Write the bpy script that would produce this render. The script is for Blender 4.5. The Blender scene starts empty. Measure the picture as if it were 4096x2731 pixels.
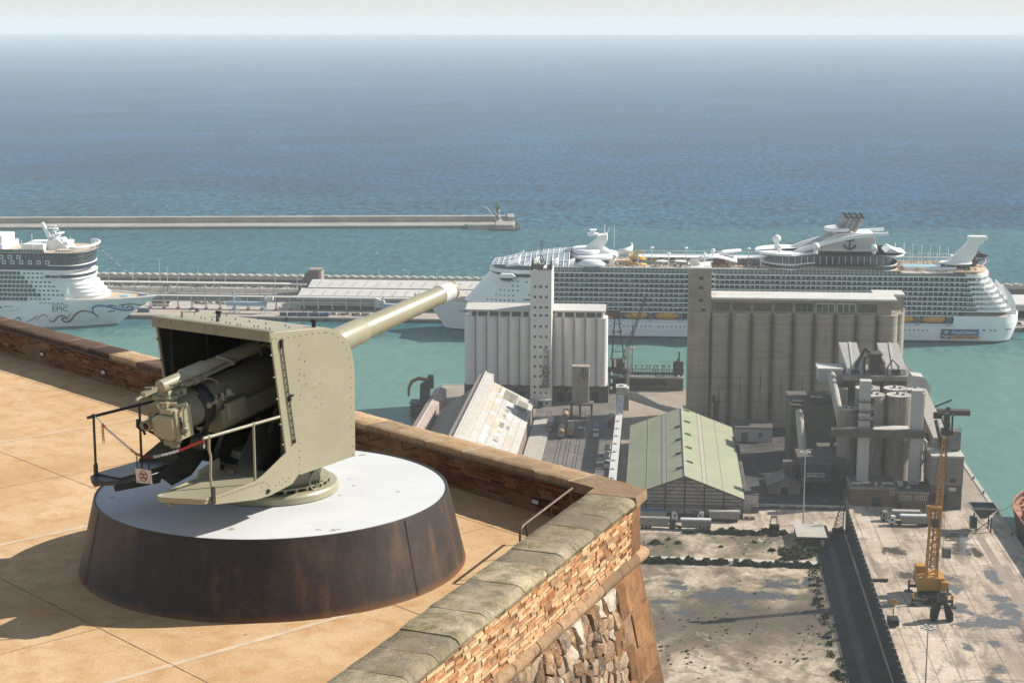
import bpy, bmesh, math, random
from mathutils import Vector, Matrix, noise
random.seed(11)
SC = bpy.context.scene
COL = SC.collection
RAD = math.radians
ALB = .82
V = Vector

# ------------------------------------------------------------------ frames
# World axes follow the harbour grid: x along the quays, y out to sea, z up from the water.
YAW = RAD(4.8)                       # the viewpoint looks a little to the left of +y
CY, SY = math.cos(YAW), math.sin(YAW)
def K(x, y, z):                      # castle survey frame (view aligned) -> world
    return V((CY*x - SY*y, SY*x + CY*y, z))

# ------------------------------------------------------------------ tags
def tag(o, label=None, cat=None, group=None, kind=None):
    if label: o['label'] = label
    if cat: o['category'] = cat
    if group: o['group'] = group
    if kind: o['kind'] = kind
    return o
def empty(name, loc=(0,0,0), rz=0.0, label=None, cat=None, group=None):
    o = bpy.data.objects.new(name, None); COL.objects.link(o)
    o.location = loc; o.rotation_euler = (0,0,rz); o.empty_display_size = .5
    return tag(o, label, cat, group)
def children_of(o): return [c for c in list(o.children)]
def dup(root, loc=None, rz=None, label=None, group=None, parent=None, cat=None):
    r = root.copy(); COL.objects.link(r)
    if parent is not None: r.parent = parent
    if loc is not None: r.location = loc
    if rz is not None: r.rotation_euler = (0,0,rz)
    if label: r['label'] = label
    if group: r['group'] = group
    if cat: r['category'] = cat
    for ch in list(root.children): dup(ch, parent=r)
    return r

# ------------------------------------------------------------------ mesh builder
class MB:
    def __init__(s): s.v=[]; s.f=[]; s.m=[]
    def add(s, vs, fs, m=0):
        b=len(s.v); s.v += [tuple(p) for p in vs]
        for f in fs: s.f.append(tuple(i+b for i in f)); s.m.append(m)
        return s
    def box(s,x0,x1,y0,y1,z0,z1,m=0):
        return s.hexa([(x0,y0,z0),(x1,y0,z0),(x1,y1,z0),(x0,y1,z0),(x0,y0,z1),(x1,y0,z1),(x1,y1,z1),(x0,y1,z1)],m)
    def cbox(s,c,d,m=0): return s.box(c[0]-d[0]/2,c[0]+d[0]/2,c[1]-d[1]/2,c[1]+d[1]/2,c[2]-d[2]/2,c[2]+d[2]/2,m)
    def hexa(s,p,m=0):
        return s.add(p,[(0,3,2,1),(4,5,6,7),(0,1,5,4),(1,2,6,5),(2,3,7,6),(3,0,4,7)],m)
    def beam(s,p,q,w,h=None,m=0,up=(0,0,1)):
        p=V(p); q=V(q); h=w if h is None else h
        d=(q-p).normalized(); u=V(up)
        if abs(d.dot(u))>.98: u=V((0,1,0))
        a=d.cross(u).normalized(); b=a.cross(d).normalized()
        a*=w/2; b*=h/2
        return s.hexa([p-a-b,p+a-b,q+a-b,q-a-b,p-a+b,p+a+b,q+a+b,q-a+b],m)
    def tube(s,p,q,r,r2=None,n=8,m=0,caps=True):
        p=V(p); q=V(q); r2=r if r2 is None else r2
        d=(q-p).normalized(); u=V((0,0,1))
        if abs(d.dot(u))>.98: u=V((1,0,0))
        a=d.cross(u).normalized(); b=d.cross(a)
        vs=[]
        for c,rr in ((p,r),(q,r2)):
            for i in range(n):
                t=2*math.pi*i/n; vs.append(c+a*math.cos(t)*rr+b*math.sin(t)*rr)
        fs=[(i,(i+1)%n,n+(i+1)%n,n+i) for i in range(n)]
        if caps: fs += [tuple(range(n))[::-1], tuple(range(n,2*n))]
        return s.add(vs,fs,m)
    def path(s,pts,r,n=6,m=0,closed=False,caps=True):
        pts=[V(p) for p in pts]; N=len(pts); vs=[]; fs=[]
        prev=None
        for i,p in enumerate(pts):
            if closed: d=pts[(i+1)%N]-pts[i-1]
            elif i==0: d=pts[1]-p
            elif i==N-1: d=p-pts[-2]
            else: d=(pts[i+1]-p).normalized()+(p-pts[i-1]).normalized()
            d=d.normalized()
            if prev is None:
                u=V((0,0,1)) if abs(d.z)<.9 else V((1,0,0))
                a=d.cross(u).normalized()
            else:
                a=(prev-d*prev.dot(d)).normalized()
            prev=a; b=d.cross(a)
            rr=r[i] if isinstance(r,(list,tuple)) else r
            for k in range(n):
                t=2*math.pi*k/n; vs.append(p+a*math.cos(t)*rr+b*math.sin(t)*rr)
        rng=N if closed else N-1
        for i in range(rng):
            j=(i+1)%N
            for k in range(n):
                fs.append((i*n+k,i*n+(k+1)%n,j*n+(k+1)%n,j*n+k))
        if caps and not closed: fs += [tuple(range(n))[::-1], tuple(range((N-1)*n,N*n))]
        return s.add(vs,fs,m)
    def ext(s,poly,axis,a0,a1,m=0):          # extrude a 2-d polygon along x, y or z
        def P(p,a):
            if axis=='x': return (a,p[0],p[1])
            if axis=='y': return (p[0],a,p[1])
            return (p[0],p[1],a)
        n=len(poly)
        vs=[P(p,a0) for p in poly]+[P(p,a1) for p in poly]
        fs=[(i,(i+1)%n,n+(i+1)%n,n+i) for i in range(n)]+[tuple(range(n))[::-1],tuple(range(n,2*n))]
        return s.add(vs,fs,m)
    def lathe(s,prof,c=(0,0,0),n=24,m=0,ax='z',a0=0,a1=2*math.pi,caps=True):
        full=abs(a1-a0-2*math.pi)<1e-6; k=n if full else n+1
        vs=[]; c=V(c)
        for r,z in prof:
            for i in range(k):
                t=a0+(a1-a0)*i/n; x,y=r*math.cos(t),r*math.sin(t)
                vs.append(c+(V((x,y,z)) if ax=='z' else V((x,z,y)) if ax=='y' else V((z,x,y))))
        fs=[]
        for j in range(len(prof)-1):
            for i in range(n):
                i2=(i+1)%k
                fs.append((j*k+i,j*k+i2,(j+1)*k+i2,(j+1)*k+i))
        if caps and full:
            if prof[0][0]>1e-6: fs.append(tuple(range(k))[::-1])
            if prof[-1][0]>1e-6: fs.append(tuple(range((len(prof)-1)*k,len(prof)*k)))
        return s.add(vs,fs,m)
    def sph(s,c,r,nu=12,nv=8,m=0,sc=(1,1,1),z0=-1.0):
        prof=[]
        for j in range(nv+1):
            t=-math.pi/2+math.pi*j/nv
            if math.sin(t)<z0-1e-6: continue
            prof.append((max(1e-4,math.cos(t)*r),math.sin(t)*r))
        b=MB().lathe(prof,(0,0,0),nu)
        return s.add([(c[0]+p[0]*sc[0],c[1]+p[1]*sc[1],c[2]+p[2]*sc[2]) for p in b.v],b.f,m)
    def xf(s,M):
        s.v=[tuple(M@V(p)) for p in s.v]; return s
    def join(s,o,M=None,m=None):
        vs=[(M@V(p) if M is not None else p) for p in o.v]; b=len(s.v)
        s.v+=[tuple(p) for p in vs]
        for f,mm in zip(o.f,o.m): s.f.append(tuple(i+b for i in f)); s.m.append(mm if m is None else m)
        return s
    def build(s,name,mats,parent=None,smooth=None,loc=None,bevel=0):
        me=bpy.data.meshes.new(name); me.from_pydata(s.v,[],s.f)
        if not isinstance(mats,(list,tuple)): mats=[mats]
        for mt in mats: me.materials.append(mt)
        if len(mats)>1: me.polygons.foreach_set('material_index',s.m)
        bm=bmesh.new(); bm.from_mesh(me); bmesh.ops.recalc_face_normals(bm,faces=bm.faces); bm.to_mesh(me); bm.free()
        if smooth is not None:
            me.polygons.foreach_set('use_smooth',[True]*len(me.polygons)); me.set_sharp_from_angle(angle=RAD(smooth))
        me.update()
        o=bpy.data.objects.new(name,me); COL.objects.link(o)
        if parent is not None: o.parent=parent
        if loc is not None: o.location=loc
        if bevel:
            md=o.modifiers.new('bevel','BEVEL'); md.width=bevel; md.segments=2; md.limit_method='ANGLE'
        return o

def arc(cx,cy,r,a0,a1,n=6):
    return [(cx+r*math.cos(RAD(a0+(a1-a0)*i/n)),cy+r*math.sin(RAD(a0+(a1-a0)*i/n))) for i in range(n+1)]
def text_mb(txt,size,depth=.02,align='CENTER',sx=1.0,shear=0.0,bold=0.0,extra=None):
    cu=bpy.data.curves.new('t','FONT'); cu.body=txt; cu.size=size; cu.align_x=align; cu.align_y='CENTER'
    cu.extrude=depth; cu.shear=shear; cu.offset=bold; cu.resolution_u=2
    if extra: cu.space_character=extra
    o=bpy.data.objects.new('t',cu); COL.objects.link(o)
    dg=bpy.context.evaluated_depsgraph_get(); me=bpy.data.meshes.new_from_object(o.evaluated_get(dg))
    b=MB().add([(p.co.x*sx,p.co.y,p.co.z) for p in me.vertices],[tuple(p.vertices) for p in me.polygons])
    bpy.data.objects.remove(o); bpy.data.curves.remove(cu); bpy.data.meshes.remove(me)
    return b
UPX=Matrix(((1,0,0,0),(0,0,-1,0),(0,1,0,0),(0,0,0,1)))     # text plane -> wall facing -y
def T(x,y,z): return Matrix.Translation((x,y,z))

# ------------------------------------------------------------------ materials
def s2l(c): return tuple(((v/255)/12.92 if v/255<=.04045 else ((v/255+.055)/1.055)**2.4) for v in c)
class NT:
    def __init__(s,mt):
        s.t=mt.node_tree; s.n=s.t.nodes; s.l=s.t.links
    def new(s,t,**k):
        n=s.n.new(t)
        for a,b in k.items(): setattr(n,a,b)
        return n
    def link(s,a,b): s.l.new(a,b)
    def noise(s,vec,scale,detail=5,rough=.55,dist=0.0):
        n=s.new('ShaderNodeTexNoise'); n.inputs['Scale'].default_value=scale; n.inputs['Detail'].default_value=detail
        n.inputs['Roughness'].default_value=rough; n.inputs['Distortion'].default_value=dist
        if vec is not None: s.link(vec,n.inputs['Vector'])
        return n.outputs['Fac']
    def ramp(s,fac,stops):
        n=s.new('ShaderNodeValToRGB'); e=n.color_ramp.elements
        while len(e)<len(stops): e.new(.5)
        for el,(p,c) in zip(e,stops):
            el.position=p; el.color=(c,c,c,1) if isinstance(c,(int,float)) else (*c,1)
        s.link(fac,n.inputs['Fac']); return n.outputs['Color']
    def mix(s,fac,a,b,mode='MIX'):
        n=s.new('ShaderNodeMix',data_type='RGBA',blend_type=mode)
        for sock,val in ((n.inputs[0],fac),(n.inputs[6],a),(n.inputs[7],b)):
            if hasattr(val,'links'): s.link(val,sock)
            elif isinstance(val,(int,float)): sock.default_value=val
            else: sock.default_value=(*val,1)
        return n.outputs[2]
    def math(s,op,a,b=None,c=None,clamp=False):
        n=s.new('ShaderNodeMath',operation=op); n.use_clamp=clamp
        for i,val in enumerate((a,b,c)):
            if val is None: continue
            if hasattr(val,'links'): s.link(val,n.inputs[i])
            else: n.inputs[i].default_value=val
        return n.outputs[0]
    def mapping(s,vec,sc=(1,1,1),rot=(0,0,0),loc=(0,0,0)):
        n=s.new('ShaderNodeMapping'); n.inputs['Scale'].default_value=sc; n.inputs['Rotation'].default_value=rot; n.inputs['Location'].default_value=loc
        s.link(vec,n.inputs['Vector']); return n.outputs['Vector']
    def bump(s,h,strength,dist=.02,normal=None):
        n=s.new('ShaderNodeBump'); n.inputs['Strength'].default_value=strength; n.inputs['Distance'].default_value=dist
        s.link(h,n.inputs['Height'])
        if normal is not None: s.link(normal,n.inputs['Normal'])
        return n.outputs['Normal']
def newmat(name):
    mt=bpy.data.materials.new(name); mt.use_nodes=True
    k=NT(mt); b=k.n['Principled BSDF']; tc=k.new('ShaderNodeTexCoord')
    return mt,k,b,tc.outputs['Object']
def mat(name,col,rough=.7,metal=0.0,var=.18,sc=1.0,dirt=None,damt=.5,dsc=None,streak=0.0,bump=0.0,bsc=None,bdist=.01,spec=.4,fine=.08,island=0.0):
    """painted / mineral surface: base colour with cloudy variation, patchy dirt and optional vertical streaks"""
    mt,k,b,oc=newmat(name)
    col=tuple(c*ALB for c in col)
    n1=k.noise(oc,sc,6,.6); n2=k.noise(oc,sc*9,4,.6)
    lo=tuple(c*(1-var) for c in col); hi=tuple(min(1,c*(1+var)) for c in col)
    base=k.ramp(n1,[(.3,lo),(.7,hi)])
    f=k.ramp(n2,[(.3,1-fine*2),(.7,1.0)])
    base=k.mix(1.0,base,f,'MULTIPLY')
    if island:
        g=k.new('ShaderNodeNewGeometry'); r=k.ramp(g.outputs['Random Per Island'],[(0,1-island),(1,1+island*.4)])
        base=k.mix(1.0,base,r,'MULTIPLY')
    if dirt is not None:
        v=oc if not streak else k.mapping(oc,(1,1,1/streak))
        d=k.noise(v,dsc or sc*1.7,7,.65,.3)
        d=k.ramp(d,[(.62-damt*.3,0.0),(.80-damt*.22,1.0)])
        base=k.mix(k.math('MULTIPLY',d,min(1,.35+damt*.6)),base,dirt)
    k.link(base,b.inputs['Base Color'])
    b.inputs['Roughness'].default_value=rough; b.inputs['Metallic'].default_value=metal
    b.inputs['Specular IOR Level'].default_value=spec
    if bump:
        h=k.noise(oc,bsc or sc*12,6,.6); k.link(k.bump(h,bump,bdist),b.inputs['Normal'])
    return mt
# ================================================================== near: castle terrace, gun
M_olive=mat('olive_paint',(.385,.345,.23),rough=.38,var=.07,sc=1.5,dirt=(.33,.27,.15),damt=.16,streak=5,fine=.04,bump=.05,bsc=40,spec=.5)
M_olive_d=mat('olive_paint_worn',(.29,.265,.18),rough=.42,var=.12,sc=4,dirt=(.16,.13,.08),damt=.35,fine=.06,spec=.5)
M_olive_in=mat('olive_interior_shade',(.045,.045,.033),rough=.6,var=.15,sc=3,dirt=(.08,.07,.05),damt=.4)  # olive darkened: shade within the gun put into the colour
M_darksteel=mat('dark_steel',(.045,.045,.04),rough=.45,var=.3,sc=6,metal=.3)
M_black=mat('black_gap',(.012,.012,.012),rough=.8)
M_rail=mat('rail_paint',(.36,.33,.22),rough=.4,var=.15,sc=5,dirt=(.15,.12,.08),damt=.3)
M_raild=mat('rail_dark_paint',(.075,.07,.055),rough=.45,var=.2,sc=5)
M_white_wrap=mat('white_wrap',(.78,.77,.74),rough=.6,var=.08,sc=8,bump=.5,bsc=30,bdist=.02)
M_plug=mat('muzzle_face',(.36,.29,.19),rough=.5,var=.2,sc=8)
M_red=mat('red_plastic',(.60,.055,.03),rough=.4,var=.1)
M_redd=mat('red_rusty_link',(.26,.04,.025),rough=.5,var=.2)
M_whitep=mat('white_plastic',(.8,.8,.77),rough=.4,var=.05)
M_signw=mat('sign_white',(.72,.66,.56),rough=.45,var=.06,sc=3,dirt=(.35,.2,.12),damt=.25)
M_signr=mat('sign_red',(.62,.10,.03),rough=.45)
M_signb=mat('sign_black',(.02,.02,.02),rough=.5)

ZT=177.48            # terrace floor
ZD=178.50            # top of gun plinth
DX,DY=-3.367,23.69

# --- plinth ------------------------------------------------------
mt,k,b,oc=newmat('weathered_corten')
n1=k.noise(oc,.9,7,.62,.4); n2=k.noise(k.mapping(oc,(1,1,.16)),3.2,7,.7,.2); n3=k.noise(oc,14,5,.65)
c=k.ramp(n1,[(.25,(.020,.017,.013)),(.5,(.042,.030,.022)),(.75,(.10,.064,.043))])
c=k.mix(k.ramp(n2,[(.45,0.),(.75,.75)]),c,(.022,.018,.015))
c=k.mix(k.ramp(k.noise(k.mapping(oc,(1,1,.12)),2.1,5,.6),[(.56,0.),(.72,.55)]),c,(.20,.105,.05))
c=k.mix(1.0,c,k.ramp(n3,[(.3,.72),(.7,1.12)]),'MULTIPLY')
sx=k.new('ShaderNodeSeparateXYZ'); k.link(oc,sx.inputs[0])
low=k.ramp(k.math('ADD',sx.outputs[2],k.math('MULTIPLY',n2,.12)),[(.05,1.),(.16,0.)])
c=k.mix(k.math('MULTIPLY',low,.75),c,(.19,.075,.025))
k.link(c,b.inputs['Base Color']); b.inputs['Roughness'].default_value=.5; b.inputs['Specular IOR Level'].default_value=.35
k.link(k.bump(n3,.12,.01),b.inputs['Normal']); M_corten=mt
mt,k,b,oc=newmat('white_cement')
n1=k.noise(oc,.7,7,.62,.5); n2=k.noise(k.mapping(oc,(1,2.2,1),(0,0,.6)),1.7,7,.65)
c=k.ramp(n1,[(.3,(.50,.505,.50)),(.7,(.57,.575,.57))])
c=k.mix(k.ramp(n2,[(.56,0.),(.78,.42)]),c,(.36,.36,.345))
c=k.mix(k.ramp(k.noise(oc,3.3,3,.5),[(.70,0.),(.74,.8)]),c,(.24,.18,.12)); c=k.mix(k.ramp(k.noise(k.mapping(oc,(1,.3,1),(0,0,.9)),7,6,.75),[(.60,0.),(.72,.30)]),c,(.30,.28,.24))
k.link(c,b.inputs['Base Color']); b.inputs['Roughness'].default_value=.75; M_cement=mt

M_weld=mat('weld_rust',(.15,.075,.04),rough=.7,var=.4,sc=6)
pl=empty('gun_plinth',K(DX,DY,ZT),YAW,'round rusty steel plinth with a smooth white top carrying the big gun','plinth')
H=ZD-ZT
MB().lathe([(2.71,0),(2.70,.02),(2.47,H-.02),(2.462,H),(2.435,H),(2.435,H-.06)],(0,0,0),128,caps=False).build('steel_skirt',M_corten,pl,smooth=30)
MB().lathe([(0.001,H-.012),(2.435,H-.012)],(0,0,0),128,caps=False).build('cement_top',M_cement,pl)
for a in (-38,-152,84):
    r0,r1=2.717,2.476
    ca,sa=math.cos(RAD(a)),math.sin(RAD(a))
    MB().tube((r0*ca,r0*sa,0.02),(r1*ca,r1*sa,H-.02),.0045,n=6).build('weld_seam',M_weld,pl)

# --- the gun ------------------------------------------------------
PSI=RAD(33.876)
gun=empty('coastal_gun',K(DX,DY,ZD),YAW-PSI,'olive coastal artillery gun with riveted shield, long barrel pointing out to sea','artillery gun')
W=1.052
prof=[(-1.145,2.505),(-.885,.781)]
prof+= [(-.845,.69),(-.78,.595),(-.70,.525),(-.603,.486)]
prof+= [(.537,.504),(.555,1.70),(.545,1.82),(.515,1.95),(.467,2.073),(.38,2.185),(.27,2.269),(.165,2.33),(.057,2.376),(-.05,2.402),(-.155,2.418)]
def off_prof(d):
    n=len(prof); cx=sum(p[0] for p in prof)/n; out=[]
    for i,(x,y) in enumerate(prof):
        a=V(prof[i-1]); c2=V(prof[(i+1)%n]); t=(c2-a).normalized(); out.append((x+t.y*-d*-1,y-t.x*-d*-1))
    return out
def rivets(b,pts,mk,r=.0135):
    for p in pts: b.join(mk(p,r))
def rivet_x(x,sg):
    def f(p,r):
        q=MB().sph((0,0,0),r,8,6,sc=(.7,1,1)); return q.xf(T(x,p[0],p[1]))
    return f
RV=[(-1.102,2.42),(-1.036,2.414),(-.92,2.404),(-.793,2.395),(-.667,2.388),(-.548,2.381),(-.428,2.375),(-.306,2.368),(-.177,2.36),(-.053,2.348),(-.007,2.342),(.117,2.304),(.231,2.24),(.33,2.154),(.401,2.043),(.453,1.916),(.482,1.78),(.481,1.642),(.482,1.502),(.480,1.358),(.482,1.22),(.486,1.082),(.49,.94),(.493,.799),(.497,.66),(.497,.545),(-.624,.938),(-.621,.832),(-.621,.738),(-.624,.64),(-.628,.545)]
SM=[(-.31,1.63),(-.27,1.635),(-.18,1.66),(-.14,1.665),(-.30,1.50),(-.26,1.50),(-.17,1.53),(-.30,1.34),(-.265,1.345),(-.16,1.38),(-.12,1.385)]
for sg in (1,-1):
    b=MB().ext(prof,'x',sg*W-(.03 if sg>0 else 0),sg*W+(.03 if sg<0 else 0),0)
    p=b.build('side_plate',[M_olive],gun,smooth=40,bevel=.006)
    r=MB(); rivets(r,RV,rivet_x(sg*W,sg)); rivets(r,SM,rivet_x(sg*W,sg),.010)
    r.build('rivet_rows',M_olive,p,smooth=60)
    h=MB()
    random.seed(4)
    for q in [(-.60,2.25),(-.57,2.26),(-.53,2.13),(-.60,2.06),(-.57,2.07),(-.48,2.02),(-.58,1.93),(-.60,1.86),(-.58,1.86),(-.50,1.83),(-.62,1.77),(-.60,1.78),(-.56,1.68),(-.46,1.70),(-.58,1.58),(-.60,1.52)]:
        h.tube((sg*(W-.002),q[0],q[1]),(sg*(W+.0035),q[0],q[1]),.006 if q[0]<-.5 else .009,n=8)
    h.build('bolt_hole',M_black,p)
    pins=MB()
    for t in (.97,1.25,1.6,1.9,2.2):
        s0=-1.145+(2.505-t)/(2.505-.781)*.26
        pins.tube((sg*(W-.02),s0-.03,t),(sg*(W-.02),s0+.01,t),.014,n=8)
    pins.build('edge_bolt',M_olive_d,p,smooth=60)
# strap rod on the right plate
b=MB()
for dx in (-.012,.016): b.tube((W+.022,-.955+dx*.8,2.37),(W+.022,-.740+dx*.8,.975),.0055,n=6)
for i in range(15):
    t=i/14; y=-.955+.215*t; z=2.37-1.395*t
    b.box(W+.0,W+.022,y-.010,y+.014,z-.004,z+.004)
b.box(W,W+.03,-.968,-.928,2.28,2.385); b.box(W,W+.035,-.838,-.80,1.54,1.60); b.box(W,W+.03,-.758,-.722,.955,1.0)
b.box(W,W+.03,-.80,-.745,1.595,1.62)
b.build('cover_rod',M_darksteel,gun)
# roof and front as one folded plate
outer=[(-1.145,2.515),(-.155,2.428)]+[( .057,2.386),(.165,2.341),(.275,2.281),(.388,2.195),(.475,2.080),(.524,1.954),(.556,1.822),(.566,1.70),(.549,.504)]
inner=[(y-.028,z-.006) if z<1.9 else (y-.012,z-.03) for y,z in outer]
b=MB(); xs=(-W+.002,W-.002)
n=len(outer)
vs=[(xs[0],*p) for p in outer]+[(xs[1],*p) for p in outer]+[(xs[0],*p) for p in inner]+[(xs[1],*p) for p in inner]
fs=[]
for i in range(n-1):
    fs+= [(i,i+1,n+i+1,n+i),(2*n+i,3*n+i,3*n+i+1,2*n+i+1),(i,2*n+i,2*n+i+1,i+1),(n+i,n+i+1,3*n+i+1,3*n+i)]
fs+=[(0,n,3*n,2*n),(n-1,3*n-1,4*n-1,2*n-1)]
b.add(vs,fs); b.build('roof_plate',M_olive,gun,smooth=40)
# rear lintel band
band=MB().box(-W-.015,W+.012,-1.175,-1.147,2.378,2.522)
band.box(-W-.012,W+.010,-1.147,-1.06,2.507,2.522)
bd=band.build('rear_lintel',M_olive_d,gun,bevel=.012)
r=MB()
for x in (-.93,-.72,-.08,.08,.30,.90): r.tube((x,-1.195,2.47),(x,-1.17,2.47),.013,n=8)
r.build('lintel_bolt',M_olive,bd,smooth=60)
# fittings on the roof
rf=MB()
rf.path([(-.80,-.86,2.49),(-.80,-.86,2.56),(-.80,-.62,2.54),(-.80,-.62,2.46)],.018,8)
rf.build('lifting_handle',M_olive_d,gun,smooth=60)
for (x,y) in ((-.56,-.40),(.985,-.2)): MB().tube((x,y,2.42),(x,y,2.52),.03,n=10).box(x-.04,x+.04,y-.02,y+.02,2.495,2.535).build('roof_lug',M_darksteel,gun)
studs=MB()
for i,(x,y) in enumerate([(-.55,-.75),(-.45,-.78),(-.30,-.8),(-.2,-.82),(.05,-.9),(.12,-.9),(.3,-.95),(.36,-.96),(.55,-.9),(.62,-.9),(.8,-.95),(.87,-.95),(-.2,-.45),(.1,-.5),(.4,-.5),(.7,-.45),(.9,-.6),(-.6,-.2),(-.1,-.1)]):
    z=2.505-.0879*(y+1.145); studs.tube((x,y,z),(x,y,z+.035),.007,n=6)
studs.box(-.17,-.15,-.86,-.82,2.47,2.58)
studs.build('roof_stud',M_darksteel,gun)
# inner face plate edges, stiffeners inside
st=MB()
for sg in (1,-1):
    st.box(sg*(W-.09),sg*(W-.03),-.9,-.84,.8,2.38); st.box(sg*(W-.09),sg*(W-.03),-.2,-.14,.55,2.36)
st.box(-W+.03,W-.03,-.25,-.19,2.33,2.41)
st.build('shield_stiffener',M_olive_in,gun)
ln=MB()  # added dark liner plates standing in for the shield's inner shade
for sg in (1,-1): ln.ext([(p[0]*.97,1.5+(p[1]-1.5)*.97) for p in prof],'x',sg*(W-.034),sg*(W-.040))
li=[(y-.034,z-.010) if z<1.9 else (y-.016,z-.036) for y,z in outer]; n=len(li); xa,xb=-W+.045,W-.045
ln.add([(xa,*p) for p in li]+[(xb,*p) for p in li],[(i,i+1,n+i+1,n+i) for i in range(n-1)])
ln.build('shade_lining',M_olive_in,gun)
# --- barrel
EL=math.atan((2.273-1.397)/(4.338+2.085))
ax=V((0,math.cos(EL),math.sin(EL))); A0=V((0,-2.10,1.395))
RB=Matrix.Rotation(EL,4,'X')
M_jacket=mat('shaded_olive_jacket',(.225,.205,.14),rough=.42,var=.14,sc=3,dirt=(.12,.10,.06),damt=.4,fine=.08,spec=.5)  # olive with grime; shade under the shield put into its dark base
def on_axis(mb): return mb.xf(Matrix.Translation(A0)@RB)
jk=[(.001,0),(.10,0),(.245,0),(.255,.01),(.258,.05),(.258,.52),(.262,.525),(.262,.60),(.256,.605),(.25,1.3),(.245,2.2),(.20,2.3)]
on_axis(MB().lathe(jk,(0,0,0),56,ax='y',caps=False)).build('breech_jacket',M_jacket,gun,smooth=28)
bp=[(.10,2.2),(.215,2.3),(.205,2.6),(.196,3.2),(.187,4.155),(.183,4.165),(.169,4.17),(.166,4.3),(.150,5.6),(.143,6.15)]
brl=on_axis(MB().lathe(bp,(0,0,0),56,ax='y',caps=False)).build('gun_barrel',M_olive,gun,smooth=28)
on_axis(MB().lathe([(.1431,6.14),(.152,6.15),(.153,6.42),(.143,6.43)],(0,0,0),40,ax='y',caps=False)).build('muzzle_wrap',M_white_wrap,gun,smooth=40)
mz=on_axis(MB().lathe([(.143,6.40),(.147,6.425),(.149,6.49),(.146,6.505),(.08,6.506),(.001,6.50)],(0,0,0),40,ax='y',caps=False)).build('muzzle_plug',M_plug,gun,smooth=35)
# barrel port collar
on_axis(MB().lathe([(.33,2.46),(.33,2.62),(.26,2.66),(.21,2.66)],(0,0,0),40,ax='y',caps=False)).build('barrel_port_collar',M_olive,gun,smooth=35)
# cradle under the barrel, carriage cheeks
cr=on_axis(MB().ext([(-.30,-.10),(-.30,-.34),(-.18,-.43),(.18,-.43),(.30,-.34),(.30,-.10)],'y',.78,2.5))
cr.build('cradle',M_olive_d,gun,smooth=40)
on_axis(MB().lathe([(.285,.56),(.30,.58),(.30,.70),(.285,.72),(.26,.72)],(0,0,0),40,ax='y',caps=False)).build('cradle_ring',M_darksteel,gun,smooth=40)
for sg in (1,-1):
    b=MB().ext([(-.75,.28),(.72,.28),(.62,.62),(.34,1.36),(.12,1.52),(-.12,1.50),(-.34,1.25),(-.70,.62)],'x',sg*.36,sg*.44)
    b.tube((sg*.30,-.02,1.40),(sg*.52,-.02,1.40),.13,n=20)
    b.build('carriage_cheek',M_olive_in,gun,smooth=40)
# recoil cylinder on top of the barrel
rc=on_axis(MB().lathe([(.001,.0),(.02,.0),(.06,.02),(.085,.05),(.09,.08),(.09,.46),(.115,.47),(.115,.53),(.098,.54),(.11,.56),(.115,.62),(.115,.86),(.095,.88),(.09,1.9),(.001,1.9)],(0,0,.43),24,ax='y',caps=False))
rco=rc.build('recoil_cylinder',M_olive,gun,smooth=30)
t=on_axis(MB().beam((0,-.28,.42),(0,.02,.43),.05,.06).box(-.035,.035,-.26,-.15,.40,.455).tube((0,-.36,.40),(0,-.25,.415),.022,n=10).sph((0,-.38,.395),.03,10,6).tube((-.07,-.14,.47),(.02,-.10,.47),.02,n=8))
t.build('cylinder_tail_link',M_olive_d,rco,smooth=40)
t=on_axis(MB().tube((.14,.35,.37),(.13,1.25,.40),.028,n=10).tube((.14,.50,.375),(.14,.60,.378),.05,n=12).tube((.14,.66,.378),(.14,.72,.38),.05,n=12).sph((.13,1.27,.40),.045,10,6).path([(.02,1.1,.52),(.10,1.16,.49),(.14,1.26,.42),(.12,1.34,.40)],.03,8))
t.build('cylinder_rod',M_olive_d,rco,smooth=40)
t=on_axis(MB().hexa([(-.13,.06,.24),(.13,.06,.24),(.13,.40,.24),(-.13,.40,.24),(-.08,.10,.36),(.08,.10,.36),(.08,.38,.36),(-.08,.38,.36)]).box(-.17,.15,.04,.20,.235,.30))
t.build('cylinder_bracket',M_olive_d,rco,bevel=.01)
t=on_axis(MB().tube((.10,.30,.40),(.13,.46,.36),.035,n=8).tube((.13,.28,.33),(.20,.28,.33),.04,n=6).tube((.10,.2,.33),(.16,.2,.33),.03,n=6).path([(.02,.05,.47),(.10,.16,.44),(.13,.3,.45),(.17,.42,.47),(.19,.50,.42),(.17,.55,.36)],.009,6).path([(.20,.62,.38),(.24,.72,.37),(.26,.82,.30),(.24,.84,.24)],.008,6))
t.build('cylinder_piping',M_olive_d,rco,smooth=40)
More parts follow.
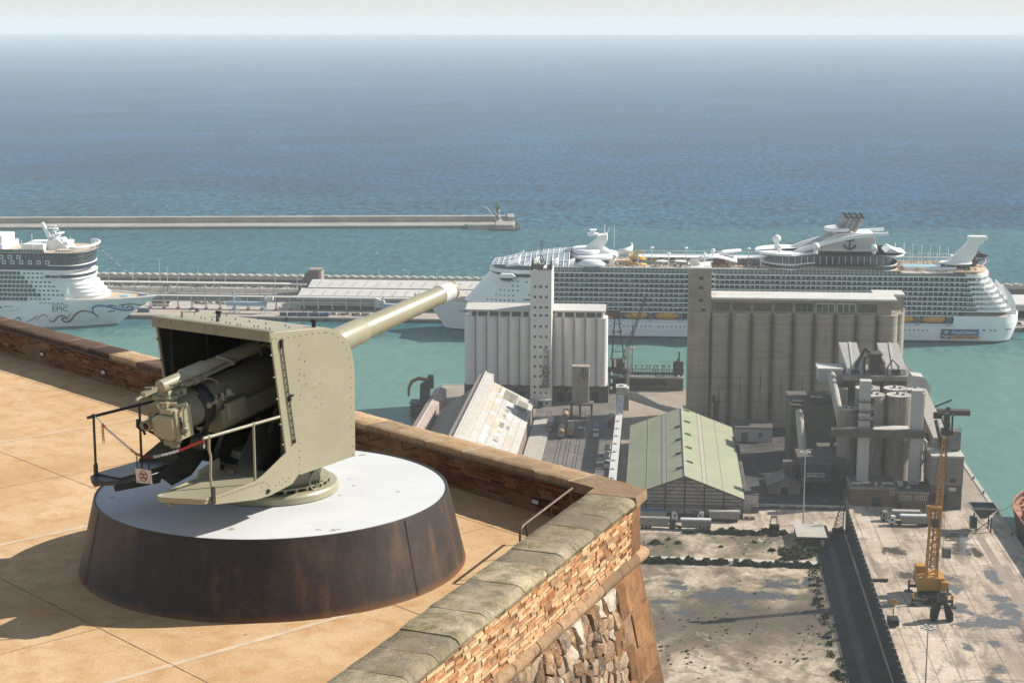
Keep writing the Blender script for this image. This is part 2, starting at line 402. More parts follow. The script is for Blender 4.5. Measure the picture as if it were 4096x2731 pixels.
# breech: ring face detail, carrier arm and block
on_axis(MB().lathe([(.14,-.012),(.165,-.012),(.165,.0)],(0,0,0),32,ax='y',caps=False).lathe([(.105,-.03),(.135,-.03),(.135,.0)],(0,0,0),32,ax='y',caps=False)).build('breech_ring',M_olive_d,gun,smooth=40)
blk=MB().ext([(-.03,-.13),(-.05,-.05),(-.03,.06),(.05,.11),(.16,.135),(.30,.135),(.335,.10),(.335,-.16),(.29,-.21),(.12,-.21),(.02,-.18)],'y',-.16,.0)
bk=on_axis(blk).build('breech_carrier',M_olive,gun,smooth=40,bevel=.025)
t=on_axis(MB().box(.31,.36,-.10,.19,-.22,.20)); t.build('hinge_plate',M_olive,bk,bevel=.01)
t=on_axis(MB().box(.357,.363,-.03,.0,-.15,.09)); t.build('hinge_slot',M_black,bk)
t=on_axis(MB().box(.12,.33,-.13,.10,.15,.215).tube((.15,-.10,.26),(.30,.02,.245),.03,n=10).path([(.08,-.10,.20),(.09,-.13,.27),(.16,-.12,.29),(.23,-.06,.27)],.014,8).tube((.27,-.02,.21),(.42,.08,.24),.026,n=10).box(.18,.24,-.1,-.04,.21,.29))
t.build('hinge_cap',M_olive,bk,smooth=40)
t=on_axis(MB().tube((.40,.02,.20),(.40,.0,.02),.013,n=8).tube((.40,.0,.03),(.40,-.01,-.10),.03,n=10).sph((.40,-.01,-.08),.05,10,8).tube((.34,-.01,-.08),(.46,-.01,-.08),.025,n=8).tube((.40,-.01,-.10),(.40,-.01,-.16),.02,n=8))
t.build('firing_linkage',M_olive_d,bk,smooth=40)
t=on_axis(MB().tube((-.09,-.20,-.03),(-.09,-.02,-.03),.075,n=20).tube((-.09,-.205,-.03),(-.09,-.19,-.03),.048,n=16).tube((-.22,-.14,-.05),(-.05,-.14,-.04),.05,n=14))
t.build('breech_hub',M_olive_d,bk,smooth=40)
t=on_axis(MB().tube((-.09,-.212,-.03),(-.09,-.206,-.03),.044,n=16)); t.build('hub_bore',M_black,bk)
t=on_axis(MB().path([(-.26,-.17,.03),(-.265,-.18,-.06),(-.24,-.16,-.12),(-.16,-.14,-.11),(-.02,-.13,-.15),(.10,-.14,-.21)],[.022,.026,.018,.016,.02,.02],8).tube((-.26,-.14,-.06),(-.12,-.14,-.06),.04,n=12).tube((-.22,-.14,-.12),(-.22,-.12,-.19),.018,n=8))
t.build('breech_lever',M_darksteel,bk,smooth=50)
t=on_axis(MB().box(.10,.26,-.12,.06,-.30,-.22).tube((.2,-.02,-.34),(.2,-.02,-.27),.07,n=14)); t.build('breech_stop',M_olive_d,bk,bevel=.012)
# elevating sector / dark strap beneath the ring
t=on_axis(MB().path([(.19,.52,.20),(.255,.54,.10),(.275,.56,-.05),(.25,.56,-.20),(.16,.56,-.34),(.10,.58,-.50)],[.02,.025,.03,.035,.05,.07],8)); t.build('elevating_strap',M_darksteel,gun,smooth=50)
t=on_axis(MB().tube((.12,.42,-.42),(.30,.42,-.42),.10,n=20)); t.build('trunnion_roller',M_olive_in,gun,smooth=40)
# gear box and valves on the right of the cradle
gb=on_axis(MB().box(.27,.36,.86,1.22,-.26,-.02)).build('gear_box',M_olive_d,gun,bevel=.015)
t=on_axis(MB().tube((.29,.55,.04),(.29,1.05,.08),.022,n=8).sph((.29,.58,.045),.045,10,8).sph((.29,.72,.055),.04,10,8).tube((.29,.85,.03),(.29,.85,.14),.03,n=8).sph((.29,.98,.10),.06,12,8).tube((.29,.98,.1),(.37,.98,.07),.02,n=8).tube((.29,.74,.07),(.29,.74,.14),.014,n=6))
t.build('valve_block',M_olive_d,gb,smooth=50)
t=MB().path([(.16,.0,1.95),(.12,-.05,2.03),(.0,-.08,2.08),(-.12,-.05,2.02),(-.16,0,1.9)],.02,6); t.build('sight_arc',M_olive_d,gun,smooth=50)
for (x,y,z) in ((-.62,-.55,1.45),(.66,-.45,1.25)):
    t=MB().lathe([(.17,-.012),(.19,-.012),(.19,.012),(.17,.012),(.17,-.012)],(0,0,0),24,ax='x',caps=False)
    for i in range(4): t.beam((0,-.18*math.cos(i*.785),-.18*math.sin(i*.785)),(0,.18*math.cos(i*.785),.18*math.sin(i*.785)),.018)
    t.tube((-.03,0,0),(.25,0,0),.03,n=10)
    t.build('hand_wheel',M_olive_in,gun,smooth=40,loc=(x,y,z))
# pedestal
pd=MB().lathe([(.92,0),(.92,.085),(.90,.115),(.80,.125),(.78,.10),(.70,.10)],(0,0,0),72,caps=False).build('base_ring',M_olive,gun,smooth=32)
MB().lathe([(.66,.10),(.66,.16),(.70,.17),(.70,.40),(.62,.46),(.55,.62),(.001,.62)],(0,0,0),56,caps=False).build('pedestal',M_olive_d,gun,smooth=32)
t=MB()
for i in range(30):
    a=2*math.pi*i/30; t.box(-.012,.012,.70,.80,.10,.165) if False else t.hexa([(math.cos(a+d)*r,math.sin(a+d)*r,z) for z in (.10,.165) for (r,d) in ((.70,-.03),(.79,-.025),(.79,.025),(.70,.03))])
t.lathe([(.70,.165),(.795,.165),(.795,.182),(.70,.182)],(0,0,0),60,caps=False)
t.build('roller_race',M_olive,gun,smooth=32)
for a in (-52,-4):
    ca,sa=math.cos(RAD(a)),math.sin(RAD(a)); c0=V((.80*ca,.80*sa,.25)); tn=V((-sa,ca,0)); rd=V((ca,sa,0))
    pts=[c0+tn*math.cos(i*math.pi/9)*.10+V((0,0,1))*math.sin(i*math.pi/9)*.125+rd*.02 for i in range(18)]
    lo=MB().path(pts,.014,8,closed=True); lo.tube(c0+V((0,0,.12))-rd*.10,c0+V((0,0,.12))+rd*.03,.03,n=8)
    lo.build('lifting_ring',M_olive_d,gun,smooth=50)
# floor plate of the shield
MB().box(-W+.03,W-.03,-.82,.52,.50,.53).build('shield_floor',M_olive_in,gun)
# loading platforms
def platform(sg,wood):
    if sg>0:
        poly=[(.40,-2.60),(.44,-2.655),(.52,-2.665),(1.0,-2.47),(1.035,-2.42),(1.035,-1.30),(.97,-1.25),(.26,-1.25),(.24,-1.76)]
    else:
        poly=[(-.60,-1.35),(-.56,-2.40),(-.66,-2.49),(-.80,-2.545),(-.88,-2.54),(-1.06,-2.40),(-1.09,-2.33),(-1.09,-1.30)]
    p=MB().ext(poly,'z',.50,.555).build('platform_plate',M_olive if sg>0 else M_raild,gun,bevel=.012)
    if not wood:
        b=MB()
        n=len(poly)
        for i in range(n):
            a=V((*poly[i],.56)); c=V((*poly[(i+1)%n],.56))
            if i in (5,6): continue
            b.beam(a,c,.022,.03)
        b.build('plate_rim',M_olive,p,bevel=.006)
    if wood:
        d=MB()
        for i in range(7): d.box(-1.06+.066*i,-1.06+.066*i+.06,-2.30,-1.36,.555,.575)
        d.build('plank_deck',M_plank,p)
    rim=MB(); return p
M_plank=mat('dark_planks',(.10,.10,.095),rough=.32,var=.35,sc=6,dirt=(.03,.03,.03),damt=.5,spec=.5)
pr=platform(1,False); plf=platform(-1,True)
MB().hexa([(.22,-1.74,.56),(.25,-1.74,.56),(.19,-1.25,.56),(.16,-1.25,.56),(.22,-1.70,.66),(.25,-1.70,.66),(.19,-1.25,.73),(.16,-1.25,.73)]).build('kick_plate',M_olive,pr)
b=MB().tube((.55,-2.55,.43),(.55,-2.55,.50),.03,n=8).box(.5,.68,-2.52,-2.44,.455,.50); b.build('platform_foot',M_olive_d,pr)
# bracket plates
def bracket(x,th,m,poly): return MB().ext(poly,'x',x,x+th).build('platform_bracket',m,gun,bevel=.006)
pb=bracket(1.037,.022,M_olive,[(-2.335,.50),(-2.31,.57),(-1.53,.60),(-1.37,.645),(-.885,.86),(-.66,.50),(-.80,.40),(-1.24,.345),(-1.50,.35),(-2.30,.47)])
rv=MB()
for i in range(17):
    s0=-2.2+i*.05; rv.sph((1.06,s0,.545+(s0+2.2)*.02),.009,6,4)
for (s0,t0) in [(-1.35,.56),(-1.30,.52),(-1.25,.48),(-1.35,.45),(-1.28,.40),(-1.22,.42),(-1.12,.46),(-1.05,.49),(-.98,.52),(-1.0,.44),(-.92,.47),(-.85,.50),(-1.40,.50),(-1.42,.44)]: rv.sph((1.06,s0,t0),.009,6,4)
rv.build('bracket_rivets',M_olive_d,pb,smooth=60)
MB().tube((1.055,-1.28,.415),(1.075,-1.28,.415),.03,n=12).build('bracket_hole',M_black,pb)
for x in (-.58,-.98):
    bracket(x,.02,M_olive_d if x<-.9 else M_olive_in,[(-2.45,.50),(-2.42,.42),(-1.62,.36),(-1.55,.50)])
bracket(-.56,.02,M_olive_in,[(-1.70,.50),(-1.42,.28),(-1.05,.34),(-.80,.52),(-.80,.95),(-1.30,.62)])
bracket(-1.055,.02,M_olive_d,[(-1.53,.50),(-1.53,.60),(-.885,.86),(-.66,.50),(-.80,.40),(-1.24,.345)])
bracket(.46,.02,M_olive_in,[(-1.30,.55),(-1.25,.40),(-.6,.42),(-.55,.9),(-.75,1.25),(-.80,1.25)])
# railings
for sg in (1,-1):
    rl=MB().tube((sg*1.035,-2.42,1.35),(sg*1.035,-.99,1.355),.021,n=10)
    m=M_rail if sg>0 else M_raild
    ra=rl.build('hand_rail',m,gun,smooth=50)
    for i,s0 in enumerate((-2.317,-1.493)):
        if sg>0 and i==0: pts=[(sg*1.035,s0,1.34),(sg*1.035,s0-.005,1.18),(sg*1.035,s0+.022,1.10),(sg*1.035,s0+.006,.85),(sg*1.05,s0+.02,.56)]
        else: pts=[(sg*1.035,s0,1.34),(sg*1.035,s0,.56)]
        MB().path(pts,.017,8).sph((sg*1.035,s0,1.352),.032,10,8).build('rail_post',m,ra,smooth=50)
        if i==0: MB().ext(arc(0,0,.03,0,180,6)+[(-.03,-.20),(.03,-.20)],'x',-.01,.012).xf(T(sg*1.06,s0+.02,.68)).build('post_strap',M_darksteel if sg>0 else m,ra)

# --- chain between the railings, with the sign
def GL(l,s,t): 
    c,s_=math.cos(YAW-PSI),math.sin(YAW-PSI); o=K(DX,DY,ZD)
    return o+V((c*l-s_*s,s_*l+c*s,t))
SCH=-2.33
cpts=[(-.979,1.345),(-.858,1.27),(-.77,1.21),(-.363,1.005),(-.265,.96),(-.13,.935),(-.009,.94),(.086,.965),(.32,1.035),(.555,1.12),(.968,1.30)]
def along(pts,step):
    out=[]; 
    P=[V((x,0,z)) for x,z in pts]; L=0; seg=[]
    for a,c in zip(P,P[1:]): seg.append((L,a,c)); L+=(c-a).length
    n=int(L/step)
    for i in range(n):
        d=(i+.5)*step
        for l0,a,c in reversed(seg):
            if d>=l0:
                u=(c-a).normalized(); out.append((a+u*(d-l0),u)); break
    return out
def link(c,u,roll,Lk=.046,wd=.030,r=.0052):
    u=u.normalized(); w=V((0,1,0)) if abs(u.y)<.9 else V((1,0,0))
    a=u.cross(w).normalized(); b2=u.cross(a).normalized()
    a,b2=(a*math.cos(roll)+b2*math.sin(roll),b2*math.cos(roll)-a*math.sin(roll))
    hl=Lk/2-wd/2+.004; hw=wd/2
    pts=[]
    for i in range(5): t=-math.pi/2+math.pi*i/4; pts.append(c+u*(hl+hw*math.cos(t))+a*hw*math.sin(t))
    for i in range(5): t=math.pi/2+math.pi*i/4; pts.append(c+u*(-hl+hw*math.cos(t))+a*hw*math.sin(t))
    return MB().path(pts,r,5,closed=True)
ch=empty('barrier_chain',GL(0,SCH,0),YAW-PSI,'red and white plastic chain strung between the two gun platform railings','chain')
segs={'red':MB(),'white':MB(),'dark':MB()}
def ccol(x):
    if x<-.80: return 'red'
    if x<-.36: return 'white'
    if x<.06: return 'dark'
    if x<.52: return 'white'
    return 'red'
for i,(c,u) in enumerate(along(cpts[1:],.036)): segs[ccol(c.x)].join(link(c,u,(i%2)*1.57))
for i,(c,u) in enumerate(along([(-.86,1.27),(-.85,1.0)],.04)): segs['red'].join(link(c,u,(i%2)*1.57,.05))
for i,(c,u) in enumerate(along([(.962,1.30),(.958,1.20)],.045)): segs['white' if i else 'red'].join(link(c,u,.3,.055))
segs['red'].build('red_links',M_red,ch,smooth=60); segs['white'].build('white_links',M_whitep,ch,smooth=60); segs['dark'].build('faded_red_links',M_redd,ch,smooth=60)
MB().path([(-.99,0,1.36),(-.94,0,1.33),(-.86,0,1.275)],.006,6).build('tie_cord',M_whitep,ch)
sg=empty('warning_sign',GL(0,SCH-.01,0),YAW-PSI,'small white prohibition sign hanging from the chain at the gun platform','sign')
bd=MB().hexa([(-.249,-.006,.575),(.028,-.006,.595),(.028,.006,.595),(-.249,.006,.575),(-.270,-.006,.762),(.010,-.006,.775),(.010,.006,.775),(-.270,.006,.762)]).build('sign_board',M_signw,sg)
cx,cz=-.120,.680; tilt=RAD(3.5)
MS=T(cx,-.009,cz)@Matrix.Rotation(-tilt,4,'Y')
ring=MB().lathe([(.060,-.001),(.074,-.001),(.074,.003),(.060,.003),(.060,-.001)],(0,0,0),32,ax='y',caps=False).beam((-.045,.0,.045),(.045,.0,-.045),.004,.014,up=(0,1,0)).xf(MS)
ring.build('prohibition_ring',M_signr,sg)
lt=MB()
for txt,dz,sz in (('PROHIBIDA',.026,.022),('LA',.0,.020),('ENTRADA',-.026,.024)):
    lt.join(text_mb(txt,sz,.0006,bold=.0006),MS@T(0,-.003,dz)@UPX)
lt.build('sign_lettering',M_signb,sg)
lg=MB().box(-.105,-.09,-.001,.001,-.085,-.068).box(.085,.11,-.001,.001,-.085,-.078).box(.088,.107,-.001,.001,-.076,-.07).xf(MS); lg.build('sign_emblem',M_signb,sg)
for (x0,z0,x1,z1) in ((-.235,.94,-.235,.755),(-.02,.93,-.02,.765)):
    b=MB()
    for i,(c,u) in enumerate(along([(x0,z0),(x1,z1)],.026)): b.join(link(c,u,(i%2)*1.57,.034,.02,.0035))
    b.build('hanging_chain',M_darksteel,sg,smooth=60)
# ================================================================== castle walls and terrace
I0=V((1.21,24.93))
AF=math.atan2(.736,-.677)            # far parapet runs away to the left
AN=math.atan2(-.924,-.3825)          # near parapet runs back towards the viewpoint
def brickmat(name,c0,c1,c2,mort):
    mt,k,b,oc=newmat(name)
    g=k.new('ShaderNodeNewGeometry'); r=g.outputs['Random Per Island']
    c=k.ramp(r,[(0,c0),(.35,c1),(.7,c2),(.93,tuple(x*.45 for x in c0)),(1,tuple(min(1,x*1.5) for x in c2))])
    n=k.noise(oc,26,5,.65); c=k.mix(1.0,c,k.ramp(n,[(.25,.55),(.7,1.15)]),'MULTIPLY')
    n2=k.noise(oc,2.2,6,.65,.4); c=k.mix(k.ramp(n2,[(.52,0.),(.70,.7)]),c,mort)
    k.link(c,b.inputs['Base Color']); b.inputs['Roughness'].default_value=.85; b.inputs['Specular IOR Level'].default_value=.2
    k.link(k.bump(n,.6,.012),b.inputs['Normal']); return mt
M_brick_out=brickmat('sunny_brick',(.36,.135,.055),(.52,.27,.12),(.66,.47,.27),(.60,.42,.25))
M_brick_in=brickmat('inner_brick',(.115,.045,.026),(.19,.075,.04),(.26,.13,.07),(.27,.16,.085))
M_mortar=mat('lime_mortar',(.27,.165,.09),rough=.9,var=.25,sc=2.5,dirt=(.12,.08,.05),damt=.55,bump=.5,bsc=30)
M_mortar_out=mat('lime_mortar_outer',(.34,.20,.105),rough=.9,var=.3,sc=4,dirt=(.10,.06,.035),damt=.6,bump=.6,bsc=30)
def stonemat(name,base,warm,lich,moss,dark,mossamt=.5):
    mt,k,b,oc=newmat(name)
    oi=k.new('ShaderNodeObjectInfo'); rnd=oi.outputs['Random']
    n1=k.noise(oc,1.6,7,.65,.3)
    c=k.mix(k.ramp(n1,[(.35,0.),(.65,1.)]),base,warm)
    c=k.mix(1.0,c,k.ramp(rnd,[(0,.58),(.5,.9),(.85,1.1),(1,1.5)]),'MULTIPLY')
    n2=k.noise(k.mapping(oc,(1,1,1),(0,0,.5),(4,2,0)),2.6,8,.72,.5)
    c=k.mix(k.ramp(k.math('ADD',n2,k.math('MULTIPLY',rnd,.10)),[(.60-.1*mossamt,0.),(.74,.85)]),c,moss)
    n3=k.noise(oc,4.2,9,.78,.8); c=k.mix(k.ramp(n3,[(.58,0.),(.72,.8)]),c,lich)
    n4=k.noise(k.mapping(oc,(1,1,.4)),5,8,.75,.6); c=k.mix(k.ramp(n4,[(.50,0.),(.70,.8)]),c,dark)
    c=k.mix(1.0,c,k.ramp(k.noise(oc,55,3,.6),[(.3,.72),(.7,1.1)]),'MULTIPLY')
    k.link(c,b.inputs['Base Color']); b.inputs['Roughness'].default_value=.9; b.inputs['Specular IOR Level'].default_value=.2
    h=k.mix(.35,k.noise(oc,7,8,.7,.4),k.noise(oc,45,4,.6)); k.link(k.bump(h,.9,.025),b.inputs['Normal']); return mt
M_cop_near=stonemat('mossy_sandstone',(.30,.255,.18),(.36,.285,.185),(.58,.55,.47),(.155,.135,.05),(.08,.066,.045),1.0)
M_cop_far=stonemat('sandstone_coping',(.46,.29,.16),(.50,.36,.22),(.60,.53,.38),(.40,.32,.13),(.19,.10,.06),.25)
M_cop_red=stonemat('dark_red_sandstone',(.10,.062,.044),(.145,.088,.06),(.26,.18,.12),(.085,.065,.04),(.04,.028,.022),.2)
M_quoin=stonemat('brown_quoin',(.20,.095,.045),(.29,.145,.066),(.42,.28,.16),(.13,.08,.038),(.06,.035,.02),.2)
M_cordon=stonemat('cordon_stone',(.33,.20,.115),(.38,.25,.145),(.50,.40,.28),(.20,.14,.07),(.09,.055,.034),.3)

def rough_block(x0,x1,prof,n=5,amp=.012,seed=0,m=0):
    """stone extruded along x with a (y,z) profile, slightly irregular"""
    b=MB(); k=len(prof); vs=[]
    for i in range(n+1):
        x=x0+(x1-x0)*i/n
        sh=.012 if i in (0,n) else 0
        cy=sum(p[0] for p in prof)/k; cz=sum(p[1] for p in prof)/k
        for (y,z) in prof:
            q=V((x*3.1+seed,y*3.1,z*3.1)); d=noise.noise_vector(q)*amp+noise.noise_vector(q*3.3)*amp*.5
            yy=y+(cy-y)*sh; zz=z+(cz-z)*sh
            vs.append((x+d.x*(.6 if 0<i<n else .15),yy+d.y,zz+d.z))
    fs=[]
    for i in range(n):
        for j in range(k):
            fs.append((i*k+j,i*k+(j+1)%k,(i+1)*k+(j+1)%k,(i+1)*k+j))
    fs+=[tuple(range(k))[::-1],tuple(range(n*k,n*k+k))]
    return b.add(vs,fs,m)
def dense(prof,step=.13):
    out=[]
    for i,p in enumerate(prof):
        q=prof[(i+1)%len(prof)]; L=math.hypot(q[0]-p[0],q[1]-p[1]); n=max(1,int(L/step))
        for j in range(n): out.append((p[0]+(q[0]-p[0])*j/n,p[1]+(q[1]-p[1])*j/n))
    return out
def bricks(x0,x1,z0,z1,y,out,bl=.27,bh=.046,jt=.014,skip=.0,jit=.010,depth=.06,seed=1,hole=None):
    """courses of separate bricks standing proud of the mortar plane at y (out = +1/-1 outward)"""
    rn=random.Random(seed); b=MB(); z=z0; row=0
    while z+bh<z1+.001:
        x=x0-rn.random()*bl
        while x<x1:
            L=bl*rn.choice((1,1,1,.9,.5,1.1))*rn.uniform(.92,1.06)
            a=max(x,x0); c=min(x+L-jt,x1)
            if c-a>.04 and rn.random()>skip and not(hole and hole((a+c)/2,z)):
                pr=y+out*(.004+rn.random()*jit); dz=rn.uniform(-.004,.004)+.006*math.sin(a*1.7+row); hh=bh*rn.uniform(.9,1.02)
                yb=y-out*depth; j=lambda: rn.uniform(-.004,.004)
                b.hexa([(a+j(),yb,z+dz),(c+j(),yb,z+dz),(c+j(),pr+j(),z+dz+j()),(a+j(),pr+j(),z+dz+j()),(a,yb,z+dz+hh),(c,yb,z+dz+hh),(c+j(),pr+j(),z+dz+hh+j()),(a+j(),pr+j(),z+dz+hh+j())])
            x+=L
        z+=bh+jt*.9; row+=1
    return b
HW=.69
# ---- far parapet
fw=empty('far_parapet',K(I0.x,I0.y,ZT),YAW+AF,'long brick parapet with sandstone coping along the seaward edge behind the gun','parapet wall')
LF=26.0
MB().box(.12,LF,-.46,-.105,-.6,HW-.12).build('mortar_core',M_mortar,fw)
rn=random.Random(3)
def hole_far(x,z):
    return noise.noise(V((x*.55,z*1.6,7.3)))>.22 or (5.3<x<5.75 and z<.5 and noise.noise(V((x*3,z*3,1)))>-.2) or z<.05+.05*noise.noise(V((x,3,1)))
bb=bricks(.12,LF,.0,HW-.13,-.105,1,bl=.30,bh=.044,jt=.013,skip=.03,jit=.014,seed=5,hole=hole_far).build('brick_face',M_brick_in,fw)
bricks(.12,LF,-.5,HW-.13,-.46,-1,bl=.30,bh=.05,skip=.02,seed=8).build('outer_brick_face',M_brick_out,fw)
M_palem=mat('pale_mortar',(.62,.52,.40),rough=.95,var=.2,sc=6)
fm=MB()
x=.55; i=0
fprof=dense([(-.60,HW-.05),(-.60,HW-.12),(-.02,HW-.135),(.0,HW-.10),(.0,HW-.02),(-.02,HW),(-.55,HW)],.16)
while x<LF:
    L=rn.uniform(.62,1.12) if x<9 else rn.uniform(.85,1.25)
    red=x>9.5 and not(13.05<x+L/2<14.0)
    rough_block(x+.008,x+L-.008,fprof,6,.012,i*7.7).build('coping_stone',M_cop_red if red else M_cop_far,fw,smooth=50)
    fm.box(x-.016,x+.016,-.585,-.015,HW-.12,HW-.004)
    x+=L; i+=1
fm.build('coping_mortar',M_palem,fw)
# ---- near wall: parapet, cordon and rubble escarpment
nw=empty('bastion_wall',K(I0.x,I0.y,ZT),YAW+AN,'sunlit bastion wall with mossy coping, brick band, round stone moulding and rubble face','bastion wall')
LN=17.5
MB().box(.10,LN,.12,.655,-.35,HW-.13).build('mortar_core',M_mortar_out,nw)
MB().ext([(.655,-.12),(.655,-.35),(.66,-.42),(2.6,-11.5),(.0,-11.5),(.0,-.12)],'x',-.05,LN).build('rubble_mortar',M_mortar_out,nw)
def hole_near(x,z): return noise.noise(V((x*.9,z*2.2,3.3)))>.42
bricks(.20,LN,-.30,HW-.15,.655,1,bl=.245,bh=.040,jt=.016,skip=.03,jit=.022,seed=9,hole=hole_near).build('brick_band',M_brick_out,nw)
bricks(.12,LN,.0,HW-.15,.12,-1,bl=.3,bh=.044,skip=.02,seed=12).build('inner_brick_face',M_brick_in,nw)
nprof=dense([(.0,HW-.02),(.02,HW),(.66,HW),(.735,HW-.03),(.772,HW-.085),(.755,HW-.135),(.69,HW-.155),(.02,HW-.14)],.14)
x=.32; i=0
widths=[.52,.55,.66,.74,.46,.58,.78,.62,.52,.80,.58,.72,.62,.55,.8,.6,.7,.6,.75,.6,.8,.7,.7,.7,.7,.7]
for L in widths:
    if x>LN-.5: break
    dz=rn.uniform(-.012,.012)
    rough_block(x+.006,x+L-.006,[(p[0],p[1]+dz) for p in nprof],6,.010,100+i*5.1).build('coping_stone',M_cop_near,nw,smooth=50)
    x+=L; i+=1
# corner stone of the coping (shared corner, belongs to the bastion)
def Kl(px,py):   # castle survey -> bastion local
    d=V((px,py))-I0; ux=V((math.cos(AN),math.sin(AN))); uy=V((-ux.y,ux.x)); return (d.dot(ux),d.dot(uy))
dF=V((math.cos(AF),math.sin(AF))); nF=V((-dF.y,dF.x)); dN=V((math.cos(AN),math.sin(AN))); nN=V((-dN.y,dN.x))
O0=V((2.0,24.86))
pa=I0+dF*.54; pb_=I0+dF*.54-nF*.60
cc=[I0+dN*.31,pa*1.0,pb_,O0-V((.05,-.03))+(pb_-O0).normalized()*.06,O0,I0+dN*.31+nN*.772]
cc=[I0+dN*.315,I0,pa,pb_,O0+(pb_-O0)*.12,O0,O0+(I0+dN*.315+nN*.772-O0)*.5,I0+dN*.315+nN*.772]
cs=MB()
poly=[Kl(*p) for p in cc]
cx=sum(p[0] for p in poly)/len(poly); cy=sum(p[1] for p in poly)/len(poly)
rings=[(1.0,HW-.15),(1.0,HW-.05),(.965,HW)]
n=len(poly); vs=[]
for sc_,z in rings: vs+=[(cx+(p[0]-cx)*sc_,cy+(p[1]-cy)*sc_,z) for p in poly]
fs=[(j*n+i,j*n+(i+1)%n,(j+1)*n+(i+1)%n,(j+1)*n+i) for j in range(2) for i in range(n)]+[tuple(range(n))[::-1],tuple(range(2*n,3*n))]
cs.add(vs,fs).build('corner_coping_stone',M_cop_far,nw,smooth=50)
# corner pier and quoins (two faces of the salient)
def corner_block(z0,z1,r0,ln,lf,inset=.0,m=M_quoin,name='quoin_stone',seed=0):
    # r0: outward offset of this course; faces along near wall (ln) and along far wall (lf)
    def P(z):
        o=.655+inset+max(0,(-.42-z))*.175
        c0=O0-nN*(.755-.655)*1.0
        base=I0+nN*o; fb=I0-nF*(o-.19)
        # intersection of the two outer face lines
        A=Matrix(((dN.x,-dF.x),(dN.y,-dF.y))); rhs=fb-base; s=A.inverted()@rhs
        c=base+dN*s.x
        return [c,c+dN*ln,c+dN*ln-nN*.5,c+dF*lf+nF*.5,c+dF*lf]
    lo=[Kl(*p)+(z0,) for p in P(z0)]; hi=[Kl(*p)+(z1,) for p in P(z1)]
    n=5; b=MB().add(lo+hi,[(i,(i+1)%n,n+(i+1)%n,n+i) for i in range(n)]+[tuple(range(n))[::-1],tuple(range(n,2*n))])
    return b.build(name,m,nw,bevel=.018)
corner_block(-.30,HW-.15,0,.44,.5,.012,name='corner_pier')
z=-.46; i=0
while z>-9:
    h=rn.uniform(.42,.56); corner_block(z-h+.024,z,0,(1.25,.72)[i%2]*rn.uniform(.9,1.1),(.7,1.2)[i%2],.02+rn.uniform(-.01,.012)); z-=h; i+=1
# second column of dressed blocks next to the quoins
z=-.46; i=0
sb_n=0
# cordon (round string moulding)
x=-.40; i=0
while x<LN-.4:
    L=rn.uniform(.62,.95) if i else .42
    pr=[(.63+.125*math.cos(t*2*math.pi/12),-.335+.11*math.sin(t*2*math.pi/12)) for t in range(12)]
    rough_block(x+.006,x+L-.006,pr,5,.014,300+i*3.3).build('cordon_stone',M_cordon,nw,smooth=60)
    x+=L; i+=1
# rubble stones
mt,k,b,oc=newmat('rubble_stone')
g=k.new('ShaderNodeNewGeometry'); r=g.outputs['Random Per Island']
c=k.ramp(r,[(0,(.20,.11,.06)),(.22,(.33,.17,.075)),(.42,(.40,.29,.19)),(.58,(.085,.052,.033)),(.75,(.29,.145,.06)),(.9,(.55,.47,.36)),(1,(.17,.085,.045))])
n1=k.noise(k.mapping(oc,(1,1,.45)),9,7,.7,.6); c=k.mix(1.0,c,k.ramp(n1,[(.28,.30),(.62,1.18)]),'MULTIPLY')
c=k.mix(k.ramp(k.noise(oc,3.0,7,.7,.5),[(.55,0.),(.70,.75)]),c,(.66,.44,.22))
c=k.mix(k.ramp(k.noise(oc,19,5,.7),[(.58,0.),(.70,.7)]),c,(.74,.70,.62))
k.link(c,b.inputs['Base Color']); b.inputs['Roughness'].default_value=.85
k.link(k.bump(k.noise(oc,16,8,.7,.5),1.0,.04),b.inputs['Normal']); M_rubble=mt
def face_y(z): return .66+max(0,(-.42-z))*.175
rb=MB(); rn2=random.Random(21)
def clip(poly,mx,mz,nx,nz):
    out=[]
    for i,p in enumerate(poly):
        q=poly[(i+1)%len(poly)]; dp=(p[0]-mx)*nx+(p[1]-mz)*nz; dq=(q[0]-mx)*nx+(q[1]-mz)*nz
        if dp<=0: out.append(p)
        if dp*dq<0: t=dp/(dp-dq); out.append((p[0]+(q[0]-p[0])*t,p[1]+(q[1]-p[1])*t))
    return out
CW,CH=.24,.205; pts={}
for j in range(36):
    for i in range(76):
        pts[(i,j)]=(.85+(i+.5*(j%2))*CW+rn2.uniform(-.42,.42)*CW,-.62-j*CH+rn2.uniform(-.42,.42)*CH)
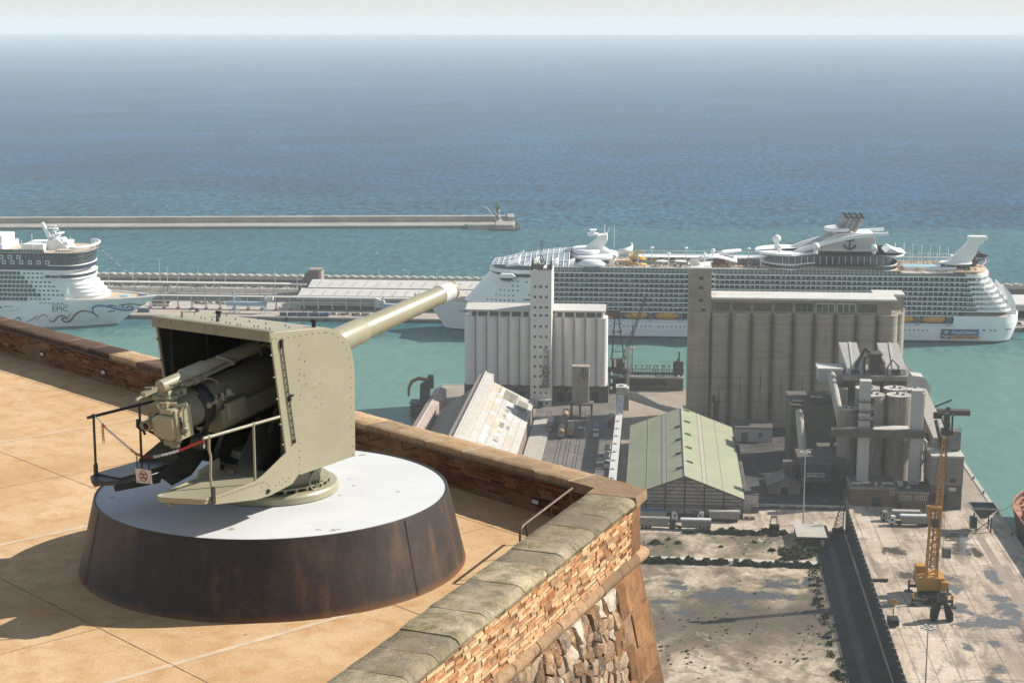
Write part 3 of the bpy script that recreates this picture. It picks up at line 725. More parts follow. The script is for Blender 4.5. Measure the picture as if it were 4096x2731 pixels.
for (i,j),(px,pz) in pts.items():
    if px<1.0 or px>LN-.3: continue
    poly=[(px-.6,pz-.6),(px+.6,pz-.6),(px+.6,pz+.6),(px-.6,pz+.6)]
    for di in range(-2,3):
        for dj in range(-2,3):
            q=pts.get((i+di,j+dj))
            if q is None or (di==0 and dj==0): continue
            nx,nz=q[0]-px,q[1]-pz; L=math.hypot(nx,nz)
            if L<1e-4: continue
            poly=clip(poly,(px+q[0])/2-nx/L*.005,(pz+q[1])/2-nz/L*.005,nx,nz)
            if len(poly)<3: break
        if len(poly)<3: break
    if len(poly)<3: continue
    poly=[(x,min(z,-.45)) for x,z in poly]
    dn=dense(poly,.085); n=len(dn); cx=sum(p[0] for p in dn)/n; cz=sum(p[1] for p in dn)/n; vs=[]; dep0=rn2.uniform(.02,.085); tx,tz=rn2.uniform(-.25,.25),rn2.uniform(-.25,.25)
    for dep,scl in ((-.06,1.0),(.35,.985),(.8,.93),(1.0,.80),(1.04,.4)):
        for (x,z) in dn:
            sx_=cx+(x-cx)*scl; sz_=cz+(z-cz)*scl; d=noise.noise_vector(V((sx_*9,sz_*9,i*.7)))*.016
            y=face_y(sz_)+(dep*dep0 if dep>0 else dep)+(tx*(sx_-cx)+tz*(sz_-cz))*(dep>.5)*.6
            vs.append((sx_+d.x*(scl<1),y+d.y*(dep>0),sz_+d.z*(scl<1)))
    fs=[(q*n+r_,q*n+(r_+1)%n,(q+1)*n+(r_+1)%n,(q+1)*n+r_) for q in range(4) for r_ in range(n)]+[tuple(range(4*n,5*n))]
    rb.add(vs,fs)
rb.build('rubble_face',M_rubble,nw,smooth=35)
# large dressed slabs beside the quoins
sl=MB()
for (x0,x1,z0,z1) in ((.62,.98,-.98,-.50),(.95,1.35,-1.45,-.98),(.62,.95,-1.85,-1.40),(1.2,1.55,-.95,-.5),(.62,1.05,-2.4,-1.9),(.75,1.2,-3.0,-2.4),(.62,1.0,-3.6,-3.05)):
    sl=MB().hexa([(x0,face_y(z0)-.1,z0),(x1,face_y(z0)-.1,z0),(x1,face_y(z0)+.045,z0),(x0,face_y(z0)+.045,z0),(x0,face_y(z1)-.1,z1),(x1,face_y(z1)-.1,z1),(x1,face_y(z1)+.045,z1),(x0,face_y(z1)+.045,z1)])
    sl.build('dressed_slab',M_quoin,nw,bevel=.03)

# ---- handrails
hr=empty('wall_handrail',K(I0.x,I0.y,ZT),YAW+AF,'thin black handrail bracketed under the coping of the far parapet','handrail')
MB().tube((.45,.05,.60),(LF,.05,.60),.013,n=8).build('rail_bar',M_raild,hr,smooth=60)
bx=[.62,1.59,2.55,3.51,4.46,5.39,5.84,6.8,7.75,8.7,9.65,10.6,11.55,12.5,13.5,14.25,15.03,15.99,16.53,17.52,18.51,19.5,20.5,21.5,22.5]
for x in bx:
    MB().path([(x,.05,.595),(x-.035,.045,.46),(x-.05,.03,.45),(x-.22,-.10,.505)],.010,6).build('rail_bracket',M_raild,hr,smooth=60)
hn=empty('short_handrail',K(I0.x,I0.y,ZT),YAW+AN,'short brown tubular handrail standing inside the corner of the parapet','handrail')
M_hr=mat('brown_rail',(.20,.13,.09),rough=.45,var=.2,sc=6)
MB().path([(.38,-.20,.755),(2.25,-.20,.715),(2.34,-.20,.70),(2.39,-.20,.64),(2.41,-.20,.0)],.018,8).build('rail_bar',M_hr,hn,smooth=60)
for x in (.47,1.26,2.2): MB().path([(x,-.20,.74-.02*x),(x-.02,-.19,.60),(x-.06,-.16,.0)],.012,6).build('rail_post',M_raild,hn,smooth=60)
# ---- recessed wall lights
M_lamp=mat('lamp_glass',(.82,.80,.74),rough=.3,var=.03)
for j,(x,z) in enumerate(((17.19,.25),(14.53,.24),(1.34,.18))):
    wl=empty('wall_light',K(I0.x,I0.y,ZT),YAW+AF,('small recessed wall light nearest the left end of the shaded far parapet','small recessed wall light in the shaded parapet just left of the gun shield','small recessed wall light low on the parapet beside the short handrail')[j],'wall light','recessed lights along the far parapet')
    p=K(I0.x,I0.y,ZT)+Matrix.Rotation(YAW+AF,3,'Z')@V((x,-.098,z)); wl.location=p
    MB().box(-.10,.10,-.03,.016,-.055,.055).box(-.10,.10,-.03,.03,.05,.06).build('light_frame',M_darksteel,wl)
    MB().box(-.06,.075,.0,.022,-.03,.03).build('light_lens',M_lamp,wl)
# ---- terrace floor
mt,k,b,oc=newmat('ochre_aggregate')
n1=k.noise(oc,.33,6,.6,.4); n2=k.noise(oc,2.4,7,.65,.3); n3=k.noise(oc,95,3,.7); n4=k.noise(oc,.8,6,.6,.6)
c=k.ramp(n1,[(.36,(.50,.315,.155)),(.62,(.62,.435,.25))])
c=k.mix(k.ramp(n2,[(.46,0.),(.66,.6)]),c,(.45,.235,.085))
c=k.mix(k.ramp(n4,[(.58,0.),(.8,.6)]),c,(.60,.45,.30))
vo=k.new('ShaderNodeTexVoronoi'); vo.inputs['Scale'].default_value=70; k.link(oc,vo.inputs['Vector'])
c=k.mix(1.0,c,k.ramp(vo.outputs['Color'],[(.1,.80),(.5,1.0),(.95,1.08)]),'MULTIPLY')
c=k.mix(1.0,c,k.ramp(n3,[(.32,.75),(.6,1.05)]),'MULTIPLY')
c=k.mix(k.ramp(k.noise(oc,5,2,.5),[(.735,0.),(.75,.7)]),c,(.15,.09,.05))
k.link(c,b.inputs['Base Color']); b.inputs['Roughness'].default_value=.85; b.inputs['Specular IOR Level'].default_value=.2
k.link(k.bump(vo.outputs['Distance'],.35,.008),b.inputs['Normal']); M_floor=mt
M_joint=mat('joint_line',(.34,.22,.125),rough=.9,var=.3,sc=3)
M_jpale=mat('pale_joint',(.70,.53,.36),rough=.9,var=.15,sc=3)
tl=bpy.data.objects.new
b=MB()
lf=[I0+dF*.0, ]
def LF2(x,y): p=I0+dF*x+nF*y; return p
poly=[LF2(-.2,-.2),LF2(27,-.2),LF2(27,34),LF2(-4,34),I0+dN*19+nN*.3,I0+dN*.0+nN*.3]
# floor in the far-parapet frame
Rf=Matrix.Rotation(AF,2); 
def toF(p): d=p-I0; return (d.dot(dF),d.dot(nF))
pf=[toF(p) for p in poly]
b.ext(pf,'z',-1.2,0.0,0)
def line(x0,y0,x1,y1,w,m):
    d=V((x1-x0,y1-y0)).normalized(); n=V((-d.y,d.x))*w/2
    b.add([(x0-n.x,y0-n.y,.004),(x1-n.x,y1-n.y,.004),(x1+n.x,y1+n.y,.004),(x0+n.x,y0+n.y,.004)],[(0,1,2,3)],m)
for y in (.92,4.22,7.5,10.8): line(-.2 if y<3 else -3.5,y,26,y,.011,1)
for x,w,m in ((-.42,.10,2),(5.4,.10,2),(11.2,.10,2),(17.0,.10,2),(1.28,.010,1),(8.3,.010,1),(14.1,.010,1)): line(x,.05 if x>1 else 4,x,30,w,m)
tr=b.build('terrace_floor',[M_floor,M_joint,M_jpale])
tr.location=K(I0.x,I0.y,ZT); tr.rotation_euler=(0,0,YAW+AF); tag(tr,kind='structure')
rust=MB().lathe([(2.70,.006),(2.83,.006)],(0,0,0),96,caps=False)
M_ruststain=mat('rust_stain',(.46,.27,.12),rough=.9,var=.35,sc=5)
# hill under the castle
hb=MB(); N=26
prof=[(8,168),(26,164),(45,140),(90,100),(150,62),(230,28),(330,6),(380,-3)]
for yy,zz in prof: pass
vs=[];fs=[]
for i in range(N+1):
    x=-420+840*i/N
    for yy,zz in prof:
        fall=1-abs(x)/900
        vs.append((x,yy+noise.noise(V((x*.01,yy*.01,0)))*4,zz*fall+noise.noise(V((x*.02,yy*.02,2)))*2.5*(zz>8)))
m=len(prof)
for i in range(N):
    for j in range(m-1): fs.append((i*m+j,(i+1)*m+j,(i+1)*m+j+1,i*m+j+1))
M_hill=mat('scrub_hillside',(.16,.15,.07),rough=.95,var=.4,sc=.05,dirt=(.06,.08,.03),damt=.6,dsc=.2)
hl=hb.add(vs,fs).build('hillside',M_hill,smooth=80); tag(hl,kind='structure')
SUN_STRENGTH=4.5; SKY_STRENGTH=.075; EXPOSURE=.70; VEIL=(.475,.50,.495)
HAZE=9.0e-5
# ================================================================== sea
mt,k,b,oc=newmat('sea_water')
sx=k.new('ShaderNodeSeparateXYZ'); k.link(oc,sx.inputs[0]); X,Y=sx.outputs[0],sx.outputs[1]
lg=k.noise(k.mapping(oc,(1,.45,1)),.0016,5,.6,.5)
deep=k.ramp(lg,[(.3,(.003,.038,.092)),(.55,(.005,.054,.120)),(.75,(.010,.072,.145))])
teal=(.045,.21,.21)
# milky harbour water, clearer past the outer mole
wob=k.math('MULTIPLY',k.math('SUBTRACT',k.noise(oc,.006,4,.6),.5),160)
ys=k.math('ADD',Y,wob)
harb=k.ramp(k.math('DIVIDE',ys,3000.),[(.325,1.),(.345,0.)])
mid=k.ramp(k.math('DIVIDE',ys,3000.),[(.34,1.),(.515,1.),(.53,0.)])
c=k.mix(k.math('MULTIPLY',mid,.75),deep,(.060,.150,.170))
shoal=k.ramp(k.math('ADD',k.math('DIVIDE',ys,3000.),k.math('MULTIPLY',X,.00010)),[(.46,1.),(.64,0.)])
c=k.mix(k.math('MULTIPLY',shoal,.7),c,(.025,.095,.11))
c=k.mix(harb,c,(.105,.205,.178))
st=k.noise(k.mapping(oc,(1,.32,1),(0,0,.14)),.15,7,.68,.35)
st2=k.noise(k.mapping(oc,(.75,1,1),(0,0,.2)),.0050,7,.66,.7)
hinv=k.math('SUBTRACT',1.0,k.math('MAXIMUM',k.math('MULTIPLY',harb,.88),k.math('MULTIPLY',mid,.6)))
c=k.mix(hinv,c,k.mix(1.0,c,k.ramp(st,[(.40,.48),(.60,1.65)]),'MULTIPLY'))  # ripple streaks of reflected sky put into the water colour
c=k.mix(hinv,c,k.mix(1.0,c,k.ramp(st2,[(.36,.74),(.64,1.22)]),'MULTIPLY'))
fo=k.noise(k.mapping(oc,(1,2.0,1)),.02,2,.5); fo2=k.noise(oc,.22,3,.6)
cap=k.math('MULTIPLY',k.ramp(fo,[(.60,0.),(.64,1.)]),k.ramp(fo2,[(.66,0.),(.70,1.)]))
k.link(c,b.inputs['Base Color'])
c=k.mix(k.math('MULTIPLY',cap,k.math('SUBTRACT',1.0,harb)),c,(.7,.75,.76)); k.link(c,b.inputs['Base Color'])
b.inputs['Roughness'].default_value=.16; b.inputs['IOR'].default_value=1.33; b.inputs['Specular IOR Level'].default_value=.22
w1=k.noise(k.mapping(oc,(1,2.2,1),(0,0,.12)),.085,6,.62,.3); w2=k.noise(k.mapping(oc,(1,1.8,1),(0,0,-.2)),.30,5,.62,.2)
hgt=k.mix(.4,w1,w2)
hs=k.math('MULTIPLY_ADD',harb,-.75,1.0)
bp_=k.new('ShaderNodeBump'); bp_.inputs['Distance'].default_value=5.0; k.link(hgt,bp_.inputs['Height']); k.link(k.math('MULTIPLY',hs,.8),bp_.inputs['Strength'])
b.inputs['Specular IOR Level'].default_value=0.0; b.inputs['Roughness'].default_value=1.0
gl_=k.new('ShaderNodeBsdfGlossy'); gl_.inputs['Roughness'].default_value=.18; k.link(bp_.outputs[0],gl_.inputs['Normal'])
fr_=k.new('ShaderNodeFresnel'); fr_.inputs['IOR'].default_value=1.33; k.link(bp_.outputs[0],fr_.inputs['Normal'])
ms_=k.new('ShaderNodeMixShader'); k.link(k.math('MULTIPLY',fr_.outputs[0],.34),ms_.inputs[0]); k.link(b.outputs[0],ms_.inputs[1]); k.link(gl_.outputs[0],ms_.inputs[2])
k.link(ms_.outputs[0],k.n['Material Output'].inputs['Surface']); M_sea=mt
sea=MB(); 
def rr(x0,x1,y0,y1): sea.add([(x0,y0,0),(x1,y0,0),(x1,y1,0),(x0,y1,0)],[(0,1,2,3)])
rr(-22000,22000,330,20500)
so=sea.build('sea_water',M_sea); tag(so,kind='structure')
# ---- haze
mt=bpy.data.materials.new('haze'); mt.use_nodes=True; nt=mt.node_tree; nt.nodes.clear()
pv=nt.nodes.new('ShaderNodeVolumePrincipled'); out=nt.nodes.new('ShaderNodeOutputMaterial'); nt.links.new(pv.outputs[0],out.inputs['Volume'])
pv.inputs['Color'].default_value=(.92,.98,1.0,1); pv.inputs['Density'].default_value=HAZE; pv.inputs["Anisotropy"].default_value=0
if HAZE>0:
    hz=MB().box(-22500,22500,-60,20800,-12,192).build('haze',mt); tag(hz,kind='stuff')
# ================================================================== cruise ships
M_shipw=mat('ship_white',(.99,1.0,1.0),rough=.35,var=.03,sc=.05,fine=.02)
M_shipw2=mat('ship_white_superstructure',(.99,.99,.97),rough=.4,var=.03,sc=.2,fine=.03)
M_boot=mat('boot_topping',(.015,.02,.035),rough=.5)
M_glassd=mat('ship_dark_glass',(.055,.075,.08),rough=.12,var=.5,sc=.35,fine=.2,spec=.6)
M_glassl=mat('lounge_window',(.17,.21,.21),rough=.15,var=.5,sc=.3,fine=.2,spec=.6)
M_glassb=mat('balcony_glass',(.10,.15,.15),rough=.15,var=.3,sc=.3,spec=.6)
M_recess=mat('balcony_recess',(.055,.066,.066),rough=.7,var=.6,sc=.5,fine=.3)
M_deck=mat('teak_deck',(.62,.47,.33),rough=.8,var=.2,sc=.3,dirt=(.75,.68,.6),damt=.4)
M_bluept=mat('davit_blue',(.42,.55,.66),rough=.5)
M_orange=mat('lifeboat_orange',(.78,.36,.035),rough=.4,var=.08,sc=.5)
M_navy=mat('navy_paint',(.018,.03,.075),rough=.35,var=.1)
M_pool=mat('pool_blue',(.25,.55,.68),rough=.1)
M_yel=mat('slide_yellow',(.80,.47,.06),rough=.4)
M_slideb=mat('slide_blue',(.03,.07,.30),rough=.4)
M_pink=mat('slide_pink',(.55,.20,.28),rough=.4)
M_funnel=mat('funnel_grey',(.42,.40,.37),rough=.5,var=.3,sc=.2,dirt=(.05,.05,.05),damt=.5)
M_soot=mat('funnel_soot',(.035,.033,.03),rough=.7)
M_louv=mat('louvre_grey',(.62,.62,.60),rough=.7)  # pale grey of louvres, slats, curtains and dividers
M_logob=mat('logo_blue',(.01,.13,.36),rough=.4)
M_logoo=mat('logo_orange',(.62,.27,.05),rough=.4)
M_logow=mat('logo_white',(.85,.85,.83),rough=.4)
M_black2=mat('fish_black',(.02,.018,.022),rough=.35)

def loft_hull(a0f,a1f,Bf,entry,exit_,zs,ns=44,pw=2.1,yc=22):
    """closed shell, station curves symmetric about yc"""
    b=MB(); rows=[]
    for z in zs:
        a0,a1,B,le=a0f(z),a1f(z),Bf(z),entry(z); left=[];
        for i in range(ns+1):
            u=i/ns; u=u*u*(3-2*u)*.35+u*.65
            a=a0+(a1-a0)*u
            t=min(1,max(0,(a-a0)/le)); h=B*(1-(1-t)**pw)
            t2=min(1,max(0,(a1-a)/exit_)); h*=math.sqrt(max(0,1-(1-t2)**2)) if t2<1 else 1
            left.append((a,h))
        rows.append([(a,yc-h,z) for a,h in left]+[(a,yc+h,z) for a,h in left[::-1]])
    n=len(rows[0]); vs=[p for r in rows for p in r]
    fs=[(j*n+i,j*n+(i+1)%n,(j+1)*n+(i+1)%n,(j+1)*n+i) for j in range(len(rows)-1) for i in range(n)]
    ms=[0]*len(fs)
    fs.append(tuple(range((len(rows)-1)*n,len(rows)*n)))
    b.add(vs,fs); b.m=[1 if f[0]//n==0 and k<n else 0 for k,f in enumerate(fs)]
    b.m[-1]=2
    return b
def crown_anchor(s):
    """crown above an anchor, unit height s, in the x-z plane (flat plate)"""
    b=MB(); t=.06*s
    def P(pts): b.ext([(x*s,z*s) for x,z in pts],'y',-t,0)
    P([(-.045,-.42),(.045,-.42),(.045,.12),(-.045,.12)]); P([(-.24,.08),(.24,.08),(.24,.13),(-.24,.13)])
    for q in (1,-1):
        pts=[]; inner=[]
        for i in range(9):
            a=RAD(270+q*i*8.6); pts.append((.34*math.cos(a),-.12+.34*math.sin(a))); inner.append((.25*math.cos(a),-.10+.27*math.sin(a)))
        P(pts+inner[::-1]); P([(q*.22,-.17),(q*.40,-.12),(q*.37,-.32)])
    P([(-.26,.18),(.26,.18),(.26,.22),(-.26,.22)])
    P([(-.05,.24),(.05,.24),(.09,.36),(.0,.46),(-.09,.36)])
    for q in (1,-1): P([(q*.26,.24),(q*.15,.24),(q*.14,.31),(q*.22,.42),(q*.32,.40)])
    return b
# ---------------- large white ship -----------------
S1=empty('cruise_ship',(-27,1010,0),0,'huge white cruise ship moored behind the silos with orange lifeboats and a sloping funnel','cruise ship')
def a0(z): return -100.2-13.5*(max(0,z)/19.5)**1.15
def a1(z): return 236.5+ (3 if z>8 else 3*z/8)
hull=loft_hull(a0,a1,lambda z:20.5+1.5*min(1,z/10),lambda z:78-24*min(1,z/19),16,[-1,1.1,3,5,8,11.2],ns=60)
hl=hull.build('hull',[M_shipw,M_boot,M_deck],S1,smooth=30)
# forecastle
def part_loft(zs,amin,amax,ns=30):
    b=MB(); rows=[]
    for z in zs:
        lo=max(amin,a0(z)); L=[]
        for i in range(ns+1):
            a=lo+(amax-lo)*i/ns
            t=min(1,max(0,(a-a0(z))/(78-24*min(1,z/19)))); h=22*(1-(1-t)**2.1)
            t2=min(1,max(0,(a1(z)-a)/16)); h*=math.sqrt(max(0,1-(1-t2)**2)) if t2<1 else 1
            L.append((a,h))
        rows.append([(a,22-h,z) for a,h in L]+[(a,22+h,z) for a,h in L[::-1]])
    n=len(rows[0]); vs=[p for r in rows for p in r]
    fs=[(j*n+i,j*n+(i+1)%n,(j+1)*n+(i+1)%n,(j+1)*n+i) for j in range(len(rows)-1) for i in range(n)]+[tuple(range((len(rows)-1)*n,len(rows)*n))]
    b.add(vs,fs); b.m[-1]=1; return b
part_loft([11.2,14,17,18.8],-130,-46).build('forecastle',[M_shipw,M_deck],S1,smooth=30)
part_loft([11.2,13.5,15.7],199,260).build('stern_shell',[M_shipw,M_shipw2],S1,smooth=30)
# bulwark at the bow
# lifeboat recess and promenade
MB().box(-46,199,3.5,40.5,11.2,15.7).build('boat_deck_recess',M_recess,S1)
# main accommodation core (dark, set back) and deck slabs
core=MB().box(-33,206,1.9,42,15.7,38.3); core.build('balcony_recess',M_recess,S1)
rowz=[15.75+2.8*i for i in range(8)]
starts=[-54,-54,-51,-48,-36,-33,-33,-33]
rr_=random.Random(5)
for i,z in enumerate(rowz):
    aend=206+1.0*(7-i)
    if i==0: aend=201
    st=starts[i]
    b=MB().box(st,aend,-.05,2.2,z-.28,z+.22)
    x=st
    while x<aend+.1:
        b.box(x-.14,x+.14,.05,1.95,z+.22,z+2.52); x+=2.93
    b.build('balcony_deck',M_shipw2,S1)
    g=MB().box(st,aend,.0,.06,z+.22,z+1.05)
    g.build('balcony_rail',M_glassb,S1)
    w=MB(); x=st
    while x<aend-.5:
        if rr_.random()<.55: w.box(x+.35,x+rr_.uniform(1.0,1.7),1.86,1.90,z+.3,z+2.3)
        x+=2.93
    w.build('cabin_curtains',M_louv,S1)
MB().box(-36,211,-.25,44.2,38.1,38.75).build('upper_deck_edge',M_shipw2,S1)
# front superstructure (white)
b=MB(); rows=[]
for z in (18.5,22,26,30,34,37.4):
    af=-88+(z-19)*.88; L=[]
    for i in range(17):
        u=i/16; t=u*u; a=af+(-33-af)*t; h=21.6*math.sqrt(max(0,1-(1-min(1,(a-af)/30))**2.0))
        L.append((a,h))
    rows.append([(a,22-h,z) for a,h in L]+[(a,22+h,z) for a,h in L[::-1]])
n=len(rows[0]); b.add([p for r in rows for p in r],[(j*n+i,j*n+(i+1)%n,(j+1)*n+(i+1)%n,(j+1)*n+i) for j in range(5) for i in range(n)]+[tuple(range(5*n,6*n))])
fr=b.build('forward_superstructure',M_shipw2,S1,smooth=35)
def front_y(a,z):
    af=-88+(z-19)*.88; return 22-21.6*math.sqrt(max(0,1-(1-min(1,max(0,(a-af)/30)))**2.0))
ph=MB()
def port(a,z,r,yf=None):
    y=(front_y(a,z) if yf is None else yf); ph.tube((a,y-.06,z),(a,y+.3,z),r,n=10)
kz=lambda yy:19.3+(1050-yy)*.0523*1.0
ka=lambda xx:-33+(xx-1470)*.0523
for yy,xs in ((1010,(713,764,813,862,909,959,1007)),(955,(813,862,909,959,1007)),(897,(862,909,959,1007,1062)),(848,(1007,1062)),(797,(960,1007,1060,1160)),(745,(1015,1063,1160))):
    for xx in xs: port(ka(xx),kz(yy),.55)
ph.build('porthole_row',M_glassd,fr)
ph=MB()
a=-100
for i in range(112):
    a=-86+i*2.55
    if 185<a<220 or i%9==8: continue
    t=min(1,max(0,(a-a0(7))/(78-24*7/19))); h=22*(1-(1-t)**2.1) if False else (20.5+1.5*.7)*(1-(1-t)**2.1)
    if a<-40: continue
    port(a,7.3,.62,22-h)
    if i%2==0: port(a+.9,4.2,.22,22-h+.1)
for (a,z) in ((-91,14.2),(-88.5,14.0),(-86.2,13.9)): port(a,z+1.9,.5,22-22*(1-(1-min(1,(a-a0(15))/(78-24*15/19)))**2.1)-.15)
ph.build('hull_portholes',M_glassd,hl)
# lower hull marks and openings aft
mk=MB().box(216,217.2,-.02,.4,7.2,8.2)
for a in (219.5,220.6,222,223): mk.box(a,a+.5,.2,.8,6.9,7.4); mk.box(a,a+.5,.2,.8,7.8,8.3)
for a in (224.5,226.8,229,231): mk.box(a,a+1.3,1.2,3.2,8.0,8.4)
mk.box(5,6,-.35,.2,3.6,3.7); mk.box(5.3,5.6,-.35,.2,2.4,3.4)
mk.build('hull_openings',M_glassd,hl)
MB().box(-46,199,-.28,.2,10.0,10.15).box(-46,199,-.3,.3,11.1,11.35).build('rubbing_strake',M_bluept,hl)
# bridge
b=MB()
def bow_curve(af,wd,n=22,half=20,len_=30):
    out=[]
    for i in range(n+1):
        t=(i/n)**1.8; a=af+len_*t; h=half*math.sqrt(max(0,1-(1-t)**2)); out.append((a,h))
    return out
def ring_shell(af,half,len_,z0,z1,tail,m=0,yc=22,inner=1.0):
    L=bow_curve(af,0,22,half,len_); P=[(a,yc-h) for a,h in L]+[(tail,yc-half),(tail,yc+half)]+[(a,yc+h) for a,h in L[::-1]][:-1]
    return MB().ext(P,'z',z0,z1,m)
ring_shell(-73.2,22.6,26,37.3,39.4,-33).build('bridge_roof_deck',M_shipw2,S1,smooth=35)
ring_shell(-72.6,21.9,27,35.3,37.3,-44).build('bridge_window_band',M_glassd,S1,smooth=35)
for yv in (-3.4,47.4):
    q=MB().ext([(-66,36.0),(-64,37.6),(-57.5,37.6),(-55.5,36.2),(-57,35.4),(-65,35.4)],'y',yv-.2 if yv<0 else 38,6 if yv<0 else yv+.2).build('bridge_wing',M_shipw2,S1)
    MB().ext([(-65.5,35.4),(-57,35.4),(-58,33.6),(-63.5,33.6)],'y',yv+.1 if yv<0 else 38,5 if yv<0 else yv-.1).build('wing_glass',M_glassd,q)
# forward deck rails and glass roof of the front pool deck
ring_shell(-71.0,20.5,24,39.4,41.9,-30).build('glass_windbreak',M_glassb,S1,smooth=35)
M_solar=mat('solarium_glass',(.50,.60,.64),rough=.15,var=.25,sc=.15,spec=.6)
b=MB(); rows=[]
for i in range(15):
    t=i/14; a=-70.5+46*t; zc=42.0+8.2*math.sin(t*1.45)/math.sin(1.45); half=13+7*min(1,t*2.2)
    rows.append([(a,22-half+2*half*j/12,41.8+(zc-41.8)*(1-(abs(j-6)/6)**2.2)) for j in range(13)])
b.add([p for r in rows for p in r],[(i*13+j,i*13+j+1,(i+1)*13+j+1,(i+1)*13+j) for i in range(14) for j in range(12)])
so=b.build('solarium_roof',M_solar,S1,smooth=50)
rb_=MB()
for i in range(0,15,1):
    rb_.path([(p[0],p[1],p[2]+.12) for p in rows[i]],.22,4)
for j in (1,3,6,9,11): rb_.path([(r[j][0],r[j][1],r[j][2]+.15) for r in rows],.30,4)
rb_.build('roof_ribs',M_shipw2,so)
for i,(a,s) in enumerate(((-56,7.5),(-45,8.5),(-34,9),(-24,9.5),(-15,9))):
    for sd in (0,1):
        b=MB(); rr2=[]
        for u in range(7):
            t=u/6; 
            rr2.append([(a-s*.75+s*t*1.1,( 2.5 if sd==0 else 41.5)+(1 if sd==0 else -1)*(k/5)*9*(.4+.6*t),40.8+(2.2+3.6*t)*math.sin(math.pi*(.08+.55*k/5))) for k in range(6)])
        b.add([p for r in rr2 for p in r],[(u*6+k,u*6+k+1,(u+1)*6+k+1,(u+1)*6+k) for u in range(6) for k in range(5)])
        o=b.build('sail_canopy',M_shipw2,S1,smooth=60); md=o.modifiers.new('t','SOLIDIFY'); md.thickness=.3
# mast house
def disc(name,a0_,a1_,y0,y1,z0,z1,mt_,n=40,top=1.0,par=S1):
    ca,cy=(a0_+a1_)/2,(y0+y1)/2; ra,ry=(a1_-a0_)/2,(y1-y0)/2
    b=MB().lathe([(.90,0),(1,.25),(1,.75),(top*.94,1)],(0,0,0),n); b.v=[(ca+p[0]*ra,cy+p[1]*ry,z0+p[2]*(z1-z0)) for p in b.v]
    return b.build(name,mt_,par,smooth=40)
disc('observation_disc',-25,5,3,41,45.2,47.6,M_shipw2)
MB().box(-17,2,8,36,41,45.3).build('disc_house',M_shipw2,S1)
MB().box(-14,-1,7.8,8.2,43.0,45.0).build('disc_house_glass',M_glassd,S1)
disc('upper_disc',-24,-6,9,35,47.5,50.4,M_shipw2)
b=MB().ext([(-19,47.5),(-9,56),(-8.5,58.2),(-2.5,59.2),(-2.5,55),(-5,51),(1,47.5)],'y',17,27)
ms=b.build('radar_mast',M_shipw2,S1,bevel=.3)
MB().box(-14.5,-8,18,26,58.0,59.2).box(-12.5,-10,20,24,59.2,61).box(-13,-9,19,25,61,61.4).tube((-4.3,22,58),(-4.1,22,64.5),.45,.2,6).tube((-3,22,58),(-1.2,22,62.6),.25,n=5).tube((1.5,24,50),(1.5,24,64),.10,n=5).build('radar_gear',M_shipw2,ms)
disc('pod_dome',-19,-3,-2.0,9,42.2,44.0,M_shipw2)
b=MB().sph((-11,3.5,43.8),1,24,8,sc=(7.2,5,2.6),z0=0); b.build('pod_cap',M_shipw2,S1,smooth=60)
disc('pod_glass',-18,-4,-1.2,8,39.2,42.3,M_glassb)
# curved slide screen and twisting slides
b=MB(); rr3=[]
for i in range(9):
    t=RAD(-30+i*19); rr3.append([(6+6.5*math.sin(t)*.9+1,20-8*math.cos(t),z) for z in (47.5+i*.25,51+i*.32)])
b.add([p for r in rr3 for p in r],[(i*2,i*2+1,i*2+3,i*2+2) for i in range(8)])
o=b.build('slide_screen',M_shipw2,S1,smooth=60); md=o.modifiers.new('t','SOLIDIFY'); md.thickness=.5
for mt_,ph_,zt in ((M_yel,0,49),(M_slideb,2.1,47),(M_yel,4.0,47.5)):
    MB().path([(15+5.5*math.cos(ph_+t*.5)*(.7+.02*t),15+6*math.sin(ph_+t*.5),zt-.33*t) for t in range(0,22)],.65,6).build('water_slide',mt_,S1,smooth=60)
MB().path([(12,14,42)]+[(12,14,50)],.5,6).path([(19,18,42),(19,18,50)],.4,6).path([(16,9,42),(16,9,47)],.4,6).build('slide_tower',M_shipw2,S1)
# open top decks
tdk=MB().box(-34,168,1.2,42.8,38.75,41.4).build('lido_house',M_recess,S1)
MB().box(-36,213,.2,12.5,41.4,41.75).box(-36,213,31,43.8,41.4,41.75).build('lido_deck',M_deck,S1)
MB().box(-35,170,11.5,31,40.6,40.9).build('pool_deck',M_deck,S1)
MB().box(-34,168,1.0,1.15,38.75,41.3).build('lido_windows',M_glassb,S1)
b=MB(); x=-34
while x<168: b.box(x-.10,x+.10,.85,1.0,38.8,41.4); x+=2.4
b.box(-34,168,.85,1.0,40.0,40.15); b.build('lido_mullions',M_shipw2,S1)
b=MB().box(-36,92,.0,.5,41.5,42.1).box(-36,210,43.5,44,43.9,44.4).box(16,92,33,43.6,43.6,43.9)
b.build('deck_edge_white',M_shipw2,S1)
b=MB(); x=-20
while x<208: b.box(x-.07,x+.07,43.6,43.75,44.2,46.4); x+=1.9
b.box(-20,208,43.6,43.75,46.2,46.4); b.build('far_side_railing',M_shipw2,S1)
for i,a in enumerate((24,34,44.5,55,82,88)):
    y=8 if i%2 else 34
    MB().tube((a,y,41.7),(a,y,49.3),.32,n=6).lathe([(1.1,0),(1.2,.4),(.7,.9)],(a,y,49.0),10).build('deck_lamp',M_shipw2,S1,smooth=50)
for a0_,a1_,y0,y1 in ((26,42,14,28),(52,60,15,24),(70,84,14,28)):
    MB().box(a0_,a1_,y0,y1,40.9,41.15).build('swimming_pool',M_pool,S1)
fb=MB(); rq=random.Random(8)
mats_f=[M_shipw2,M_deck,M_yel,M_navy,mat('lounger_coral',(.55,.25,.16)),mat('lounger_tan',(.75,.55,.35))]
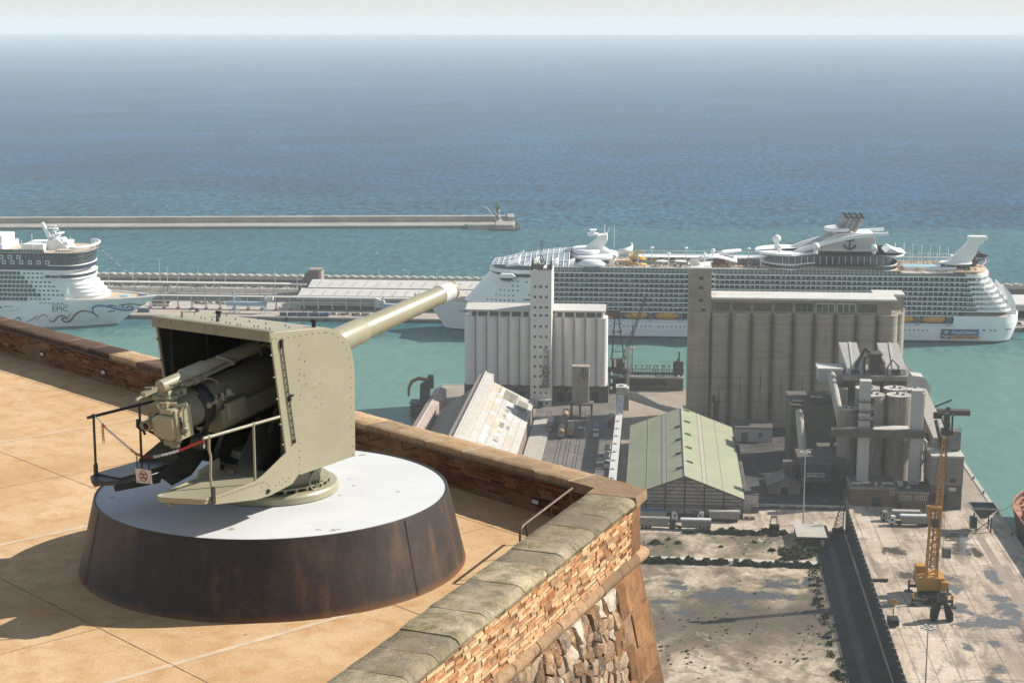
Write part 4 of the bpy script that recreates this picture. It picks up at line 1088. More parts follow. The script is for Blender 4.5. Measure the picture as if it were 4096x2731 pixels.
for i in range(520):
    a=rq.uniform(-30,92); y=rq.choice((rq.uniform(2,11),rq.uniform(12,30),rq.uniform(32,42)))
    zz=40.9 if 12<y<31 else 41.75
    fb.box(a,a+rq.uniform(.5,1.4),y,y+rq.uniform(.5,1.8),zz,zz+rq.uniform(.4,1.3),rq.choice((0,0,1,2,4,5,5,5,3)))
for i in range(300):
    a=rq.uniform(166,212); y=rq.uniform(1.5,40); fb.box(a,a+rq.uniform(.4,1.2),y,y+rq.uniform(.5,1.5),41.75,41.75+rq.uniform(.4,1.5),rq.choice((0,1,1,4,5,2)))
o=fb.build('deck_furniture',mats_f,S1); o['kind']='stuff'
for a,y in ((30,9),(41,10),(57,9)): disc('parasol_disc',a-3.5,a+3.5,y-3,y+3,44.3,45.0,M_shipw2)
# mid canopy
b=MB(); rr4=[]
for i in range(9):
    t=i/8; rr4.append([(52+22*t,10+2.0*k+6*t*(k-4)/6,45.2+1.9*math.sin(math.pi*min(1,t*1.1))+.8*math.sin(math.pi*k/8)) for k in range(9)])
b.add([p for r in rr4 for p in r],[(i*9+k,i*9+k+1,(i+1)*9+k+1,(i+1)*9+k) for i in range(8) for k in range(8)])
o=b.build('shell_canopy',M_shipw2,S1,smooth=60); md=o.modifiers.new('t','SOLIDIFY'); md.thickness=.5
MB().ext([(62,46.5),(66,49.2),(77,50.2),(77,49.6),(68,48.4),(66,46.2)],'y',16,28).tube((72,20,41),(72,20,49.6),.35,n=6).tube((60,14,41),(60,14,50.5),.5,n=6).sph((60,14,50.6),1.3,10,7).build('canopy_wing',M_shipw2,S1)
MB().box(58,67,13,22,40.9,45.0).build('stage_house',mat('stage_red',(.42,.12,.08)),S1)
# aft lounge
def stadium(a0_,a1_,y0,y1,z0,z1,lead=18,n=14):
    P=[]
    for i in range(n+1):
        t=math.pi/2*i/n; P.append((a0_+lead*(1-math.sin(t))*1.0,y0+(22-y0)*(1-math.cos(t))*0+ (22-y0)*(1-math.sin(t))*0))
    cy=(y0+y1)/2; ry=(y1-y0)/2; P=[]
    for i in range(n*2+1):
        t=math.pi/2+math.pi*i/(2*n); P.append((a0_+lead+lead*math.cos(t),cy-ry*math.sin(t)*-1*-1))
    for i in range(n*2+1):
        t=-math.pi/2+math.pi*i/(2*n); P.append((a1_-lead*.5+lead*.5*math.cos(t),cy+ry*math.sin(t)))
    return MB().ext(P,'z',z0,z1)
stadium(88,168,-.2,44.2,41.4,42.1).build('lounge_lower_edge',M_shipw2,S1,smooth=35)
stadium(89,167,.6,43.4,42.1,44.1).build('lounge_lower_glass',M_glassd,S1,smooth=35)
stadium(88,168,-.1,44.1,44.1,44.9).build('lounge_mid_edge',M_shipw2,S1,smooth=35)
stadium(90,165,2.0,42,44.9,49.6).build('lounge_glass',M_glassl,S1,smooth=35)
b=MB(); x=100
while x<158: b.box(x-.12,x+.12,1.7,2.0,44.9,49.6); x+=3.6
x=100
while x<160: b.box(x-.08,x+.08,.35,.6,42.1,44.1); x+=1.5
b.build('lounge_mullions',M_shipw2,S1)
stadium(85,172,-1.0,45,49.6,50.8,20).build('lounge_roof',M_shipw2,S1,smooth=35)
# funnel casing with louvres and side fins
pf_=[(112,50.8),(126,58.5),(134,61.5),(153,62),(156,50.8)]
fc=MB().ext(pf_,'y',14,30).build('funnel_casing',M_shipw2,S1,bevel=.3)
lv=MB()
for i in range(14):
    z=52.6+i*.62; x0=114+ (z-50.8)*1.75; lv.box(x0+3,154.5,13.8,14.02,z,z+.30); lv.box(x0+3,154.5,29.98,30.2,z,z+.30)
lv.build('louvres',M_louv,fc)
for y0,y1 in ((9.5,12.2),(31.8,34.5)):
    P=[]; Q=[]
    for i in range(11):
        t=i/10; a=106+54*t; z=50.8+11.8*math.sin(t*1.5)**.8; P.append((a,z)); Q.append((a+1.5,z-2.4+.9*t))
    b=MB().ext(P+[(161,62.9)]+Q[::-1],'y',y0,y1); b.build('funnel_fin',M_shipw2,S1,smooth=35)
b=MB()
for i in range(10):
    z=53.5+i*.7; 
sl=MB()
for i in range(16):
    t=i/15; sl.box(110+18*t,112.0+18*t,14.5,29.5,51.2+8.8*t,51.6+8.8*t)
sl.build('funnel_front_slats',M_louv,S1)
disc('funnel_collar',125,141,12,32,62.2,64.4,M_shipw2)
k_=0
for i in range(4):
    for y in (17,26):
        a=132.5+i*3.1; b=MB().tube((a,y,62),(a+5.2,y,72.0 if y>20 else 71.2),1.35,1.3,12)
        fp=b.build('exhaust_pipe',M_funnel,S1,smooth=45)
        MB().tube((a+4.7,y,71.1 if y>20 else 70.3),(a+5.25,y,72.1 if y>20 else 71.3),1.42,1.4,12).build('pipe_tip',M_soot,fp,smooth=45)
lg=crown_anchor(9.5).xf(T(139.5,13.7,56.3)); lg.build('funnel_emblem',M_navy,S1)
for a,y,z,r in ((97.5,20,57.2,2.5),(98.5,9,53.4,1.6),(119,5,54.8,2.35),(152.5,6,54.3,2.0),(150,38,56.8,1.9)):
    MB().sph((a,y,z),r,18,12).tube((a,y,50.6),(a,y,z-r*.7),r*.55,r*.5,12).build('radar_dome',M_shipw2,S1,smooth=60)
MB().ext([(160,50.8),(163,53.5),(168,51.2),(172,50.8)],'y',10,34).build('roof_wedge',M_shipw2,S1)
# sports court and pool aft
b=MB()
for i in range(7):
    a=168+i*5.2
    for y,h in ((5,53.5),(30,54.5)): b.tube((a,y,41.7),(a,y,h-.3*i),.17,n=5)
b.build('court_posts',M_shipw2,S1)
b=MB()
for i in range(24):
    a=169+i*1.4; b.box(a-.06,a+.06,22,22.1,41.7,47.5)
b.box(169,202,22,22.1,46.8,47.1); b.build('court_net',M_shipw2,S1)
MB().box(170,200,4,16,41.75,43.6).build('surf_pool_wall',M_shipw2,S1)
MB().box(170.5,199.5,4.5,15.5,43.6,43.75).build('surf_pool',M_pool,S1)
# climbing walls and aft bar
b=MB().ext([(195.5,45.5),(207.5,58.8),(208,61.0),(216.5,60.2),(215.8,57.6),(213.2,56),(211.5,50.5),(208.5,45.5)],'y',9,13.5); cw=b.build('climbing_tower',M_shipw2,S1,bevel=.2)
MB().box(206.8,217.5,8.2,14.5,58.9,61.2).build('tower_top_platform',M_shipw2,cw,bevel=.3)
disc('aft_bar_roof',191,210,4,20,44.8,45.9,M_shipw2)
MB().box(193,208,6,18,41.7,44.8).build('aft_bar',M_recess,S1)
MB().box(201,207,22,34,41.7,47.2).build('aft_house',M_shipw2,S1)
# dark fish-shaped slide hood and pink tube slides
b=MB()
P=[(208,42),(210,46),(213,48.6),(217.5,49.4),(222,48.0),(218,46.6),(216,44.5),(214.5,42)]
b.ext(P,'y',24,32)
for i in range(8): t=i/8; b.ext([(210.5+7*t,47.2+2.0*math.sin(t*2.4)),(211.4+7*t,47.4+2.0*math.sin(t*2.4)),(211.2+7*t,48.6+1.9*math.sin(t*2.4))],'y',27.5,28.5)
fh=b.build('slide_hood',M_black2,S1)
b=MB()
for i in range(6): b.ext([(214.2+i*1.2,46.9-.05*i),(215+i*1.2,46.9-.05*i),(214.4+i*1.1,44.6+.4*i)],'y',23.9,24.4)
b.build('hood_teeth',M_louv,fh)
MB().path([(217,28,44.5),(220,27,45.6),(220,24,44.2),(217,22,42),(219,20,40),(222,21,37.5),(221.5,24,35.5),(218,26,34.8)],.6,6).build('tube_slide',M_pink,S1,smooth=60)
# rounded stern terraces
for i,z in enumerate(rowz):
    if i==0: continue
    aend=221.5+(7-i)*2.35
    P=[(203,0)]; 
    for q in range(13):
        t=-math.pi/2+math.pi*q/12; P.append((aend-13+13*math.cos(t),22+22*math.sin(t)))
    P+=[(203,44)]
    tz=MB().ext(P,'z',z-.35,z+.95).build('stern_terrace',M_shipw2,S1,smooth=35)
    inn=[(203,2.4)]
    for q in range(13):
        t=-math.pi/2+math.pi*q/12; inn.append((aend-15.5+12*math.cos(t),22+19.4*math.sin(t)))
    inn+=[(203,41.6)]
    MB().ext(inn,'z',z+.95,z+2.45).build('terrace_wall',M_shipw2,tz,smooth=35)
    b=MB()
    for q in range(1,12):
        t=-math.pi/2+math.pi*q/12; c0=(aend-13.2+12.8*math.cos(t),22+21.7*math.sin(t)); c1=(aend-15.5+12*math.cos(t),22+19.5*math.sin(t))
        b.beam((c0[0],c0[1],z+1.7),(c1[0],c1[1],z+1.7),.22,1.6)
    for k in range(5): b.box(206+k*2.3,206.2+k*2.3,.3,2.5,z+.9,z+2.45)
    b.build('terrace_dividers',M_shipw2,tz)
    MB().box(204,210.5,2.2,2.42,z+1.0,z+2.3).build('terrace_windows',M_glassd,tz)
P=[(205,-.3)]
for q in range(13):
    t=-math.pi/2+math.pi*q/12; P.append((220.5-13+13.3*math.cos(t),22+22.4*math.sin(t)))
P+=[(205,44.3)]
MB().ext(P,'z',38.1,40.2).build('stern_top_edge',M_shipw2,S1,smooth=35)
MB().ext([(p[0]-1,22+(p[1]-22)*.95) for p in P],'z',40.2,41.6).build('stern_top_deck',M_deck,S1,smooth=35)
for y0 in (10,31):
    P=[(226,13.5),(231,13.5),(232,22),(229.5,29),(226.2,33.3),(225.6,32.2),(228,25),(227.2,18)]
    P=[(229.5,14),(236.5,14),(236,21),(233,27.5),(228.5,32.6),(227.6,32.0),(231,25.5),(231.2,19)]
    MB().ext(P,'y',y0,y0+3.2).build('stern_horn',M_shipw2,S1,smooth=35)
b=MB().ext([(226,16.5),(232,17.5),(234,22),(231.5,22),(228,19.5)],'y',16,29); b.build('stern_screen',M_shipw2,S1)
MB().box(222,232,3,41,15.7,15.9).build('stern_deck',M_deck,S1)
# company sign on the hull
MB().box(192.2,213.7,-.30,-.05,2.6,8.1).build('sign_panel',M_logob,S1)
MB().box(197.5,213.7,-.36,-.28,2.6,4.5).build('sign_strip',M_logoo,S1)
MB().box(192.2,197.5,-.36,-.28,2.6,8.1).build('sign_square',M_navy,S1)
crown_anchor(4.8).xf(T(194.85,-.36,5.35)).build('sign_emblem',M_logow,S1)
text_mb('RoyalCaribbean',2.75,.04,bold=.01,sx=.80).xf(T(205.6,-.40,6.35)@UPX).build('sign_lettering',M_logow,S1)
text_mb('INTERNATIONAL',1.35,.03,sx=1.12,bold=.02).xf(T(205.6,-.42,3.5)@UPX).build('sign_small_lettering',mat('sign_brown',(.16,.08,.03)),S1)
# name on the bow
def hull_y(a,z):
    t=min(1,max(0,(a-a0(z))/(78-24*min(1,z/19)))); return 22-22*(1-(1-t)**2.1)
nm=text_mb('SYMPHONY',2.3,.03,align='LEFT',bold=.03,sx=1.15)
nm.v=[(p[0]-90.5,hull_y(p[0]-90.5,13.4)-.22-p[2],p[1]*1.0+13.4) for p in nm.v]
nm.build('bow_lettering',M_navy,S1)
mk=MB()
for z in (9.2,8.6): 
    mk.add([(a,hull_y(a,z)-.2,z+dz) for a,dz in ((-98,0),(-93.5,0),(-93.5,.22),(-98,.22))],[(0,1,2,3)])
mk.build('bow_marks',M_logow,S1)
# lifeboats
def lifeboat(a,label):
    r=empty('lifeboat',(-27+a,1010-.6,11.5),0,label,'lifeboat','orange lifeboats hanging along the big cruise ship')
    P=[]; 
    b=MB(); rows=[]
    for i in range(13):
        t=i/12; x=15*t; w=1.9*min(1,(1-(1-min(1,t*4.5))**2))*min(1,(1-(1-min(1,(1-t)*6))**2))+.15
        zb=1.5-1.5*min(1,min(t,1-t)*5)**.7
        rows.append([(x,1.9-w,1.7),(x,1.9-w*.8,zb+.3),(x,1.9,zb),(x,1.9+w*.8,zb+.3),(x,1.9+w,1.7)])
    b.add([p for q in rows for p in q],[(i*5+j,i*5+j+1,(i+1)*5+j+1,(i+1)*5+j) for i in range(12) for j in range(4)])
    b.build('boat_hull',mat_boat,r,smooth=45)
    rows2=[]
    for i in range(13):
        t=i/12; x=15*t; w=1.9*min(1,(1-(1-min(1,t*4.5))**2))*min(1,(1-(1-min(1,(1-t)*6))**2))+.15
        h=1.95*min(1,(1-(1-min(1,.05+t*3.5))**2))*min(1,(1-(1-min(1,.2+(1-t)*7))**2))
        rows2.append([(x,1.9-w,1.7),(x,1.9-w*.95,1.7+h*.6),(x,1.9-w*.6,1.7+h),(x,1.9+w*.6,1.7+h),(x,1.9+w*.95,1.7+h*.6),(x,1.9+w,1.7)])
    b=MB().add([p for q in rows2 for p in q],[(i*6+j,i*6+j+1,(i+1)*6+j+1,(i+1)*6+j) for i in range(12) for j in range(5)]+[tuple(range(6))])
    b.build('boat_canopy',M_orange,r,smooth=45)
    w=MB()
    for x in (4.0,4.9,7.8,10.9,11.8): w.box(x,x+.5,-.08,.05,2.5,2.85); w.box(x,x+.5,-.08,.05,1.95,2.25)
    w.build('boat_windows',M_glassd,r)
    MB().ext([(.6,2.3),(1.9,2.95),(2.3,2.9),(1.4,2.2)],'y',.05,.6).build('helm_window',M_glassd,r)
    return r
mat_boat=mat('lifeboat_hull',(.62,.27,.02),rough=.4)
lbl=['first orange lifeboat right of the white silo tower block, partly hidden by it','orange lifeboat behind the dark crane jib, second from the left','orange lifeboat just left of the grey silo tower','orange lifeboat half hidden by the last grey silo cylinder','orange lifeboat right of the grey silo, nearest the stern']
A=[-10.3,7.7,25.7,162.2,179.7]
for a,l in zip(A,lbl): lifeboat(a,l)
for a in (6.2,23.9,41.2,61,79,97,115,133,151,178.4,196.3,-12):
    MB().box(a-.9,a-.6,-.7,.2,10.2,15.4).box(a+.6,a+.9,-.7,.2,10.2,15.4).box(a-.9,a+.9,-.7,-.4,10.1,10.4).box(a-.9,a+.9,.2,3.4,14.9,15.4).build('boat_davit',M_bluept,S1)
# ---------------- left ship with painted waves -----------------
S2=empty('cruise_ship',(-307,1015,0),0,'white cruise ship on the left edge with coloured waves painted on its bow','cruise ship')
LS=-185
e0=lambda z:-24-0+24*(max(0,z)/17)**1.1*1.0
def eh(x,z):   # half breadth at x (x=0 is the bow tip, negative aft)
    s=e0(z)-0; t=min(1,max(0,(s-x)/(62-12*min(1,z/17)))); return 20*(1-(1-t)**1.9)
rows=[]; zs=[-1,.8,3,6,9,12,14.5,17]
ns=40
for z in zs:
    zz=max(0,z); L=[]
    for i in range(ns+1):
        u=(i/ns)**1.5; x=e0(zz)+(LS-e0(zz))*u; L.append((x,eh(x,zz)))
    rows.append([(x,20-h,z) for x,h in L]+[(x,20+h,z) for x,h in L[::-1]])
n=len(rows[0]); b=MB().add([p for r in rows for p in r],[(j*n+i,j*n+(i+1)%n,(j+1)*n+(i+1)%n,(j+1)*n+i) for j in range(len(zs)-1) for i in range(n)]+[tuple(range((len(zs)-1)*n,len(zs)*n))])
b.m=[0]*len(b.f); b.m[-1]=1
hl2=b.build('hull',[M_shipw,M_deck],S2,smooth=35)
# bulwark rim
b=MB(); L=[(e0(17)-.2+(LS+130-e0(17))*(i/24)**1.4) for i in range(25)]
b.path([(x,20-eh(x,17),17.6+.0) for x in L],.35,5).path([(x,20+eh(x,17),17.6) for x in L],.35,5); b.build('bow_bulwark',M_shipw2,S2,smooth=50)
# stepped white tiers at the front
def tier(xf,half,z0,z1,lead,name,mt_,par=S2,tail=LS,sm=35):
    P=[]
    for q in range(21):
        t=-math.pi/2+math.pi*q/20; P.append((xf-lead+lead*math.cos(t),20+half*math.sin(t)))
    P+=[(tail,20+half),(tail,20-half)]
    return MB().ext(P,'z',z0,z1).build(name,mt_,par,smooth=sm)
for i in range(6):
    z=17+i*2.35; xf=-29.5-i*2.3; tier(xf,15.5+i*.75,z,z+2.0,13,'front_tier',M_shipw2); tier(xf+.5,16+i*.75,z+1.9,z+2.4,13,'tier_lip',M_shipw2)
tier(-43,19.9,16.5,35.4,8,'accommodation_block',M_shipw2)
tier(-38.5,20.3,30.6,32.6,11,'bridge_windows',M_glassd,tail=-62); tier(-37.6,20.8,32.6,33.3,11,'bridge_eyebrow',M_shipw2,tail=-64); tier(-38,20.8,29.6,30.6,11,'bridge_deck',M_shipw2,tail=-64)
MB().box(-58,-53,-3,43,30.2,33.6).build('bridge_wing',M_shipw2,S2,bevel=.4)
MB().box(-57.6,-52.9,-3.1,-2,31.0,32.7).build('wing_glass',M_glassd,S2)
tier(-38.5,20.2,35.6,38.2,10,'navy_band',M_navy); tier(-38,20.6,38.0,38.5,10,'navy_band_lip',M_shipw2,tail=-60); tier(-38.6,20.2,38.5,41.6,10,'upper_glass_band',M_glassd); tier(-38.3,20.4,41.6,42.1,10,'upper_lip',M_navy); tier(-38,20.2,42.1,45.0,10,'upper_glass_band',M_glassd)
tier(-37.5,20.6,45.0,45.6,10,'top_deck_lip',M_navy)
tier(-37.5,20.3,45.6,46.0,10,'top_deck',M_deck)
rim=MB().path([(-46+10*math.cos(-math.pi/2+math.pi*q/30),20+20.9*math.sin(-math.pi/2+math.pi*q/30),49.2) for q in range(31)],.7,6); rim.build('observation_rim',M_shipw2,S2,smooth=60)
tier(-41,17,46,47.2,10,'forward_sun_deck',M_deck,tail=-56)
b=MB()
for q in range(31):
    t=-math.pi/2+math.pi*q/30; b.beam((-46+9*math.cos(t),20+20*math.sin(t),45.8),(-46+10*math.cos(t),20+20.8*math.sin(t),49.4),.25,.25)
for q in range(18): b.box(-48-q*1.9,-47.8-q*1.9,-.3,-.1,45.6,48)
b.build('deck_railing',M_shipw2,S2)
MB().box(LS,-62,-.2,-.05,45.8,47.9).build('glass_screen',M_glassb,S2)
# navy upper decks with square windows along the side
MB().box(LS,-60,-.36,.1,38.2,45.0).build('navy_side',M_navy,S2)
MB().box(LS,-50,-.30,.0,35.6,38.0).build('navy_stripe',M_navy,S2)
b=MB(); g=MB()
for r_,(z,off,xs) in enumerate(((42.0,0,-66),(38.9,2.7,-59))):
    for i in range(20):
        x=xs-i*5.4-off*0
        if x<LS+4: break
        if r_==0 and -72<x<-60: continue
        b.box(x-2.4,x,-.55,-.34,z,z+2.4); g.box(x-2.0,x-.4,-.62,-.5,z+.4,z+2.0)
    for i in range(34):
        x=-61-i*2.7
b.build('window_frame',M_shipw2,S2); g.build('window_pane',M_glassb,S2)
b=MB()
for z in (38.6,42.2):
    for i in range(28):
        x=-60-i*2.7; b.box(x-.14,x+.0,-.5,-.3,z,z+2.4)
b.build('navy_balcony_divider',M_louv,S2)
MB().box(LS,-52,-.50,.2,41.3,41.75).build('navy_deck_edge',M_navy,S2)
# balcony rows
ends=[-73.5,-65,-68,-70,-72.5,-74.5,-77]
for i in range(7):
    z=16.6+2.62*i; xe=ends[i]
    MB().box(LS,xe,-.32,-.02,z,z+1.95).build('balcony_recess',M_recess,S2)
    b=MB(); x=xe
    while x>LS: b.box(x-.16,x+.05,-.75,.0,z-.1,z+2.2); x-=2.6
    b.box(LS,xe+.4,-.8,.0,z-.45,z+.02); b.build('balcony_deck',M_shipw2,S2)
    MB().box(LS,xe,-.74,-.70,z+.02,z+.95).build('balcony_rail',M_glassb,S2)
pw=MB()
for i in range(7):
    z=16.9+2.62*i
    for j in range(5):
        x=ends[i]+1.2+j*2.75
        if x<-48+(-i*.6) : pw.box(x,x+1.5,-.12,.02,z+.3,z+1.15)
for j in range(6): pw.box(-66.5+j*2.7,-65+j*2.7,-.15,.05,15.0,15.5)
pw.build('cabin_windows',M_glassd,S2)
# mast and top gear
b=MB().ext([(-63.5,46),(-70.3,61.5),(-69.0,62.2),(-61.0,46)],'y',18.8,21.2)
b.beam((-65.5,18,46),(-62.5,19.5,58),.6).beam((-59,18,46),(-62,19.5,58),.6).beam((-58.5,22,46),(-61.5,20.5,57),.6).box(-65.5,-59.5,16,24,53.2,54).box(-66,-60,18,22,58,58.6).box(-65.5,-61,19,21,59.6,60.3).tube((-63,20,58),(-63,20,60),.4,n=6).ext([(-66,46),(-65,51.5),(-58,52.5),(-54,49),(-50,46)],'y',13,27)
for z in (49,51.5,54.5,56.5): b.beam((-65,18,z),(-59.5,22,z+.6),.3)
b.box(-78,-64.5,6,30,46,50.2).box(-58,-52,14,26,49,51).box(-60.5,-57.5,15,25,55.2,55.8)
b.sph((-56,16,52.2),1.1,10,6).sph((-52,22,50.4),.8,10,6).tube((-48,10,46),(-48,10,51),.2,n=5).tube((-54,25,46),(-54,25,52.5),.2,n=5)
b.build('radar_mast',M_shipw2,S2)
MB().box(-140,-90,6,34,46,50).box(-124,-91,8,30,50,55).build('aft_house',M_shipw2,S2,bevel=.5)
b=MB().tube((-77,3,46),(-77,3,53),.35,n=6).tube((-71,5,46),(-71,5,57),.22,n=6); b.build('lamp_post',M_shipw2,S2)
fl_=MB(); cord=MB(); mf=[M_logow,M_pink,M_navy,mat('flag_yellow',(.75,.6,.2)),mat('flag_red',(.6,.1,.08))]
rr5=random.Random(2)
for (p,q,nn_) in ((V((-36.5,20,49)),V((-3,20,19.5)),20),(V((-88,20,60)),V((-150,20,52)),16)):
    cord.tube(p,q,.05,n=4)
    for i in range(nn_):
        c=p+(q-p)*((i+.5)/nn_); fl_.box(c.x-.5,c.x+.5,c.y-.05,c.y+.05,c.z-1.0,c.z-.05,rr5.choice((0,0,0,1,3,0,4)))
cord.build('flag_line',M_louv,S2); fl_.build('signal_flags',mf,S2)
# foredeck
MB().box(-22,-17,17,23,17.0,17.5).build('helipad_mark',M_pool,S2); MB().box(-11,-6,18,22,17.1,17.9).build('mooring_winch',M_recess,S2)
# painted waves on the hull and lettering
def on_hull(x,z,d=.18): return (x,20-eh(x,z)-d,z)
def ribbon(pts,wid,m,name,n=60):
    # Catmull-Rom through the points, tapering ribbon lying on the plating
    P=[V(p) for p in pts]; P=[2*P[0]-P[1]]+P+[2*P[-1]-P[-2]]; C=[]
    for i in range(1,len(P)-2):
        for k_ in range(12):
            t=k_/12; a,b_,c,d=P[i-1:i+3]
            C.append(.5*((2*b_)+(c-a)*t+(2*a-5*b_+4*c-d)*t*t+(3*b_-a-3*c+d)*t**3))
    C.append(P[-2]); N=len(C); vs=[]
    for i,c in enumerate(C):
        t=(C[min(N-1,i+1)]-C[max(0,i-1)]).normalized(); w=wid*(math.sin(math.pi*(.06+.9*i/(N-1)))**.7)/2
        nn_=V((-t.y,t.x))*w*1.3
        vs+=[on_hull(c.x+nn_.x,c.y+nn_.y),on_hull(c.x-nn_.x,c.y-nn_.y)]
    MB().add(vs,[(2*i,2*i+1,2*i+3,2*i+2) for i in range(N-1)]).build(name,m,hl2)
hx=lambda px:-366+ (px-495)*.0664+307
hzz=lambda py:9.7+(1060-py)*.0655
W=lambda *p:[(hx(a),hzz(b_)) for a,b_ in p]
M_wblue=mat('wave_blue',(.04,.22,.47)); M_wred=mat('wave_maroon',(.20,.04,.04)); M_wdk=mat('wave_dark',(.02,.035,.06)); M_wgr=mat('wave_green',(.40,.45,.30))
ribbon(W((885,1125),(855,1090),(850,1040),(880,1012),(940,1010),(1000,1030),(1060,1060),(1120,1075),(1160,1070),(1172,1048),(1150,1035),(1128,1048),(1138,1060)),1.15,M_wblue,'wave_ribbon')
ribbon(W((870,1140),(850,1090),(800,1058),(740,1062),(690,1095),(650,1140),(610,1165),(580,1155),(572,1130),(590,1118),(612,1128),(605,1142)),1.0,M_wred,'wave_ribbon')
ribbon(W((455,1130),(470,1155),(500,1150),(540,1110),(580,1098),(610,1112),(622,1135)),.75,M_wdk,'wave_ribbon')
ribbon(W((325,1140),(360,1120),(400,1090),(440,1092),(450,1120)),.55,M_wgr,'wave_ribbon')
ribbon(W((1290,1020),(1250,1030),(1200,1018),(1140,1012),(1100,1018),(1098,1040),(1122,1050),(1140,1040)),.6,M_wdk,'wave_ribbon')
ribbon(W((970,1012),(1020,1012),(1060,1030)),.7,M_wred,'wave_ribbon')
ribbon(W((240,1155),(290,1140),(340,1105),(375,1095)),.45,M_wred,'wave_ribbon')
ribbon(W((200,1150),(195,1125),(170,1118),(140,1130)),.8,M_wblue,'wave_ribbon')
ribbon(W((1085,1045),(1070,1030),(1085,1012),(1110,1006)),.5,M_wgr,'wave_ribbon'); ribbon(W((625,1125),(640,1095),(665,1075)),.7,M_wgr,'wave_ribbon')
b=MB()
def dots(x0,y0,x1,y1,n_,bow,r0):
    for i in range(n_):
        t=i/(n_-1); px=x0+(x1-x0)*t; py=y0+(y1-y0)*t-bow*math.sin(math.pi*t); x,z=hx(px),hzz(py)
        b.add([on_hull(x+dx,z+dz) for dx,dz in ((-r0,0),(0,-r0*1.4),(r0,0),(0,r0*1.4))],[(0,1,2,3)])
dots(485,1120,600,1080,14,12,.2); dots(700,1130,840,1085,16,25,.2); dots(810,1028,930,995,14,6,.2); dots(1105,998,1190,1000,10,8,.18); dots(335,1155,395,1140,8,4,.16)
b.build('wave_dots',M_louv,hl2)
def hull_text(txt,x,z,size,sx,name,m,bold=0):
    t=text_mb(txt,size,.0,align='LEFT',sx=sx,bold=bold)
    t.v=[on_hull(p[0]+x,p[1]+z,.2) for p in t.v]; t.build(name,m,hl2)
hull_text('EPIC',-59,11.4,4.9,1.05,'name_lettering',M_wdk); hull_text('NORWEGIAN',-59.2,14.25,1.75,.98,'line_lettering',mat('letter_grey',(.25,.27,.3)))
b=MB()
for (px0,px1,py0,py1) in ((965,1025,1068,1080),): b.add([on_hull(hx(a),hzz(c)) for a,c in ((px0,py1),(px1,py1),(px1,py0),(px0,py0))],[(0,1,2,3)])
b.build('mooring_opening',M_glassd,hl2)
r2=empty('lifeboat',(-307-92,1013.4,10.8),0,'white and red lifeboat hanging on the left cruise ship','lifeboat')
MB().ext([(0,1.4),(1.2,.2),(10,.0),(12.2,1.0),(12.6,1.7),(0,1.7)],'y',0,3).build('boat_hull',M_shipw2,r2,bevel=.2)
MB().ext([(.5,1.7),(1.5,3.0),(9.5,3.1),(11.8,1.9),(12,1.7)],'y',.2,2.8).build('boat_canopy',M_shipw2,r2,bevel=.3)
MB().box(-4,2.5,-.05,2.9,1.0,2.2).build('boat_stripe',mat('boat_red',(.35,.06,.05)),r2)
w=MB()
for x in (4.2,5.6,7.0,8.6): w.box(x,x+.7,-.1,.3,2.0,2.6)
w.build('boat_windows',M_glassd,r2)
# ================================================================== harbour ground
M_asphalt=mat('quay_concrete',(.40,.33,.26),rough=.9,var=.22,sc=.035,dirt=(.20,.16,.125),damt=.45,dsc=.09,fine=.15)
M_conc=mat('pale_concrete',(.52,.48,.42),rough=.9,var=.15,sc=.2,dirt=(.30,.26,.21),damt=.4,fine=.1)
M_concd=mat('dark_concrete',(.145,.13,.11),rough=.9,var=.25,sc=.3,dirt=(.07,.06,.05),damt=.6,fine=.15)
M_yardark=mat('dirty_yard',(.075,.07,.062),rough=.75,var=.5,sc=.09,dirt=(.22,.20,.175),damt=.25,dsc=.2,fine=.25)
M_lane=mat('shaded_lane',(.055,.052,.048),rough=.9,var=.4,sc=.1,dirt=(.10,.09,.075),damt=.4,dsc=.15,fine=.2)  # fence shade put into the lane's dark base colour
M_road=mat('worn_road',(.20,.175,.15),rough=.85,var=.3,sc=.12,dirt=(.11,.10,.09),damt=.5,fine=.15)
M_steel=mat('grey_steel',(.20,.20,.19),rough=.55,var=.3,sc=1.2,dirt=(.10,.07,.05),damt=.4)
M_steeld=mat('dark_rusty_steel',(.06,.055,.05),rough=.65,var=.4,sc=1,dirt=(.12,.06,.03),damt=.4)
M_galv=mat('galvanised',(.48,.48,.46),rough=.45,var=.1,sc=1)
M_winp=mat('dark_window',(.035,.04,.045),rough=.2,spec=.6)
M_puddle=mat('puddle',(.10,.105,.11),rough=.08,var=.3,sc=.2,spec=.7)
M_oil=mat('wet_stain',(.045,.038,.032),rough=.35,var=.4,sc=.8)
def struct(name,b,m,smooth=None):
    o=b.build(name,m,smooth=smooth); return tag(o,kind='structure')
